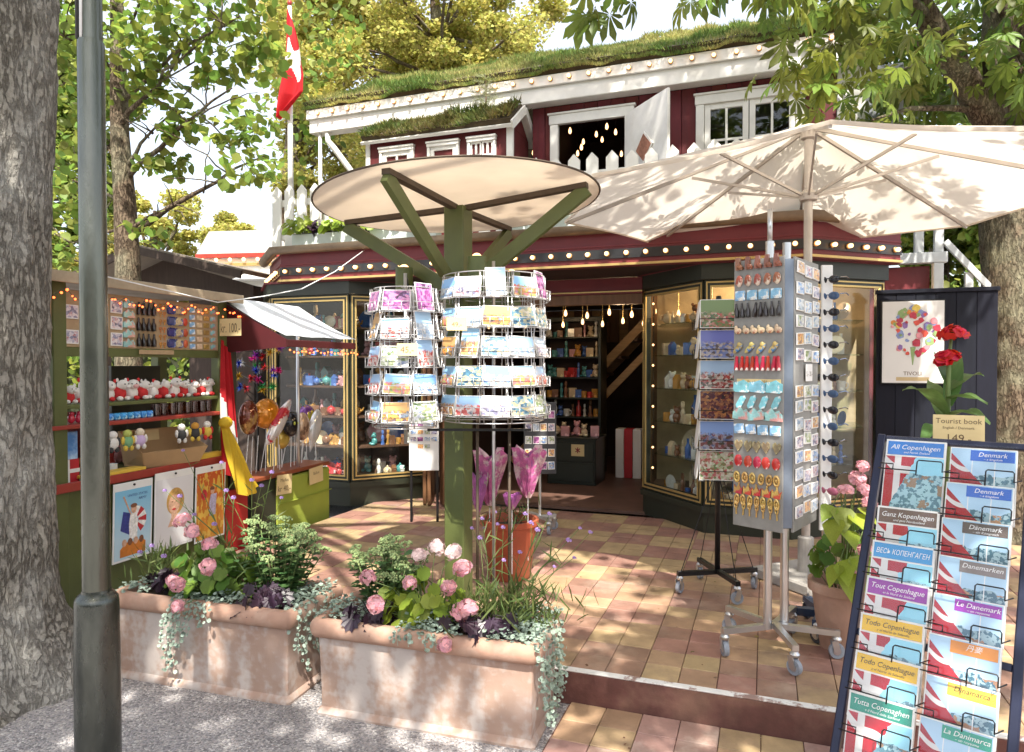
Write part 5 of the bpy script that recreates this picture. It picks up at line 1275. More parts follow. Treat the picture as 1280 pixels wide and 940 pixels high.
def planter(M, label):
    t = thing('terracotta_planter', M, label, 'planter'); Lx, Ly = 1.02, .42
    def rect_sweep(q, prof, rc):
        cs = [(0,0),(Lx,0),(Lx,Ly),(0,Ly)]; vs=[]; fs=[]; per=[]
        for o, z in prof:
            ring=[]
            for k,(cx,cy) in enumerate(cs):
                sx = -1 if cx == 0 else 1; sy = -1 if cy == 0 else 1; r_ = max(.004, rc+o*.6)
                ox, oy = cx+sx*(o-r_), cy+sy*(o-r_); a0 = {(-1,-1):180,(1,-1):270,(1,1):0,(-1,1):90}[(sx,sy)]
                for j in range(6):
                    a = R(a0+j*18); ring.append((ox+r_*math.cos(a)+rnd.gauss(0,.0006), oy+r_*math.sin(a)+rnd.gauss(0,.0006), z+rnd.gauss(0,.0006)))
            per.append(ring)
        n = len(per[0])
        for rg_ in per: vs += rg_
        for i in range(len(per)-1):
            for j in range(n): fs.append((i*n+j,i*n+(j+1)%n,(i+1)*n+(j+1)%n,(i+1)*n+j))
        q.add(vs,fs)
    q = MB(); rect_sweep(q, [(-.02,0),(.012,0),(.014,.012),(.004,.028),(-.006,.034),(-.006,.10),(-.003,.2),(.001,.3),(.004,.362),(.012,.368)], .012); q.build('body', m_terra, t, smooth=35)
    q = MB(); rect_sweep(q, [(.004,.36),(.022,.364),(.034,.375),(.041,.395),(.041,.415),(.033,.435),(.018,.446),(-.004,.447),(-.02,.440),(-.028,.42),(-.03,.38)], .02); q.build('rim', m_rimterra, t, smooth=45)
    q = MB(); q.box(-.0+.02,Lx-.02,.02,Ly-.02,.33,.405); q.build('soil', m_earth, t)
    return t
PA_ = R(-17.2)
PL1 = MT(-2.037,3.574,0) @ RZ(PA_); PL2 = MT(-.890,3.187,0) @ RZ(PA_)
planter(PL1, 'limed terracotta trough with pink geranium and sedum beside the stall')
planter(PL2, 'limed terracotta trough standing against the paved step')

# ------------------------------------------------------------------ planter plants
m_gleaf = mat('geranium_leaf', (.12,.22,.03), .55, var=.2, scale=30, objrand=.3, trans=.4)
m_lime = mat('lime_leaf', (.27,.36,.04), .5, var=.15, scale=20, objrand=.2, trans=.4)
m_heu = mat('heuchera_leaf', (.032,.016,.028), .35, var=.4, scale=25, objrand=.4, trans=.12)
m_sed = mat('sedum_leaf', (.09,.17,.055), .5, var=.2, island=True, objrand=.3, trans=.25)
m_sedh = mat('sedum_bud', (.30,.38,.16), .7, island=True, objrand=.3, trans=.2)
m_silver = mat('silver_leaf', (.33,.42,.34), .6, var=.15, island=True, objrand=.25, trans=.2)
m_stem = mat('green_stem', (.14,.20,.06), .6)
m_pink = mat('pink_petal', (.82,.46,.50), .6, var=.12, island=True, objrand=.25, trans=.4)
m_palepink = mat('pale_pink_petal', (.85,.68,.66), .6, var=.08, island=True, objrand=.15, trans=.4)
m_lilac = mat('lilac_petal', (.46,.30,.62), .6, island=True, objrand=.25, trans=.3)
m_vleaf = mat('verbena_leaf', (.13,.18,.05), .6, island=True, objrand=.3, trans=.3)
def disc_leaf(n=14, sc=.12, cup=.18, notch=True):
    vs=[(.12,0,0)]; fs=[]
    for k in range(n+1):
        a = R(-165+330*k/n) if notch else 2*math.pi*k/n
        r_ = .5*(1+sc*math.cos(k*math.pi)*.5+(.06*math.cos(a)))
        x = .5-r_*math.cos(a+math.pi); y = r_*math.sin(a)
        vs.append((.42+r_*math.cos(a), y, cup*(r_*r_)*2*abs(math.sin(a))-.06*math.cos(a)+(.03 if k%2 else -.03)))
    for k in range(n): fs.append((0,k+1,k+2))
    return vs, fs
dlv, dlf = disc_leaf(); ger_me = MB().add(dlv, dlf).mesh('leaf', m_gleaf, True); gerl_me = MB().add(dlv, dlf).mesh('leaf', m_lime, True)
hv, hf = disc_leaf(18,.30,.34); heu_me = MB().add(hv, hf).mesh('leaf', m_heu)
def flower_head(m, n, r, petal, seed):
    rg = np.random.default_rng(seed); d = unit(rg.normal(size=(n,3))); d[:,2] = np.abs(d[:,2])*1.1-.25; P = d*r*rg.uniform(.75,1,(n,1))
    tv = np.array([(-.5,-.35,0),(-.5,.35,0),(.25,.5,.10),(.6,0,.18),(.25,-.5,.10)]); tf = np.array([(0,1,2),(0,2,4),(4,2,3)])
    X = np.cross(d, rg.normal(size=(n,3))); v, f = scatter(tv, tf, P, X, d+rg.normal(size=(n,3))*.3, rg.uniform(petal*.8, petal*1.2, n))
    return np_mesh('flower_head', v, f, m)
FH = [flower_head(m_pink, 90, .040, .021, k) for k in range(3)]; FHP = [flower_head(m_palepink, 80, .04, .022, k+9) for k in range(2)]
VH = flower_head(m_lilac, 26, .011, .008, 3)
def leaf_on(t, me, base, p, size, tiltdeg, az):
    new('leaf', me, t, MT(*p) @ RZ(az) @ RY(R(tiltdeg)) @ RX(R(rnd.gauss(0,14))) @ MS(size))
def geranium(base, label, n, spread, h, me, heads, leafsz=.065):
    """base and heads in world coordinates"""
    t = thing('geranium', MT(*base), label, 'plant'); q = MB()
    for k in range(n):
        a = rnd.uniform(0,6.28); r_ = spread*math.sqrt(rnd.random()); z = h*(.25+.75*rnd.random())*(1-.45*(r_/spread)**2)
        p = Vector((r_*math.cos(a)*1.25, r_*math.sin(a)*.8-.02, z)); q.tube([(p.x*.25,p.y*.25,0),(p.x*.7,p.y*.7,z*.7),p], .0022, 4)
        # blade faces up and outwards, towards the light
        leaf_on(t, me, base, p, rnd.uniform(leafsz*.85,leafsz*1.35), rnd.uniform(20,70), a+rnd.gauss(0,.5) if rnd.random() < .35 else -1.57+rnd.gauss(0,.9))
    for (P, me2) in heads:
        p = Vector(P)-Vector(base); q.tube([(p.x*.2,p.y*.2,.02),(p.x*.6,p.y*.6,max(p.z*.75,.05)),(p.x,p.y,p.z-.01)], .0022, 5)
        new('flower_head', rnd.choice(me2), t, MT(*p) @ RX(R(rnd.uniform(10,60))) @ RZ(rnd.uniform(0,6)) @ MS(rnd.uniform(.75,1.15), rnd.uniform(.8,1.15), rnd.uniform(.65,1.05)))
    q.build('stem', m_stem, t, smooth=True); return t
def heuchera(base, label, n, spread, sz_=.062, z=.095):
    t = thing('heuchera', MT(*base), label, 'plant'); q = MB()
    for k in range(n):
        a = rnd.uniform(0,6.28); r_ = spread*math.sqrt(rnd.random()); p = Vector((r_*math.cos(a)*1.5, r_*math.sin(a)*.8, z*rnd.uniform(.4,1.3)))
        q.tube([(0,0,0),(p.x*.6,p.y*.6,p.z*1.1),p], .002, 4); leaf_on(t, heu_me, base, p, rnd.uniform(sz_*.9,sz_*1.5), rnd.uniform(25,80), a if rnd.random()<.3 else -1.57+rnd.gauss(0,.8))
    q.build('stem', m_heu, t); return t
ob_v = np.array([(0,0,0),(.3,.17,.03),(.7,.17,.02),(1,0,-.06),(.7,-.17,.02),(.3,-.17,.03),(.5,0,-.02)]); ob_f = np.array([(0,6,1),(1,6,2),(2,6,3),(0,5,6),(5,4,6),(4,3,6)])
def sedum(base, label, stems, spread, h):
    t = thing('sedum', MT(*base), label, 'plant'); q = MB(); P=[];D=[]; HP=[]
    for k in range(stems):
        a = rnd.uniform(0,6.28); r_ = spread*math.sqrt(rnd.random()); top = Vector((r_*math.cos(a)*1.2, r_*math.sin(a)*.75, h*rnd.uniform(.72,1.05)*(1-.3*(r_/spread)**2))); b0 = Vector((top.x*.35,top.y*.35,0))
        q.tube([b0, b0.lerp(top,.5)+Vector((0,0,.01)), top], [.004,.0035,.0025], 5)
        for i in range(18):
            f = .12+.83*i/18; c = b0.lerp(top,f); a2 = i*2.4+rnd.random(); P.append(c); D.append((math.cos(a2),math.sin(a2),.25-.3*rnd.random()))
        hm = MB(); v=[]
        for i in range(46):
            rr = .032*math.sqrt(rnd.random()); aa = rnd.uniform(0,6.28); hm.sph((rr*math.cos(aa),rr*math.sin(aa),.012*(1-(rr/.032)**2)+rnd.uniform(-.004,.004)), .0055, 5, 3)
        new('flower_head', hm.mesh('flower_head', m_sedh), t, MT(*top) @ RX(rnd.gauss(.15,.25)) @ RY(rnd.gauss(0,.25)))
    q.build('stem', m_stem, t, smooth=True); P=np.array(P); D=np.array(D)
    v,f = scatter(ob_v, ob_f, P, D, np.tile([0,0,1.],(len(P),1))+rng.normal(size=P.shape)*.25, rng.uniform(.045,.075,len(P))); new('foliage', np_mesh('foliage', v, f, m_sed, True), t, kind='stuff'); return t
rd_v = np.array([(0,0,0)]+[(.5+.5*math.cos(a),.5*math.sin(a),.06*math.cos(3*a)) for a in [math.pi*2*k/7 for k in range(7)]]); rd_f = np.array([(0,1+k,1+(k+1)%7) for k in range(7)])
def dichondra(base, label, trails, mat_area=None, leaf=.017):
    """silver runners: trails = list of polylines in world coordinates; mat_area = (world matrix, x0,x1,y0,y1,z, n)"""
    t = thing('silver_dichondra', MT(*base), label, 'plant'); q = MB(); P=[]; X=[]; N=[]; b = Vector(base)
    for tr in trails:
        pts = [Vector(p)-b for p in tr]; q.tube(pts, .0013, 4)
        for i in range(len(pts)-1):
            L_ = (pts[i+1]-pts[i]).length
            for k in range(max(2,int(L_/.0085))):
                c = pts[i].lerp(pts[i+1], rnd.random())+Vector((rnd.gauss(0,.013),rnd.gauss(-.008,.012),rnd.gauss(0,.006))); P.append(c); X.append((rnd.gauss(0,1),rnd.gauss(-.3,.6),rnd.gauss(-.4,.5))); N.append((rnd.gauss(.0,.4),-.7,.8+rnd.gauss(0,.3)))
    if mat_area:
        M,x0,x1,y0,y1,z,n = mat_area
        for k in range(n):
            w = M @ Vector((rnd.uniform(x0,x1),rnd.uniform(y0,y1),z+abs(rnd.gauss(0,.02)))); P.append(w-b); X.append((rnd.gauss(0,1),rnd.gauss(0,1),0)); N.append((rnd.gauss(0,.4),rnd.gauss(-.3,.4),1))
    q.build('runner', m_silver, t); P=np.array([tuple(p) for p in P])
    v,f = scatter(rd_v, rd_f, P, np.array(X), np.array(N), rng.uniform(leaf*.7,leaf*1.35,len(P))); new('foliage', np_mesh('foliage', v, f, m_silver), t, kind='stuff'); return t
def verbena(base, label, tips, leaves=0, spread=.1):
    t = thing('verbena', MT(*base), label, 'plant'); q = MB(); b = Vector(base); P=[]; D=[]
    for p in tips:
        e = Vector(p)-b; s0 = Vector((rnd.uniform(-spread,spread),rnd.uniform(-.04,.04),0)); mid = s0.lerp(e,.5)+Vector((rnd.gauss(0,.03),rnd.gauss(0,.03),.03)); q.tube([s0,mid,e], [.0028,.002,.0013], 5)
        for k in range(6):
            c = s0.lerp(mid, rnd.random()) if rnd.random()<.6 else mid.lerp(e, rnd.random()*.8); P.append(c); D.append((rnd.gauss(0,1),rnd.gauss(0,1),.8))
        new('flower_head', VH, t, MT(*e) @ MS(rnd.uniform(.7,1.2)))
    for k in range(leaves):
        P.append(Vector((rnd.gauss(0,spread),rnd.gauss(0,.06),rnd.uniform(0,.16)))); D.append((rnd.gauss(0,.7),rnd.gauss(0,.5),1.))
    q.build('stem', m_vleaf, t, smooth=True); P=np.array([tuple(p) for p in P]); thin = np.array([(0,-.03,0),(0,.03,0),(.6,.045,.03),(1,0,-.03),(.6,-.045,.03)]); tf = np.array([(0,1,2),(0,2,4),(4,2,3)])
    v,f = scatter(thin, tf, P, np.array(D), rng.normal(size=P.shape), rng.uniform(.06,.12,len(P))); new('foliage', np_mesh('foliage', v, f, m_vleaf), t, kind='stuff'); return t
def PP(PL, x, y, z=.405): return PL @ Vector((x,y,z))
# planter 1
geranium(PP(PL1,.47,.18), 'green leaved geranium with pink flowers beside the sedum in the stall trough', 80, .18, .30, ger_me, [(at(px,py,Y_),FH) for px,py,Y_ in ((240,664,3.36),(262,680,3.34),(260,708,3.26),(221,731,3.30),(217,727,3.36),(222,758,3.27),(228,650,3.5))])
sedum(PP(PL1,.80,.24), 'bushy sedum with pale buds in the stall trough', 38, .23, .43)
heuchera(PP(PL1,.22,.15), 'dark purple heuchera next to fine leaved greenery in the stall trough', 22, .085)
heuchera(PP(PL1,.84,.06), 'dark purple heuchera under the sedum in the stall trough', 26, .085)
verbena(PP(PL1,.08,.28), 'fine leaved green tuft at the stall end of the trough', [at(px,py,3.6) for px,py in ((175,690),(190,682),(205,695))], 220, .08)
verbena(PP(PL1,.60,.30), 'tall thin verbena with lilac heads rising before the posters', [at(px,py,Y_) for px,py,Y_ in ((229,563,3.6),(206,613,3.6),(277,578,3.5),(283,613,3.5),(292,622,3.5),(243,643,3.5),(315,600,3.5),(327,607,3.5),(340,590,3.5),(268,655,3.5),(225,620,3.6),(352,622,3.45))], 10, .10)
E1 = lambda x,y,z: PP(PL1,x,y,z)
dichondra(E1(.55,.05,.43), 'silver dichondra trailing down the middle of the stall trough', [[E1(x,.03,.45),E1(x+.01,-.05,.44),E1(x+dx,-.062,.44-.5*ln),E1(x+dx*1.6,-.06,.44-ln)] for x,dx,ln in ((.40,-.02,.28),(.43,-.03,.34),(.46,-.01,.22),(.50,.0,.14),(.54,.02,.10),(.38,-.03,.20),(.58,.02,.07))], (PL1,.36,.72,-.02,.12,.44,260))
dichondra(E1(.05,.05,.43), 'silver dichondra at the tree end of the stall trough', [[E1(.02,.1,.45),E1(-.05,.05,.43),E1(-.052,.04,.30),E1(-.05,.03,.2)]], (PL1,.0,.16,-.01,.2,.44,150))
dichondra(E1(1.0,.2,.43), 'silver dichondra spilling between the two troughs', [[E1(.98,y_,.45),E1(1.06,y_-.02,.44),E1(1.065,y_-.03,.44-ln)] for y_,ln in ((.05,.2),(.12,.3),(.2,.24),(.28,.32),(.35,.2))], (PL1,.9,1.05,.02,.4,.445,240))
# planter 2
E2 = lambda x,y,z: PP(PL2,x,y,z)
sedum(E2(.22,.24,.405), 'bushy sedum with pale buds beside pink flowers in the step trough', 32, .19, .38)
geranium(E2(.46,.20,.405), 'lime leaved geranium with pale pink flower heads in the step trough', 84, .17, .27, gerl_me, [(at(px,py,Y_),FHP) for px,py,Y_ in ((545,684,3.25),(524,694,3.22),(566,690,3.22))]+[(at(px,py,Y_),FH) for px,py,Y_ in ((460,722,3.15),(512,729,3.08),(560,734,3.04),(578,710,3.14),(585,760,2.98),(556,806,2.93),(470,755,3.05),(575,765,3.0))])
heuchera(E2(.26,.07,.405), 'dark purple heuchera by the silver mat in the step trough', 24, .085)
heuchera(E2(.76,.06,.405), 'dark purple heuchera below the verbena in the step trough', 32, .10, .062)
verbena(E2(.84,.20,.405), 'airy verbena with lilac heads over the corner of the step trough', [at(px,py,Y_) for px,py,Y_ in ((738,665,3.2),(725,660,3.2),(711,675,3.2),(718,697,3.15),(687,642,3.3),(664,653,3.3),(672,662,3.25),(657,642,3.35),(622,655,3.3),(629,659,3.2),(603,648,3.35),(590,660,3.3),(600,672,3.2),(693,708,3.1),(650,690,3.1),(630,700,3.05))], 420, .13)
dichondra(E2(.1,.1,.43), 'silver dichondra mat at the sedum end of the step trough', [[E2(.0,.1+.06*k,.45),E2(-.05,.08+.06*k,.43),E2(-.055,.06+.06*k,.42-.09*(k+1))] for k in range(4)], (PL2,-.02,.26,.0,.25,.445,330))
dichondra(E2(.55,.05,.43), 'silver dichondra mat under the lime geranium in the step trough', [[E2(x,.03,.45),E2(x,-.045,.44),E2(x+.01,-.058,.39)] for x in (.42,.47,.55,.60)], (PL2,.40,.70,-.02,.12,.44,300))
dichondra(E2(.98,.1,.43), 'silver dichondra pouring down the step end of the trough', [[E2(1.0,y_,.46),E2(1.055,y_-.02,.44),E2(1.068,y_-.02,.44-.5*ln),E2(1.07,y_-.03,.44-ln)] for y_,ln in ((.0,.18),(.05,.28),(.1,.36),(.14,.40),(.2,.33),(.25,.40),(.3,.25),(.36,.36))], (PL2,.82,1.06,-.02,.4,.445,420))

# ------------------------------------------------------------------ red pot with pink foil flowers behind the post
m_redpot = mat('red_glazed_pot', (.36,.07,.03), .4, var=.2, col2=(.45,.13,.06), thr=(.45,.65))
rp = at(637,715,4.75); RP = MT(rp.x,4.72,T)
pt = thing('red_pot', RP, 'tall orange red pot behind the olive post', 'pot')
q = MB(); q.lathe([(.001,0),(.13,0),(.145,.02),(.185,.36),(.20,.365),(.20,.40),(.18,.40),(.165,.33),(.001,.33)], 28); q.build('body', m_redpot, pt, smooth=35)
q = MB(); q.lathe([(.001,.34),(.165,.34)], 20); q.build('soil', m_earth, pt)
m_foil = mat('pink_foil', (.60,.16,.38), .35, metal=.1, var=.4, scale=22, col2=(.78,.60,.62), thr=(.50,.56), trans=.15); m_foil2 = mat('violet_foil', (.45,.14,.40), .35, metal=.1, var=.35, scale=26, col2=(.45,.55,.35), thr=(.56,.6), trans=.15)
def foil_flower(M, label, m, r, h):
    """crinkled foil sleeve with a jagged top on a stick"""
    t = thing('foil_flower', M, label, 'foil flower'); q = MB(); q.tube([(0,0,-.42),(0,0,.05)], .004, 6); q.build('stick', m_card, t)
    for lay, (k_, hh) in enumerate(((1.,h),(.72,h*.86))):
        q = MB(); vs=[]; fs=[]; n=20
        for i in range(8):
            f = i/7
            for j in range(n):
                a = 2*math.pi*j/n+.5*lay; jag = (.25*hh*(abs((j%5)-2.5)/2.5-.5)) if i == 7 else (.1*hh*(abs((j%5)-2.5)/2.5-.5) if i == 6 else 0)
                rr = r*k_*(.16+.84*f**.7)*(1+.16*math.sin(j*2.51+f*3)+.10*math.sin(j*5.3-f*5))
                vs.append((rr*math.cos(a), rr*math.sin(a), hh*f-jag))
        for i in range(7):
            for j in range(n): fs.append((i*n+j,i*n+(j+1)%n,(i+1)*n+(j+1)%n,(i+1)*n+j))
        q.add(vs,fs); q.build('foil_sleeve', m if lay == 0 else m_foil2, t)
for px,py,Y_,lab,m_,r_,h_ in ((612,632,4.70,'tall pink foil flower behind the olive post in the red pot',m_foil,.11,.36),(660,622,4.62,'pink foil flower beside the trolley wheel in the red pot',m_foil,.11,.32),(598,640,4.62,'violet foil flower touching the olive post',m_foil2,.06,.24),(640,637,4.5,'small lilac foil flower at the rim of the red pot',m_foil2,.06,.10)):
    p = at(px,py,Y_); foil_flower(MT(*p), lab, m_, r_, h_)
verbena(rp+Vector((0,.0,.335)), 'lilac verbena growing in the tall red pot', [at(px,py,4.6) for px,py in ((620,640),(640,630),(655,642),(605,660),(665,655))], 40, .09)

# ------------------------------------------------------------------ pots at the right: pink geranium with lime leaves, canna
def pot(M, label, r=.16, h=.30, m=m_rimterra):
    t = thing('flower_pot', M, label, 'pot'); q = MB(); q.lathe([(.001,0),(r*.7,0),(r*.95,h*.85),(r*1.08,h*.86),(r*1.08,h),(r*.95,h),(r*.9,h*.8),(.001,h*.8)], 24); q.build('body', m, t, smooth=35); return t
gp_ = Vector((1.69,3.55,T)); pot(MT(*gp_), 'terracotta pot of pink geraniums beside the sunglasses stand', .15, .34)
geranium(gp_+Vector((0,0,.27)), 'pink geranium in the pot beside the sunglasses stand', 34, .15, .42, ger_me, [(at(px,py,Y_),FH) for px,py,Y_ in ((1078,583,3.45),(1057,612,3.4),(1080,612,3.4),(1086,628,3.38),(1072,598,3.48),(1082,688,3.35))], .07)
sp_v = np.array([(0,0,0),(.05,.32,.02),(.25,.45,.05),(.6,.30,.03),(1.05,0,-.12),(.6,-.30,.03),(.25,-.45,.05),(.05,-.32,.02),(.45,0,-.04)]); sp_f = [(0,8,1),(1,8,2),(2,8,3),(3,8,4),(0,7,8),(7,6,8),(6,5,8),(5,4,8)]
sp_me = MB().add([tuple(v) for v in sp_v], sp_f).mesh('leaf', m_lime, True)
sv = thing('sweet_potato_vine', MT(*(gp_+Vector((0,-.02,.27)))), 'lime green sweet potato vine spilling from the geranium pot', 'plant'); q = MB(); b0 = gp_+Vector((0,-.02,.27))
for px,py,Y_,sz_,az in ((1052,640,3.4,.13,-1.8),(1066,648,3.38,.12,-1.2),(1044,655,3.38,.13,-2.2),(1075,640,3.4,.11,-1.0),(1058,668,3.36,.12,-1.6),(1058,705,3.32,.14,-2.0),(1072,700,3.32,.14,-1.5),(1085,690,3.34,.12,-1.0),(1064,722,3.3,.14,-1.9),(1080,728,3.3,.12,-1.4),(1048,712,3.33,.12,-2.6),(1040,638,3.42,.10,-2.6),(1090,715,3.3,.11,-.9)):
    p = at(px,py-6,Y_)-b0; q.tube([(0,0,0),(p.x*.5,p.y*.5-.03,max(p.z,.0)+.06),p], .003, 5); new('leaf', sp_me, sv, MT(*p) @ RZ(az) @ RY(R(rnd.uniform(25,60))) @ RX(R(rnd.gauss(0,15))) @ MS(sz_))
q.build('stem', m_stem, sv, smooth=True)
cp = Vector((*at(1186,470,3.9)[:2],T)); pot(MT(*cp), 'dark pot holding the red canna behind the book rack', .2, .45, m_navy)
ca = thing('canna', MT(*(cp+Vector((0,0,.36)))), 'red flowering canna with broad green leaves before the dark fence', 'plant'); cb = cp+Vector((0,0,.36))
m_cleaf = mat('canna_leaf', (.10,.18,.05), .45, var=.2, stretch=(1,14,1), objrand=.2, trans=.35); m_cred = mat('canna_red', (.62,.015,.015), .5, var=.15, island=True, objrand=.2, trans=.3)
q = MB(); q.tube([(0,0,0),at(1185,500,3.9)-cb,at(1186,450,3.9)-cb,at(1190,415,3.9)-cb], [.018,.014,.011,.007], 8); q.build('stem', m_stem, ca, smooth=True)
def blade(t, p0, p1, w, sag, m, name='leaf'):
    q = MB(); vs=[]; fs=[]; p0=Vector(p0); p1=Vector(p1); d=p1-p0; sd_ = d.cross(Vector((0,0,1))).normalized(); n=9
    for i in range(n+1):
        f=i/n; c=p0.lerp(p1,f)+Vector((0,0,sag*math.sin(math.pi*f)*d.length)); ww=w*math.sin(math.pi*(.06+.94*f)**.8)+.003
        for sg in (-1,-.5,0,.5,1): vs.append(c+sd_*ww*sg+Vector((0,0,abs(sg)*ww*.35+.006*math.sin(f*9+sg*2))))
    for i in range(n):
        for j in range(4): fs.append((i*5+j,i*5+j+1,(i+1)*5+j+1,(i+1)*5+j))
    q.add(vs,fs); q.build(name, m, t, smooth=True)
for (x0,y0),(x1,y1,Y1),w,sg in (((1184,520),(1128,488,3.75),.05,.15),((1184,500),(1235,505,3.7),.05,.12),((1186,490),(1230,470,3.95),.055,.15),((1182,530),(1160,475,4.1),.05,.1),((1188,520),(1238,530,3.65),.05,.15),((1185,480),(1168,440,4.0),.03,.05),((1184,540),(1150,560,3.7),.05,.2),((1186,510),(1200,440,4.0),.045,.05),((1186,545),(1215,560,3.6),.05,.2)):
    blade(ca, at(x0,y0,3.9)-cb, at(x1,y1,Y1)-cb, w, sg, m_cleaf)
rgp = np.random.default_rng(5)
for px,py,r_,n in ((1191,418,.065,60),(1186,446,.05,36),(1178,452,.035,20)):
    new('flower', flower_head(m_cred, n, r_, .05, px), ca, MT(*(at(px,py,3.88)-cb)) @ MS(1.1,1,.8))

# ------------------------------------------------------------------ the souvenir stall (local x along the counter, y into the stall)
ST = MT(-2.68,4.07,0) @ RZ(R(72))
STI = ST.inverted()
stall = thing('souvenir_stall', ST, 'olive green souvenir stall with red shelves and a magnet board under fairy lights', 'stall')
m_peg = mat('tan_pegboard', (.42,.30,.17), .8, var=.15, scale=20)
for x, y in ((-.60,.03),(.035,.03),(1.40,.03),(1.40,.62),(-.60,.62)):
    q = MB(); q.cbox(x-.045,x+.045,y-.04,y+.04,0,2.14,.005); q.build('post', m_olive, stall)
q = MB(); q.cbox(-.62,1.44,.0,.64,.855,.885,.004); q.build('counter', m_olive, stall)
q = MB(); q.cbox(-.62,1.44,-.03,-.001,.85,.905,.004); q.build('counter_edge', m_red, stall)
q = MB(); q.cbox(.08,1.355,.02,.045,.12,.852,.004); q.build('front_panel', m_olive, stall)
q = MB(); q.cbox(-.56,-.01,.02,.045,.35,.852,.004); q.build('front_panel', m_olive, stall)
q = MB(); q.cbox(-.555,1.355,.0,.24,1.345,1.37,.004); q.build('shelf', m_olive, stall)
q = MB(); q.cbox(-.555,1.355,-.03,.22,1.225,1.25,.004); q.build('shelf', m_red, stall)
q = MB(); q.cbox(-.56,1.36,.0,.03,1.66,1.715,.004); q.build('panel_rail', m_olive, stall)
q = MB(); q.cbox(-.555,1.355,.0,.02,1.716,2.06,.003); q.build('magnet_board', m_peg, stall)
q = MB(); q.bar((.42,-.11,2.135),(.42,.72,2.135),2.14,.022); q.build('roof', mat('grey_roofing', (.30,.26,.22), .85, var=.25), stall)
q = MB(); q.cbox(-.66,1.5,-.125,-.111,2.085,2.15,.003); q.build('roof_edge', mat('worn_tan_edge', (.42,.33,.22), .7, var=.3), stall)
q = MB(); q.cbox(.9,1.355,.56,.60,.0,1.6,.003); q.build('back_panel', m_olive_dark, stall)
q = MB(); q.cbox(-.1,.86,.60,.62,.885,1.28,.003); q.build('back_panel', mat('dark_red_panel', (.14,.015,.018), .6), stall)
# awning over the balloon corner
m_tarp = mat('white_tarpaulin', (.74,.78,.82), .35, var=.06, bump=.15, bscale=8, trans=.15)
aw = thing('awning', ST @ MT(1.46,0,0), 'white tarpaulin awning with dark red sides beside the stall', 'awning')
q = MB(); vs=[]; fs=[]
for i in range(13):
    for j in range(7):
        x = 1.02*i/12; f = j/6; vs.append((x-.03, .04-.60*f, 2.14-.31*f+.012*math.sin(i*1.3)*math.sin(j*1.1)-.02*math.sin(math.pi*f)))
for i in range(12):
    for j in range(6): fs.append((i*7+j,i*7+j+1,(i+1)*7+j+1,(i+1)*7+j))
q.add(vs,fs); q.build('tarpaulin', m_tarp, aw, smooth=True)
m_dkred = mat('dark_red_boards', (.075,.008,.011), .6, var=.2)
q = MB(); vs=[(-.02,.03,2.10),(-.02,-.555,1.80),(-.02,-.555,1.745),(-.02,.03,1.70),(0,.03,2.10),(0,-.555,1.80),(0,-.555,1.745),(0,.03,1.70)]; q.add(vs,[(0,1,2,3),(7,6,5,4),(0,4,5,1),(1,5,6,2),(2,6,7,3),(3,7,4,0)]); q.build('gable_board', m_dkred, aw)
q = MB(); q.cbox(.002,.99,-.555,-.535,1.745,1.80,.003); q.build('valance', m_dkred, aw)
for x, y in ((.94,.02),): q = MB(); q.tube([(x,y,0),(x,y,1.79 if y < -.3 else 2.10)], .016, 10); q.build('pole', m_chrome, aw, smooth=True)
q = MB(); q.cbox(.02,.10,.0,.08,0,2.1,.004); q.build('post', m_olive_dark, aw)
sign(MT(*at(288,409,5.03)) @ RZ(R(-22)), .20, .125, [('kr. 100,-',-.30,.78)], 'cream price sign reading kr 100 on the red awning side')
sign(ST @ MT(.75,-.012,1.695), .30, .03, [], 'narrow tan label strip below the magnet board', m=m_peg, cat='label strip', name='label_strip')

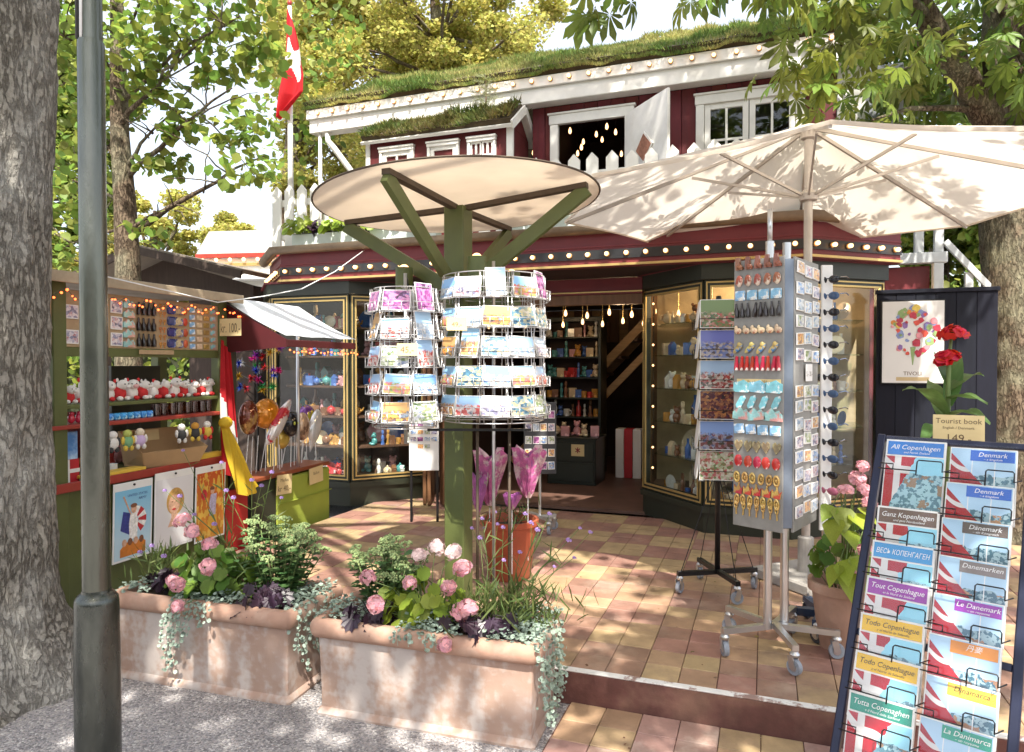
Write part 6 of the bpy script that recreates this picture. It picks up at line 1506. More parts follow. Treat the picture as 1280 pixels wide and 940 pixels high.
# goods on the magnet board
def rack_goods():
    def cell(x, z, me, lab, grp, M=None):
        new('stall_magnet', me, None, ST @ MT(x,-.002,z) @ RY(rnd.uniform(-.06,.06)) @ (M or Matrix.Identity(4)), label=lab, cat='magnet', group=grp)
    q = MB(); q.cbox(-.045,.045,-.006,0,0,.085,.002); small = [q.mesh('magnet', m_) for m_ in (pk_m[3],pk_m[1],pk_m[0])]
    for i in range(2): cell(.115, 1.735+i*.15, small[0], 'dark picture postcard magnet at the post end of the board','picture magnets')
    q = MB(); q.cbox(-.03,.03,-.012,0,0,.07,.004); mugs = q.mesh('magnet', enamel('white_blue_enamel',(.7,.7,.75),col2=(.06,.08,.25),thr=(.52,.56)))
    for i in range(4): cell(.205, 1.73+i*.078, mugs, 'white and blue mug magnet on the tan board','mug magnets')
    for i in range(3): cell(.43, 1.73+i*.105, small[0], 'grey brown photo magnet on the tan board','photo magnets')
    for i in range(5): q_, m_ = mg('harbour_magnet'); cell(.525, 1.725+i*.064, q_.mesh('magnet', m_, 40), 'teal and orange harbour magnet on the tan board','harbour magnets', MS(1.6))
    bt, m_ = mg('bottle'); bme = bt.mesh('magnet', m_, 40)
    for i in range(3):
        for c in range(4): cell(.60+c*.042, 1.73+i*.105, bme, 'black bottle magnet with pale label on the tan board','bottle magnets', MS(1.75))
    kt, m_ = mg('key'); kme = kt.mesh('magnet', enamel('orange_gold',(.6,.25,.05)), 40)
    for i in range(6):
        for c in range(2): cell(.79+c*.035, 1.725+i*.053, kme, 'tiny orange trinket magnet on the tan board','trinket magnets')
    fr = MB(); fr.cbox(-.034,.034,-.008,0,0,.062,.012); fm1 = fr.mesh('magnet', enamel('navy_white_enamel',(.05,.06,.22),col2=(.6,.55,.5),thr=(.6,.63)),40); fm2 = fr.mesh('magnet', enamel('cream_navy_enamel',(.6,.5,.3),col2=(.08,.08,.2),thr=(.5,.55)),40)
    for i in range(4): cell(.885, 1.73+i*.078, fm1, 'navy crest magnet with white edge on the tan board','crest magnets'); cell(.955, 1.73+i*.078, fm2, 'cream and navy badge magnet on the tan board','badge magnets')
    og = MB(); og.sph((0,-.006,.03),(.022,.008,.03),10,6); om = og.mesh('magnet', enamel('orange_red',(.55,.10,.03)),40)
    for i in range(4): cell(1.015, 1.73+i*.078, om, 'orange red oval magnet on the tan board','oval magnets')
    pm, m_ = mg('plaque'); pme = [pm.mesh('magnet', mm, 40) for mm in (e_blue, e_cream, e_gold, e_mix)]
    for c in range(4):
        for i in range(6): cell(1.085+c*.07, 1.725+i*.053, pme[c], ('blue','cream','golden','teal')[c]+' oblong magnet in the packed end of the tan board',('blue','cream','golden','teal')[c]+' oblong magnets', MS(1.25,1,1.3))
rack_goods()

# row of plush figures on the upper shelf
m_pl_w = mat('white_plush', (.78,.75,.70), .9, bump=.2, bscale=120); m_pl_r = mat('red_plush', (.55,.03,.03), .9, bump=.2, bscale=120); m_dot = mat('dark_dot', (.03,.03,.03), .4)
def plush(M, k, label, grp):
    t = thing('plush_toy', M, label, 'plush toy', grp)
    q = MB(); q.sph((0,0,.045),(.042,.038,.046),12,8); q.build('body', m_pl_w if k % 2 == 0 else m_pl_r, t, smooth=True)
    q = MB(); q.sph((.012,-.018,.098),(.036,.034,.032),12,8); hd = q.build('head', m_pl_w, t, smooth=True)
    q = MB(); q.sph((.022,-.048,.090),(.018,.012,.013),10,6); q.build('snout', m_pl_w if k % 3 else mat('pink_plush',(.7,.4,.38),.9), hd, smooth=True)
    for sx in (-1,1):
        q = MB(); q.sph((.012+sx*.03,-.006,.128),(.009,.007,.013),8,5); q.build('ear', m_pl_r if k % 2 == 0 else m_pl_w, hd, smooth=True)
        q = MB(); q.sph((.012+sx*.013,-.049,.104),.0045,6,4); q.build('eye', m_dot, hd, smooth=True)
        q = MB(); q.sph((sx*.026,-.036,.016),(.017,.022,.015),8,6); q.build('paw', m_pl_r if k % 2 == 0 else m_pl_w, t, smooth=True)
    return t
xs_ = [-.02+.092*i for i in range(15)]
for i, x in enumerate(xs_):
    plush(ST @ MT(x+.08 if x+.08 < 1.33 else 1.32, .075, 1.371) @ RZ(R(rnd.uniform(-45,50))) @ MS(rnd.uniform(.88,1.14)), i, 'white plush animal with red paws on the upper stall shelf' if i % 2 == 0 else 'red bodied plush animal with white head on the upper stall shelf', 'plush animals on the stall shelf')
# lower red shelf: red packs, blue packs, tumblers
m_bluepk = enamel('bright_blue', (.05,.30,.70), col2=(.4,.7,.85), thr=(.5,.55)); m_amber = glass('amber_glass', (.55,.35,.28), .06, .06)
q = MB(); q.sph((0,0,.03),(.022,.02,.03),8,6); q.sph((0,-.004,.062),(.014,.013,.014),8,5); rdm = q.mesh('figurine', e_red, True)
for i in range(5): new('figurine', rdm, None, ST @ MT(.10+i*.05,.05,1.2505) @ RZ(rnd.uniform(-.5,.5)), label='little red and white figurine on the red stall shelf', cat='figurine', group='red figurines on the stall shelf')
q = MB(); q.cbox(-.024,.024,-.02,.02,0,.045,.008); q.sph((0,-.018,.026),(.016,.008,.014),7,5); blm = q.mesh('toy_pack', m_bluepk, 40)
for i in range(7): new('toy_pack', blm, None, ST @ MT(.40+i*.053,.03,1.2505) @ RZ(rnd.uniform(-.2,.2)), label='bright blue little toy pack on the red stall shelf', cat='toy', group='blue packs on the stall shelf')
q = MB(); q.lathe([(.001,.004),(.026,.004),(.030,.085),(.034,.085),(.030,0),(.001,0)], 16); tbm = q.mesh('tumbler', m_amber, 40)
for i in range(8): new('tumbler', tbm, None, ST @ MT(.80+i*.072,.05+.01*(i%2),1.2505), label='amber brown glass tumbler on the red stall shelf', cat='tumbler', group='amber tumblers on the stall shelf')
# toys hanging below the red shelf
def hang_toy(M, label, cols):
    t = thing('hanging_toy', M, label, 'soft toy'); q = MB(); q.tube([(0,0,0),(0,0,-.05)], .0015, 4); q.build('loop', m_ink, t)
    q = MB(); q.sph((0,0,-.072),(.028,.026,.027),10,7); q.build('head', cols[0], t, smooth=True)
    q = MB(); q.sph((0,0,-.125),(.035,.03,.042),10,7); q.build('body', cols[1], t, smooth=True)
    for sx in (-1,1): q = MB(); q.sph((sx*.034,-.005,-.115),(.013,.013,.028),8,5); q.build('arm', cols[2], t, smooth=True); q = MB(); q.sph((sx*.02,-.01,-.165),(.015,.016,.02),8,5); q.build('foot', cols[2], t, smooth=True)
mk = lambda n, c: mat(n, c, .9, bump=.15, bscale=100)
for x, lab, cs in ((.36,'white and black soft toy hanging below the red shelf',(m_pl_w,m_pl_w,mk('charcoal_plush',(.05,.05,.05)))),(.47,'green and yellow soft toy hanging below the red shelf',(mk('lime_plush',(.45,.5,.12)),mk('green_plush',(.2,.4,.2)),mk('yellow_plush',(.7,.5,.08)))),(.57,'lilac and cream soft toy hanging below the red shelf',(mk('cream_plush',(.75,.65,.5)),mk('lilac_plush',(.6,.45,.7)),m_pl_w)),(.93,'black and white soft toy dangling over the cardboard box',(m_pl_w,mk('charcoal_plush',(.05,.05,.05)),m_pl_w)),(1.06,'tiger striped soft toy hanging near the red shelf end',(mk('orange_plush',(.6,.3,.05)),mk('charcoal_plush',(.05,.05,.05)),mk('yellow_plush',(.7,.5,.08)))),(1.18,'white toy with red scarf hanging by the flag',(m_pl_w,mk('yellow_plush',(.7,.5,.08)),m_pl_r))):
    hang_toy(ST @ MT(x,-.045,1.235) @ RZ(R(-20)+rnd.uniform(-.3,.3)), lab, cs)
# things on the counter
m_cb = mat('cardboard', (.46,.30,.15), .85, var=.12, scale=5)
bx_ = thing('cardboard_box', ST @ MT(.88,.02,.9055) @ RZ(R(-12)), 'open tilted cardboard box of toys on the stall counter', 'box')
def panel4(q, a,b,c,d,th=.004):
    a,b,c,d=[Vector(p) for p in (a,b,c,d)]; n=(b-a).cross(d-a).normalized()*th; vs=[a,b,c,d,a+n,b+n,c+n,d+n]; q.add(vs,[(0,1,2,3),(7,6,5,4),(0,4,5,1),(1,5,6,2),(2,6,7,3),(3,7,4,0)])
for nm, pts in (('front',((-.20,-.03,0),(.22,-.03,0),(.26,-.07,.11),(-.24,-.07,.11))),('back',((.22,.20,0),(-.20,.20,0),(-.22,.24,.24),(.24,.24,.24))),('left_side',((-.20,.20,0),(-.20,-.03,0),(-.24,-.07,.11),(-.22,.24,.24))),('right_side',((.22,-.03,0),(.22,.20,0),(.24,.24,.24),(.26,-.07,.11))),('bottom',((-.20,.20,.003),(.22,.20,.003),(.22,-.03,.003),(-.20,-.03,.003)))):
    q = MB(); panel4(q, *pts); q.build('box_'+nm, m_cb, bx_)
q = MB(); panel4(q, (-.12,.21,.235),(.06,.21,.235),(.06,.20,.16),(-.12,.20,.16),.002); q.build('box_label', m_sign, bx_)
for i in range(3): q = MB(); q.sph((0,0,.025),(.03,.03,.025),8,6); q.build('duckling_toy', mk('yellow_plush',(.7,.5,.08)), None, ST @ MT(.86+i*.07,.10,.913), label='small yellow toy lying in the cardboard box', cat='toy', group='yellow toys in the box')
m_ystick = mat('yellow_painted_stick', (.72,.48,.06), .5, var=.12)
for i in range(3):
    q = MB(); q.cbox(0,.44,0,.035,0,.02,.003); q.build('yellow_ruler', m_ystick, None, ST @ MT(.20,-.026+.038*i,.9055+.0*i) @ RZ(R(rnd.uniform(-1,1))), label='long yellow painted ruler lying on the stall counter', cat='ruler', group='yellow rulers on the counter')
q = MB(); q.cbox(0,.30,0,.05,0,.04,.004); q.build('yellow_bar', m_ystick, None, ST @ MT(1.13,-.026,.9055), label='thick yellow bar beside the cardboard box', cat='bar')
q = MB(); q.lathe([(.001,0),(.03,0),(.032,.07),(.028,.07),(.026,.006),(.001,.006)], 16); q.build('white_mug', m_card, None, ST @ MT(.50,.12,.886), label='small white mug on the counter behind the rulers', cat='mug', smooth=35)
# parcels inside the left compartment
q = MB(); q.cbox(-.05,.05,-.03,.03,0,.17,.003); bb = q.build('blue_parcel', mat('blue_card',(.08,.25,.6),.4,col2=(.5,.7,.9),thr=(.45,.6)), None, ST @ MT(.16,.10,1.03), label='blue box standing on the flag printed carton', cat='box')
q = MB(); q.cbox(-.06,.06,-.03,.03,0,.145,.003); fb_ = q.build('flag_carton', mat('flag_card_red',(.5,.02,.03),.5), None, ST @ MT(.16,.10,.886), label='red carton printed with a white cross on the counter', cat='carton')
q = MB(); q.box(-.0601,.0601,-.0318,-.0303,.062,.086); q.box(-.03,-.008,-.0322,-.0305,0.001,.144); q.build('white_cross', m_card, fb_)
# posters in sleeves on the counter front
def poster(x0, x1, z0, z1, mt, label, extra=None):
    t = thing('poster', ST @ MT((x0+x1)/2,-.045,z0) @ RX(R(2)), label, 'poster'); w = (x1-x0)/2; h = z1-z0
    q = MB(); q.cbox(-w,w,0,.006,0,h,.001); q.build('sleeve', m_card, t)
    q = MB(); q.box(-w+.012,w-.012,-.0014,-.0002,.014,h-.05); q.build('print', mt, t)
    q = MB(); q.sph((0,-.006,h-.02),.008,8,5); q.build('pin', m_ink, t)
    if extra: extra(t, w, h)
    return t
def grad(name, c0, c1, blot, n0=.5, sc=6.):
    m, nt, b = nodes(name); L = nt.links.new; tc = nd(nt,'ShaderNodeTexCoord'); sp = nd(nt,'ShaderNodeSeparateXYZ'); L(tc.outputs['Generated'], sp.inputs[0])
    mx = nd(nt,'ShaderNodeMixRGB'); mx.inputs[1].default_value=c4(c0); mx.inputs[2].default_value=c4(c1); L(sp.outputs['Z'], mx.inputs[0]); out = mx.outputs[0]
    if blot:
        no = nd(nt,'ShaderNodeTexNoise',Scale=sc,Detail=5.); L(tc.outputs['Generated'], no.inputs['Vector']); r = nd(nt,'ShaderNodeMapRange'); r.inputs[1].default_value=n0; r.inputs[2].default_value=n0+.05; L(no.outputs['Fac'], r.inputs[0])
        m2 = nd(nt,'ShaderNodeMixRGB'); m2.inputs[2].default_value=c4(blot); L(r.outputs[0], m2.inputs[0]); L(out, m2.inputs[1]); out = m2.outputs[0]
    L(out, b.inputs['Base Color']); b.inputs['Roughness'].default_value=.25; b.inputs['Coat Weight'].default_value=.4; return m
def flatshape(t, poly, m, y=-.0022, nm='printed_shape', cx=0, cz=0):
    q = MB(); q.plate([(cx+x,cz+z) for x,z in poly], y-.0006, y); q.build(nm, m, t)
def ell(rx, rz, n=18): return [(rx*math.cos(2*math.pi*k/n), rz*math.sin(2*math.pi*k/n)) for k in range(n)]
i_red = mat('print_red',(.5,.03,.04),.4,var=.38,scale=55,detail=7.); i_navy = mat('print_navy',(.03,.05,.25),.4,var=.38,scale=55,detail=7.); i_skin = mat('print_skin',(.66,.40,.27),.4,var=.38,scale=55,detail=7.); i_hair = mat('print_gold',(.55,.33,.10),.4,var=.35,scale=30); i_white = mat('print_white',(.82,.81,.78),.4,var=.38,scale=55,detail=7.); i_or = mat('print_orange',(.62,.20,.03),.4,var=.3,scale=12); i_lav = mat('print_lavender',(.48,.45,.62),.4,var=.38,scale=55,detail=7.); i_brown = mat('print_brown',(.20,.08,.04),.4,var=.38,scale=55,detail=7.)
def ex1(t, w, h):
    text('UNITED STATES', t, .03, -.003, h-.095, .022, i_navy, w*1.3); text('ARMY', t, .07, -.003, h-.125, .024, i_navy, w*.6)
    for k in range(7):                       # striped banner behind a standing figure
        a0, a1 = R(-60+k*24), R(-60+(k+1)*24); r0, r1 = .03, .095
        flatshape(t, [(r0*math.cos(a0),r0*math.sin(a0)),(r1*math.cos(a0),r1*math.sin(a0)),(r1*math.cos(a1),r1*math.sin(a1)),(r0*math.cos(a1),r0*math.sin(a1))], i_red if k%2==0 else i_white, -.0020, cx=.01, cz=h*.50)
    flatshape(t, [(-.09,-.05),(-.02,-.09),(-.01,.05),(-.07,.07)], i_navy, -.0020, cx=-.01, cz=h*.50)
    flatshape(t, [(-.03,-.12),(.03,-.12),(.035,-.02),(.025,.05),(-.025,.05),(-.035,-.02)], i_white, -.0028, cx=0, cz=h*.50); flatshape(t, ell(.022,.028), i_skin, -.0034, cx=.0, cz=h*.50+.075); flatshape(t, ell(.026,.014), i_brown, -.0040, cx=.0, cz=h*.50+.098)
    flatshape(t, [(-.025,.04),(-.018,.045),(-.075,.17),(-.085,.165)], i_skin, -.0030, cx=0, cz=h*.50)
    flatshape(t, [(-.10,0),(.10,0),(.10,.07),(.06,.10),(.02,.07),(-.02,.10),(-.07,.08),(-.10,.05)], i_or, -.0026, cx=0, cz=.03)
    for k in range(4): flatshape(t, ell(.018,.024), i_brown if k%2 else i_skin, -.0036, cx=-.07+.045*k, cz=.12)
def ex2(t, w, h):                            # plain stand-in portrait of a fair haired woman
    flatshape(t, ell(.080,.095,22), i_hair, -.0022, cx=.005, cz=h*.60); flatshape(t, ell(.052,.068,20), i_skin, -.0030, cx=-.005, cz=h*.565)
    flatshape(t, [(-.06,0),(.06,0),(.03,.06),(.02,.10),(-.03,.10),(-.03,.06)], i_skin, -.0026, cx=.0, cz=h*.28); flatshape(t, ell(.018,.007,12), i_red, -.0038, cx=-.008, cz=h*.50)
    for sx in (-.02,.018): flatshape(t, ell(.008,.004,10), i_brown, -.0038, cx=sx-.005, cz=h*.60)
def ex3(t, w, h):
    flatshape(t, [(-.03,-.10),(.03,-.10),(.035,.0),(.04,.06),(-.02,.06),(-.035,.0)], i_lav, -.0022, cx=.02, cz=h*.5); flatshape(t, ell(.02,.025), i_skin, -.0030, cx=.015, cz=h*.5+.085); flatshape(t, ell(.024,.014), i_brown, -.0036, cx=.012, cz=h*.5+.105)
    flatshape(t, ell(.03,.04), i_red, -.0022, cx=-.07, cz=h*.62); flatshape(t, [(-.05,-.05),(.05,-.05),(.04,.04),(-.04,.03)], mat('print_amber',(.7,.4,.05),.4,var=.2), -.0022, cx=.02, cz=h*.26)
poster(.345,.655,.34,.85, grad('sky_print',(.55,.72,.82),(.22,.55,.78),None), 'sky blue poster of a figure with striped banner on the stall front', ex1)
poster(.675,1.025,.33,.87, grad('pale_print',(.74,.73,.74),(.78,.78,.80),None), 'white poster of a smiling fair haired portrait on the stall front', ex2)
poster(1.045,1.355,.30,.86, grad('fire_print',(.60,.26,.03),(.55,.10,.03),(.72,.45,.08),.5,7.), 'orange red poster of a lavender dressed figure on the stall front', ex3)
sign(ST @ MT(1.50,-.06,.80), .13, .09, [('49,-',-.25,.55)], 'cream price sign reading 49 under the yellow cloth')
q = MB(); q.cbox(1.40,1.66,-.02,.03,.05,.62,.004); q.build('red_board', mat('red_lacquer',(.42,.02,.02),.4), None, ST, label='dark red board below the yellow cloth', cat='board')

# flag draped at the stall corner and the yellow cloth
def fl2(u, v):
    z = -(1-v)*1.02-.10*u; wv = .015*math.sin(u*14+v*3)
    return (.02+.20*u*(.25+.75*(1-v)), wv-.03*u, z)
def cross2(M, label):
    q = MB(); vs=[]; fs=[]; ms=[]; nu, nv = 24, 40
    for i in range(nu+1):
        for j in range(nv+1): vs.append(fl2(i/nu, j/nv))
    for i in range(nu):
        for j in range(nv):
            u, v = (i+.5)/nu, (j+.5)/nv; fs.append((i*(nv+1)+j,(i+1)*(nv+1)+j,(i+1)*(nv+1)+j+1,i*(nv+1)+j+1)); ms.append(1 if (abs((1-v)-.62-.25*(u-.5)) < .09 or (abs(u-.55) < .14 and (1-v) > .55)) else 0)
    q.add(vs,fs); q.m = ms; return q.build('draped_flag', [m_dred,m_dwhite], None, M, smooth=True, label=label, cat='flag')
cross2(ST @ MT(1.30,-.06,1.80), 'red and white cross flag draped down the stall corner post')
yc = MB(); vs=[]; fs=[]; nu, nv = 16, 26
for i in range(nu+1):
    for j in range(nv+1):
        u, f = i/nu, j/nv; cx = .02+.22*f; w = (.028+.115*f) if f > .08 else .04
        vs.append((cx+(u-.5)*2*w, -.04-.03*math.sin(math.pi*u)-.03*f+.016*math.sin(u*17+f*5)*(.4+f), -.54*f-.05*f*math.sin(u*3.1)))
for i in range(nu):
    for j in range(nv): fs.append((i*(nv+1)+j,(i+1)*(nv+1)+j,(i+1)*(nv+1)+j+1,i*(nv+1)+j+1))
yc.add(vs,fs); yc.sph((.02,-.06,.0),(.055,.05,.045),12,8)
yc.build('yellow_cloth', mat('yellow_fabric',(.72,.50,.03),.7,var=.12,trans=.2), None, ST @ MT(1.27,-.06,1.17), smooth=True, label='yellow knotted cloth hanging at the stall corner', cat='cloth')

# balloon counter
bc = thing('balloon_counter', ST @ MT(2.25,0,0), 'low counter draped with lime green canvas and holding foil balloons', 'counter')
q = MB(); q.cbox(-.55,.56,-.05,.26,.64,.675,.006); q.build('ledge', mat('red_brown_ledge',(.26,.07,.03),.4,var=.2), bc)
q = MB(); vs=[]; fs=[]
m_lcanvas = mat('lime_canvas',(.30,.36,.045),.7,var=.1,bump=.1,bscale=15)
q.cbox(-.25,.56,-.045,.25,.10,.62,.01); q.build('canvas_front', m_lcanvas, bc)
q = MB(); q.cbox(-.25,.58,-.06,-.046,.40,.405,.002); q.build('canvas_hem', m_lcanvas, bc)
q = MB(); q.cbox(-.25,.56,-.035,.24,0,.098,.005); q.build('plinth', mat('rust_plinth',(.16,.06,.03),.7), bc)
q = MB(); q.cbox(-.55,-.252,-.04,.25,0,.638,.005); q.build('side_cabinet', m_olive_dark, bc)
sign(ST @ MT(2.07,-.07,.57) @ RY(R(4)), .21, .17, [('Medløs',.15,.24),('kr 40,-',-.33,.40)], 'cream price sign reading 40 on the lime canvas')
sign(ST @ MT(2.55,-.07,.58) @ RY(R(-3)), .22, .15, [('Ballon',.05,.26)], 'pale notice pinned on the lime canvas beside the price sign')
def balloon(px, py, dist, shape, m, label, rx, rz, extra=None, ang=0):
    rx *= 1.28; rz *= 1.22
    o_ = STI @ Vector((0,0,EYE)); d_ = STI.to_3x3() @ ray(px,py); p = o_+d_*((.04+(dist-5.65)*.3-o_.y)/d_.y)
    t = thing('foil_balloon', ST @ MT(*p), label, 'balloon'); q = MB()
    if shape == 'ball': q.sph((0,0,0),(rx,rx*.55,rz),16,12)
    elif shape == 'heart':
        n=20; vs=[]; 
        q.sph((0,0,.0),(rx,rx*.45,rz),16,12,RY(R(ang)))
        q.lathe([(.001,-rz*1.5),(rx*.35,-rz*1.05),(rx*.75,-rz*.5)],14,RY(R(ang)) @ MS(1,.45,1))
    else: q.lathe([(.001,-rz),(rx*.6,-rz*.8),(rx,-rz*.2),(rx*.85,rz*.4),(rx*.3,rz*.9),(.001,rz)],16,RY(R(ang)) @ MS(1,.6,1))
    q.build('balloon_skin', m, t, smooth=True)
    if extra: extra(t)
    q = MB(); e = Vector((rnd.uniform(-.05,.05), rnd.uniform(-.02,.03), .676-p.z)); q.tube([(0,0,-rz*.8),e], .004, 6); q.build('stick', m_card, t); return t
foil = lambda n, c, **k: mat(n, c, .15, metal=.35, var=.3, scale=9, coat=.5, **k)
def eyes(t):
    for sx in (-1,1): q = MB(); q.sph((sx*.03,-.058,.01),(.014,.006,.018),8,6); q.build('spot', mat('balloon_lime',(.55,.6,.1),.2), t, smooth=True)
balloon(311,522,5.75,'ball',foil('brown_foil',(.18,.04,.02),col2=(.5,.3,.1),thr=(.55,.6)),'dark brown oval foil balloon beside the flag',.085,.12)
balloon(333,517,5.9,'ball',foil('orange_foil',(.75,.28,.02)),'orange round foil balloon with dark markings',.12,.11)
balloon(349,527,5.65,'rocket',foil('red_white_foil',(.6,.03,.05),col2=(.8,.75,.72),thr=(.5,.54)),'red and white rocket shaped foil balloon',.06,.21,None,42)
balloon(364,530,5.75,'ball',foil('black_foil',(.02,.02,.025)),'black round foil balloon with lime spots',.085,.095,eyes)
balloon(378,533,5.9,'ball',foil('cream_foil',(.65,.45,.3),col2=(.2,.12,.08),thr=(.55,.6)),'cream and brown round foil balloon',.075,.11)
balloon(394,533,5.8,'heart',foil('silver_foil',(.75,.75,.75)),'long silver white foil balloon over the lime canvas',.07,.14,None,20)
balloon(352,548,6.0,'ball',foil('gold_foil',(.6,.42,.08)),'golden round foil balloon behind the rocket balloon',.08,.08)
balloon(383,520,6.2,'ball',foil('purple_foil',(.2,.06,.3),col2=(.6,.5,.05),thr=(.5,.55)),'purple and yellow foil balloon behind the silver one',.09,.09)
for k in range(9):
    q = MB(); x = -.40+k*.10; q.tube([(x,.10+.03*(k%3),.676),(x+rnd.uniform(-.03,.03),.10,1.0)], .0035, 5); o_ = q.build('balloon_stick', m_card, None, ST @ MT(2.25,0,0), label='bare white balloon stick on the counter', cat='stick', group='white balloon sticks')
# tinsel windmills hanging inside the corner
tin = [mat('tinsel_'+n, c, .18, metal=.8, var=.4, scale=30, island=True, objrand=.3) for n, c in (('green',(.05,.4,.12)),('blue',(.05,.12,.6)),('pink',(.75,.05,.35)),('red',(.6,.03,.03)),('gold',(.7,.45,.05)),('silver',(.6,.62,.65)),('violet',(.35,.05,.5)))]
names_ = ('green','blue','pink','red','gold','silver','violet')
for k in range(26):
    px, py = rnd.uniform(292,352), rnd.uniform(432,492); w = at(px,py,rnd.uniform(5.9,6.3)); n=46
    D = unit(rng.normal(size=(n,3))); tri = np.array([(0,-.10,0),(0,.10,0),(1,0,.1)]); v,f = scatter(tri, np.array([(0,1,2)]), np.zeros((n,3)), D, rng.normal(size=(n,3)), rng.uniform(.03,.06,n))
    c = k % 7; new('tinsel_pompom', np_mesh('tinsel_pompom', v, f, tin[c]), None, MT(*w), label='%s tinsel pompom in the bunch behind the balloons' % names_[c], cat='pompom', group='tinsel pompoms behind the balloons')
q = MB(); w = at(322,465,6.1)
tt = thing('windmill_tree', MT(w.x,w.y,0), 'wire stand holding the tinsel pompoms behind the balloons', 'stand'); q.tube([(0,0,0),(0,0,1.85)], .01, 8); q.build('pole', m_blackmetal, tt)
q = MB()
for k in range(14): q.tube([(0,0,1.2+.04*k),(rnd.uniform(-.22,.22),rnd.uniform(-.15,.15),1.35+.03*k)], .003, 4)
q.build('wire_arms', m_blackmetal, tt)
# fairy lights under the roof edge: cable + bulbs
fl_ = thing('fairy_lights', ST @ MT(0,-.13,2.08), 'string of warm red fairy lights along the stall roof edge', 'fairy lights')
fb = MB(); fb.sph((0,0,0),.007,7,5); fme = fb.mesh('fairy_bulb', m_bulbred, True); pts=[]
for k in range(64):
    x = -.6+k*.0335+rnd.uniform(-.012,.012); z = -.02-.035*abs(math.sin(k*.55))-rnd.uniform(0,.05); pts.append((x,-.004,z)); new('fairy_bulb', fme, fl_, MT(x,-.012,z-.012) @ MS(rnd.uniform(.7,1.15)))
q = MB(); q.tube(pts, .0018, 4); q.build('cable', m_ink, fl_)
fl3 = thing('fairy_lights', ST @ MT(1.46,-.56,1.74), 'string of red fairy lights along the awning hem', 'fairy lights'); pts=[]
for k in range(20):
    f = k/19; p = (.0+f*.98, -.005, -.01-.02*abs(math.sin(k*.9))); pts.append(p); new('fairy_bulb', fme, fl3, MT(p[0],p[1]-.008,p[2]-.01))
q = MB(); q.tube(pts,.0018,4); q.build('cable', m_ink, fl3)
q = MB(); a_, b__ = at(455,313,6.9), at(272,378,5.1); mid_ = (a_+b__)/2; q.tube([a_, a_.lerp(b__,.25)-Vector((0,0,.10)), mid_-Vector((0,0,.14)), a_.lerp(b__,.75)-Vector((0,0,.08)), b__, at(130,345,4.2)], .0042, 6)
q.build('power_cable', m_card, None, label='white power cable sagging from shop gutter to the stall roof', cat='cable', smooth=True)

# ------------------------------------------------------------------ goods on shelves
g_cols = [('blue',(.06,.14,.42)),('white',(.75,.74,.70)),('red',(.50,.04,.04)),('cream',(.66,.52,.34)),('brown',(.22,.10,.05)),('teal',(.08,.28,.28)),('amber',(.55,.28,.06)),('rose',(.62,.30,.32))]
g_mats = [mat('glazed_'+n, c, .25, var=.15, scale=20, coat=.4, col2=tuple(min(1,v*1.6+.1) for v in c), thr=(.56,.6)) for n, c in g_cols]
def goods_mesh(kind):
    q = MB()
    if kind == 'mug': q.lathe([(.001,0),(.036,0),(.039,.004),(.039,.09),(.035,.09),(.034,.008),(.001,.008)], 14); q.tube([(.037,0,.075),(.06,0,.07),(.064,0,.045),(.056,0,.025),(.037,0,.02)], .006, 6)
    elif kind == 'plate': q.lathe([(.001,0),(.05,.002),(.085,.014),(.086,.018),(.05,.008),(.001,.006)], 20, MT(0,.03,.085) @ RX(R(78)))
    elif kind == 'figurine': q.lathe([(.001,0),(.028,0),(.030,.01),(.018,.06),(.026,.10),(.012,.135),(.001,.136)], 12); q.sph((0,0,.155),(.019,.019,.022),10,7); q.lathe([(.02,.16),(.017,.20),(.001,.205)], 10)
    elif kind == 'bear': q.sph((0,0,.05),(.042,.038,.05),12,8); q.sph((0,-.005,.12),(.034,.032,.031),12,8); q.sph((-.026,0,.148),.012,8,5); q.sph((.026,0,.148),.012,8,5); q.sph((-.035,-.03,.02),(.018,.03,.018),8,6); q.sph((.035,-.03,.02),(.018,.03,.018),8,6); q.sph((0,-.034,.112),(.014,.01,.011),8,5)
    elif kind == 'bottle': q.lathe([(.001,0),(.028,0),(.030,.01),(.030,.10),(.012,.14),(.012,.18),(.015,.185),(.001,.187)], 14)
    elif kind == 'carton': q.cbox(-.045,.045,-.03,.03,0,.11,.003); q.cbox(-.035,.035,-.032,-.0295,.02,.09,.001)
    elif kind == 'teapot': q.sph((0,0,.055),(.055,.055,.052),14,9); q.tube([(.045,0,.05),(.075,0,.065),(.088,0,.095)], [.014,.009,.007], 8); q.tube([(-.045,0,.085),(-.08,0,.08),(-.08,0,.04),(-.05,0,.03)], .006, 6); q.sph((0,0,.112),.012,8,5)
    elif kind == 'house': q.cbox(-.035,.035,-.03,.03,0,.09,.002); q.plate([(-.04,.09),(.04,.09),(0,.14)], -.032, .032); q.cbox(-.01,.01,-.034,-.029,.01,.05,.001)
    return q
KINDS = ('mug','plate','figurine','bear','bottle','carton','teapot','house')
GM = {}
def goods(kind, c):
    if (kind,c) not in GM: GM[kind,c] = goods_mesh(kind).mesh(kind, g_mats[c], 40)
    return GM[kind,c]
CAT = {'mug':'mug','plate':'plate','figurine':'figurine','bear':'toy bear','bottle':'bottle','carton':'box','teapot':'teapot','house':'model house'}
NAM = {'mug':'souvenir_mug','plate':'display_plate','figurine':'guard_figurine','bear':'toy_bear','bottle':'souvenir_bottle','carton':'gift_box','teapot':'teapot','house':'model_house'}
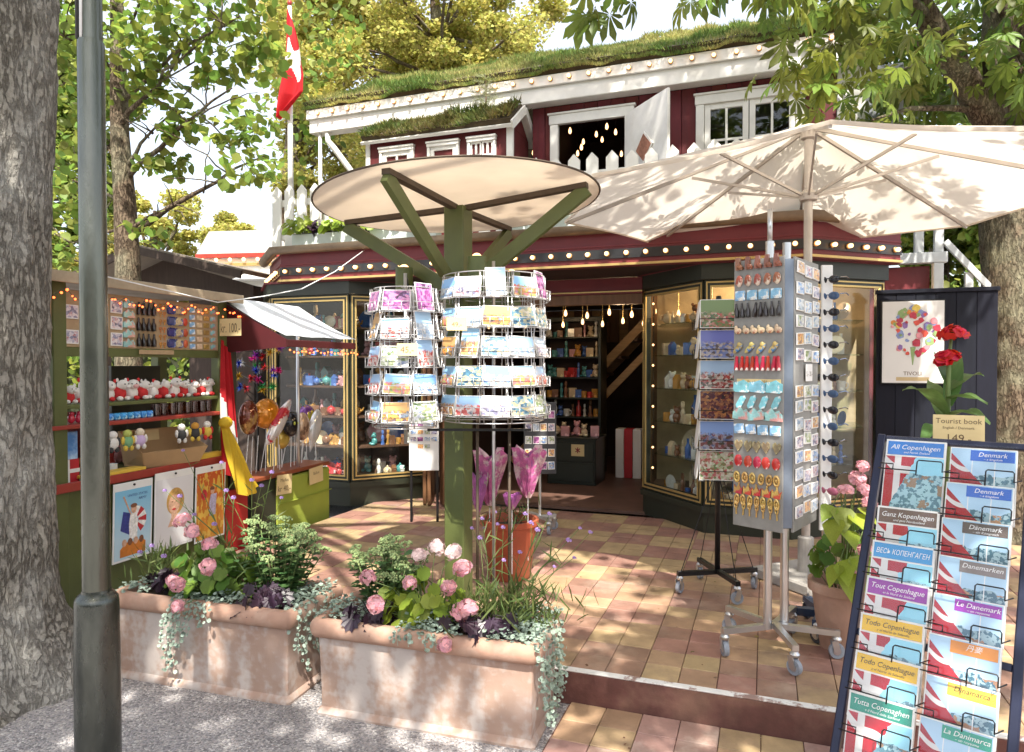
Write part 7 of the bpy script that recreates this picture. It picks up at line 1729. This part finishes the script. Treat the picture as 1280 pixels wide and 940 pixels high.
def stock(M, z, pts, where, kinds=KINDS, cols=range(8), sc=(.9,1.3)):
    for (x, y, rz) in pts:
        k = rnd.choice(kinds); c = rnd.choice(list(cols))
        new(NAM[k], goods(k,c), None, M @ MT(x,y,z) @ RZ(rz+rnd.uniform(-.5,.5)) @ MS(rnd.uniform(*sc)), label='%s %s %s' % (g_cols[c][0], {'mug':'glazed mug','plate':'display plate','figurine':'guard figurine','bear':'toy bear','bottle':'bottle','carton':'gift box','teapot':'teapot','house':'model house'}[k], where), cat=CAT[k], group='%s %ss %s' % (g_cols[c][0], CAT[k], where))
def line_pts(a, b, n, rz):
    return [(a[0]+(b[0]-a[0])*(k+.5)/n, a[1]+(b[1]-a[1])*(k+.5)/n+rnd.uniform(-.05,.05), rz) for k in range(n)]
m_shelf = mat('dark_shelf_wood', (.10,.05,.03), .5, var=.25)
m_glasssh = glass('glass_shelf', (.86,.93,.90), .05, .06)
LV = ('lowest','second','third','fourth','fifth','top')
for i, z in enumerate((.405,.74,1.06,1.38,1.70,2.0)):
    if i:
        q = MB(); q.prism([(-3.0,.55),(-2.66,.13),(-1.83,.13),(-1.29,.70),(-1.29,1.12),(-3.0,1.12)], z-.018, z); q.build('display_shelf', m_shelf, shop)
        q = MB(); q.prism([(1.22,.74),(1.80,.13),(2.40,.13),(3.05,.66),(3.05,1.2),(1.22,1.2)], z-.010, z); q.build('glass_shelf', m_glasssh, shop)
    stock(SHOP, z+.0005, line_pts((-2.62,.26),(-1.86,.26),13,0)+line_pts((-1.72,.34),(-1.38,.74),8,R(-45)), 'on the %s shelf of the dark display window' % LV[i], sc=(.6,1.0))
    stock(SHOP, z+.0005, line_pts((-2.8,.55),(-1.6,.65),9,0), 'at the back of the %s shelf in the dark display window' % LV[i], sc=(1.0,1.5))
    stock(SHOP, z+.0005, line_pts((1.32,.76),(1.76,.28),8,R(45))+line_pts((1.84,.26),(2.38,.26),7,0)+line_pts((2.5,.34),(2.9,.68),7,R(-45)), 'on the %s glass shelf of the cream display window' % LV[i], cols=(0,1,1,3,3,4,6), sc=(.6,1.05))
    stock(SHOP, z+.0005, line_pts((1.5,.85),(2.7,.85),6,0), 'at the back of the %s glass shelf in the cream display window' % LV[i], cols=(1,3,3,4,0), sc=(1.1,1.6))
stock(ST, .8858, [(-.45+.11*k,.22+.06*(k%2),0) for k in range(9)], 'on the counter inside the stall', ('carton','mug','bear','house'), (0,1,2,3,6), (.8,1.1))
stock(ST, .8858, [(-.40+.10*k,.46+.05*(k%2),0) for k in range(17)], 'at the back of the stall counter', ('carton','bottle','bear','figurine'), (1,2,3,4,6,7), (.8,1.2))
# lamps inside the bays; the one in the dark window is added
def lamp_point(parent, p, w, name='lamp_light'):
    l = bpy.data.lights.new(name, 'POINT'); l.energy = w; l.color = (1.0,.70,.40); l.shadow_soft_size = .05
    o = bpy.data.objects.new(name, l); COL.objects.link(o); o.parent = parent; o.location = p
dl = thing('bay_lamp', SHOP @ MT(-2.2,.7,2.455), 'small lamp added to light the dark display window', 'lamp'); q = MB(); q.lathe([(.05,0),(.05,-.03),(.03,-.04)],14,closed=True); q.build('housing', m_gold, dl); new('lamp_bulb', hang_me, dl, MT(0,0,-.035)); lamp_point(dl,(0,0,-.16),2.5)
dl = thing('bay_lamp', SHOP @ MT(2.15,.7,2.455), 'small lit lamp on the ceiling of the cream display window', 'lamp'); q = MB(); q.lathe([(.05,0),(.05,-.03),(.03,-.04)],14,closed=True); q.build('housing', m_gold, dl); new('lamp_bulb', hang_me, dl, MT(0,0,-.035)); lamp_point(dl,(0,0,-.16),20)
sl = thing('light_strip', SHOP @ MT(1.21,.72,.5), 'upright string of warm bulbs inside the cream display window', 'light string')
q = MB(); q.tube([(0,0,0),(0,0,1.8)], .004, 5); q.build('cable', m_ink, sl)
for k in range(9): new('bulb', bulb_me, sl, MT(0,-.006,.1+k*.2) @ MS(.6))

# ------------------------------------------------------------------ inside the shop
ch = thing('drawer_chest', SHOP @ MT(*(sz(714,560,1.9)[0],1.9,T+.004)), 'dark green drawer chest with a cream notice inside the doorway', 'chest')
zt = sz(714,549,1.9)[1]-T; m_dgreen = mat('dark_green_paint', (.018,.026,.02), .35, var=.15)
q = MB(); q.cbox(-.30,.30,0,.5,0,zt,.006); q.build('carcass', m_dgreen, ch)
for k in range(2):
    q = MB(); q.cbox(-.28,.28,-.016,-.001,.04+k*(zt-.06)/2,.02+(k+1)*(zt-.06)/2,.004); d_ = q.build('drawer', m_dgreen, ch)
    q = MB(); q.sph((-.20,-.03,.04+(k+.6)*(zt-.06)/2),.013,8,6); q.build('knob', m_card, d_, smooth=True)
q = MB(); q.cbox(-.32,.32,-.03,.52,zt,zt+.02,.004); q.build('top', m_dgreen, ch)
no_ = sign(SHOP @ MT(sz(722,563,1.87)[0],1.876,sz(722,563,1.87)[1]), .16, .14, [], 'cream notice with a dark red crossed emblem on the chest', cat='notice', name='notice')
for a0 in (35,-35,90): q = MB(); q.cbox(-.035,.035,-.0026,-.0018,-.006,.006,.0002, RY(R(a0))); q.build('emblem_stroke', mat('dark_red_ink',(.25,.02,.03),.5), no_)
zc = T+.004+zt+.0205; sc_ = sz(714,560,1.9)[0]
stock(SHOP, zc, [(sc_-.24,2.05,0),(sc_-.10,2.0,.3),(sc_+.02,2.1,0),(sc_+.13,2.02,.2),(sc_+.24,2.1,0),(sc_-.02,2.25,0),(sc_-.2,2.3,0)], 'on top of the dark green chest', ('mug','carton','teapot','bear'), (1,1,7,3), (.9,1.2))
su = thing('shelf_unit', SHOP @ MT(sz(712,470,2.7)[0],2.7,T+.004), 'dark tall shelf unit full of souvenirs inside the shop', 'shelf unit')
q = MB(); q.cbox(-.42,-.38,0,.35,0,2.0,.004); q.build('side', m_dgreen, su); q = MB(); q.cbox(.38,.42,0,.35,0,2.0,.004); q.build('side', m_dgreen, su); q = MB(); q.cbox(-.38,.38,.33,.35,0,2.0,.003); q.build('back', m_interior, su); q = MB(); q.cbox(-.44,.44,-.02,.36,2.0,2.06,.004); q.build('cornice', m_dgreen, su)
sx_ = sz(712,470,2.7)[0]
for i, z in enumerate((.05,.75,1.0,1.27,1.54,1.8)):
    q = MB(); q.cbox(-.378,.378,.01,.328,z-.02,z,.003); q.build('shelf', m_dgreen, su)
    stock(SHOP, T+.0045+z, [(sx_-.32+.08*k,2.83+rnd.uniform(-.03,.05),0) for k in range(9)], 'on the %s board of the tall shop shelf' % LV[i], ('bear','figurine','carton','mug','bottle'), range(8), (.8,1.15))
# stair with two pale stringers
stt = thing('stair', SHOP @ MT(0,3.2,T+.004), 'pale wooden stair rising to the right inside the shop', 'stair')
def stp(px, py): s_, z_ = sz(px,py,3.2); return (s_,0,z_-T-.004)
a_, b__ = stp(742,472), stp(802,408); d_ = ((b__[0]-a_[0]), (b__[2]-a_[2])); 
e0 = (a_[0]-d_[0]*(a_[2]/d_[1]), 0, 0.0); e1 = (a_[0]+d_[0]*1.6, 0, a_[2]+d_[1]*1.6)
for yy in (0,.7): q = MB(); q.bar((e0[0],yy,.05),(e1[0],yy,e1[2]),.04,.11); q.build('stringer', m_palewood, stt)
q = MB(); q.bar((e0[0]+.42,-.02,.05),(e1[0]+.42,-.02,e1[2]),.04,.09); q.build('handrail', m_palewood, stt)
for k in range(9):
    f = (k+.5)/10; q = MB(); x = e0[0]+(e1[0]-e0[0])*f; z = e1[2]*f; q.cbox(x-.11,x+.11,.03,.67,z-.02,z+.02,.003); q.build('tread', m_shelf, stt)
rb_ = thing('striped_cartons', SHOP @ MT(sz(785,560,2.6)[0],2.6,T+.004), 'red and white striped cartons stacked under the stair', 'cartons')
for k in range(3): q = MB(); q.cbox(-.16+.11*k,-.055+.11*k,0,.2,0,.62,.004); q.build('carton', m_card if k % 2 == 0 else mat('flag_card_red',(.5,.02,.03),.5), rb_)
# hanging lamps behind the door header
for r_, (t_, z_) in enumerate(((1.15,2.17),(1.9,2.12))):
    gl_ = thing('lamp_garland', SHOP @ MT(.2,t_,CEIL), 'row of small warm lamps hung across the %s' % ('shop doorway' if r_ == 0 else 'shop ceiling further in'), 'lamp garland')
    q = MB(); q.cbox(-1.3,1.3,-.012,.012,-.016,0,.002); q.build('rail', m_brownwood, gl_)
    for k in range(11):
        x = -1.2+k*.24; dz = -(CEIL-z_)+.03*(k%2); c = MB(); c.tube([(x,0,-.012),(x,0,dz)], .004, 5); cc = c.build('cord', m_gold, gl_); new('lamp_bulb', hang_me, cc, MT(x,0,dz))
    lamp_point(gl_, (-.5,-.05,-.34), 2.2); lamp_point(gl_, (.6,-.05,-.34), 2.2)
# folding door leaves and picture panel at the left of the doorway
fd = thing('folded_door', SHOP @ MT(-1.18,.50,T+.004), 'brown folded door leaves with steel hinges at the doorway', 'door')
for k, (x, rz) in enumerate(((0,-62),(.10,-70),(.20,-58))):
    q = MB(); q.cbox(0,.34,-.018,.018,.01,2.02,.005, MT(x,0,0) @ RZ(R(rz))); lf = q.build('door_leaf', m_brownwood, fd)
    for z in (.25,1.0,1.75): q = MB(); q.tube([(x,-.01,z),(x,-.01,z+.12)], .014, 10); q.build('hinge', m_chrome, lf)
pp = at(530,548,6.35)
pn = thing('notice_board', MT(pp.x,6.35,T), 'white panel pinned with little pictures beside the folded doors', 'panel')
zz0, zz1 = at(530,588,6.35).z-T, at(530,508,6.35).z-T
q = MB(); q.cbox(-.135,.135,-.008,.008,zz0,zz1,.002); q.build('board', m_card, pn)
for k in range(2): q = MB(); q.tube([(-.12+.24*k,.02,0),(-.12+.24*k,.02,zz1)], .012, 8); q.build('leg', m_blackmetal, pn)
q = MB(); q.box(-.03,.03,-.001,.001,0,.045); sm_ = [q.mesh('small_print', m_) for m_ in pk_m]
for i in range(4):
    for j in range(4):
        if i == 0 and j in (0,3): continue
        new('small_picture', sm_[(i*3+j) % 6], None, MT(pp.x,6.35,T) @ MT(-.095+.063*j,-.0105,zz0+.20+.065*i) @ RY(rnd.uniform(-.06,.06)), label='little picture pinned on the white panel, row %s' % LV[i], cat='picture', group='little pictures on the white panel')
dpz = at(675,535,6.0); ds = thing('dark_card_stand', MT(dpz.x,6.0,T), 'dark rolling stand of small pictures inside the doorway', 'stand')
castor_base(ds, 4, .16, R(30), m_chrome, m_tyre, .125)
q = MB(); q.cbox(-.14,.14,-.01,.01,.50,1.12,.003); q.build('board', mat('slate_board',(.05,.05,.055),.6), ds); q = MB(); q.tube([(0,.02,.12),(0,.02,1.1)], .012, 8); q.build('pole', m_chrome, ds)
for i in range(5):
    for j in range(4): new('small_picture', sm_[(i+j*2) % 6], None, MT(dpz.x,6.0,T) @ MT(-.10+.066*j,-.0125,.54+.11*i) @ RY(rnd.uniform(-.06,.06)) @ MS(.95,1,1.5), label='little picture on the dark rolling stand, row %s' % LV[i], cat='picture', group='little pictures on the dark stand')

# ------------------------------------------------------------------ dark fence with the flower poster
df = thing('dark_fence', SHOP @ MT(3.12,.42,0), 'tall dark navy board fence between shop and chestnut', 'fence')
m_dnavy = mat('dark_navy_boards', (.009,.010,.018), .75, spec=.25, var=.25, stretch=(5,5,.5), objrand=.15)
for k in range(6): q = MB(); q.cbox(.0+k*.145,.143+k*.145,0,.022,0,2.20,.003); q.build('board', m_dnavy, df)
q = MB(); q.cbox(-.01,.88,-.015,.04,2.201,2.235,.004); q.build('cap_rail', m_dnavy, df)
fp = thing('flower_poster', SHOP @ MT(3.385,.395,1.445), 'white framed poster of a watercolour flower bunch on the dark fence', 'poster')
q = MB(); q.cbox(-.235,.235,0,.022,0,.70,.003); q.build('frame', m_blackmetal, fp)
q = MB(); q.box(-.225,.225,-.003,-.0005,.012,.688); q.build('print', mat('poster_paper',(.72,.71,.68),.3,var=.04,coat=.4), fp)
fcol = [mat('wash_'+n,c,.4,var=.3,scale=40) for n,c in (('crimson',(.45,.04,.07)),('scarlet',(.6,.08,.05)),('rose',(.62,.25,.28)),('orange',(.65,.25,.05)),('yellow',(.7,.52,.1)),('violet',(.24,.14,.36)),('blue',(.22,.28,.5)),('green',(.25,.36,.14)))]
rg2 = random.Random(21)
for k in range(58):
    a = rg2.uniform(0,6.28); r_ = .17*math.sqrt(rg2.random()); cx, cz = r_*math.cos(a)*1.05, .44+r_*math.sin(a)*1.15; s_ = rg2.uniform(.012,.034)
    c = 7 if k % 5 == 4 else rg2.choice((0,0,1,1,2,3,4,5,6)); n_ = rg2.randrange(6,10)
    flatshape(fp, [(s_*(1+.35*rg2.uniform(-1,1))*math.cos(2*math.pi*i/n_), s_*(1+.35*rg2.uniform(-1,1))*math.sin(2*math.pi*i/n_)) for i in range(n_)], fcol[c], -.0034-.0001*k, 'painted_flower', cx, cz)
for k in range(7): flatshape(fp, [(-.003,0),(.003,0),(.004+.006*(k-3),.15),(-.001+.006*(k-3),.15)], fcol[7], -.0033-.00005*k, 'painted_stem', .0, .16)
text('TIVOLI', fp, 0, -.004, .075, .045, m_inkbrown); q = MB(); q.box(-.12,.12,-.0045,-.0032,.03,.06); q.build('caption_band', mat('caption_tan',(.55,.42,.22),.5), fp)

# ------------------------------------------------------------------ flower boxes on the shop roof edge
m_mint = mat('mint_white_box', (.62,.68,.64), .6, var=.08)
def roof_box(s0, s1, label, n):
    bxo = thing('flower_box', SHOP @ MT((s0+s1)/2,-.085,2.822), label, 'flower box'); w = (s1-s0)/2
    q = MB(); q.cbox(-w,w,-.0,.13,0,.14,.005); q.build('trough', m_mint, bxo); q = MB(); q.box(-w+.01,w-.01,.01,.12,.13,.146); q.build('soil', m_earth, bxo)
    k = 0; x = s0+.1
    while x < s1-.05:
        b = SHOP @ Vector((x,-.03,2.965)); lab = label.split(' flower box')[0]
        if k % 2: heuchera(b, 'dark purple leaved plant number %s along the %s box' % (('one','two','three','four','five','six')[k//2], lab), 22, .10, .085, .10)
        else: geranium(b, 'bright green leafy plant number %s along the %s box' % (('one','two','three','four','five','six')[k//2], lab), 36, .17, .20, gerl_me, [], .085)
        x += .25; k += 1
roof_box(-2.42,-.75,'long mint flower box on the roof edge behind round parasol',0)
roof_box(.0,1.15,'short mint flower box on the roof edge between the parasols',0)

# ------------------------------------------------------------------ hedges closing the view between the trunks, and one added behind the viewer
def hedge(name, M, L_, D_, H_, label, n, m, size=.13):
    t = thing(name, M, label, 'hedge'); q = MB(); q.box(-L_/2+.2,L_/2-.2,.2,D_-.2,0,H_-.25); q.build('inner_twigs', mat('hedge_core',(.03,.035,.015),.95), t)
    P = np.stack([rng.uniform(-L_/2,L_/2,n), np.where(rng.random(n)<.6, rng.uniform(-.05,.25,n), rng.uniform(0,D_,n)), H_*rng.random(n)],1); P[:,2] += .18*np.sin(P[:,0]*2.3)+.12*np.sin(P[:,0]*5.1+1)
    X = rng.normal(size=(n,3)); X[:,2] -= .2; N = rng.normal(size=(n,3)); N[:,1] -= .6; N[:,2] += .6
    v, f = scatter(heart_v, heart_f, P, X, N, rng.uniform(size*.6,size*1.3,n)); new('foliage', np_mesh('foliage', v, f, m), t, kind='stuff')
hedge('hedge', MT(-9.5,13.5,0) @ RZ(R(4)), 13, 1.6, 2.6, 'broad green hedge seen beneath the stall roof', 9000, m_leaf_l)
hedge('hedge', MT(9.6,10.2,0) @ RZ(R(-12)), 9, 1.6, 2.9, 'green hedge behind the chestnut trunk', 8000, m_leaf_l)
hedge('hedge', MT(0,-11,0) @ RZ(R(180)), 40, 2.0, 4.6, 'tall unseen hedge added behind the viewer to darken the glass', 9000, m_leaf_l, .3)  # out of view, added to darken glass reflections and cut sky light

# fallen leaves and litter on the paving
n = 170; Pf = []
for k in range(n):
    if k < 110: w = TER @ Vector((rnd.uniform(-.3,3.2), rnd.uniform(.05,2.4), T+.004))
    elif k < 140: w = TER @ Vector((rnd.uniform(.05,1.6), rnd.uniform(-.9,-.03), .023))
    else: w = Vector((rnd.uniform(-2.2,.2), rnd.uniform(2.2,2.85), .006))
    Pf.append(tuple(w))
Pf = np.array(Pf); X = rng.normal(size=(n,3)); X[:,2] *= .12; N = np.tile([0,0,1.],(n,1))+rng.normal(size=(n,3))*.18
v, f = scatter(heart_v, heart_f, Pf, X, N, np.where(rng.random(n)<.75, rng.uniform(.008,.018,n), rng.uniform(.02,.038,n)))
new('fallen_leaves', np_mesh('fallen_leaves', v, f, mat('dry_leaf', (.20,.12,.05), .8, island=True, objrand=.6)), kind='stuff', label='dry leaf scraps scattered over the terrace tiles', cat='leaves')
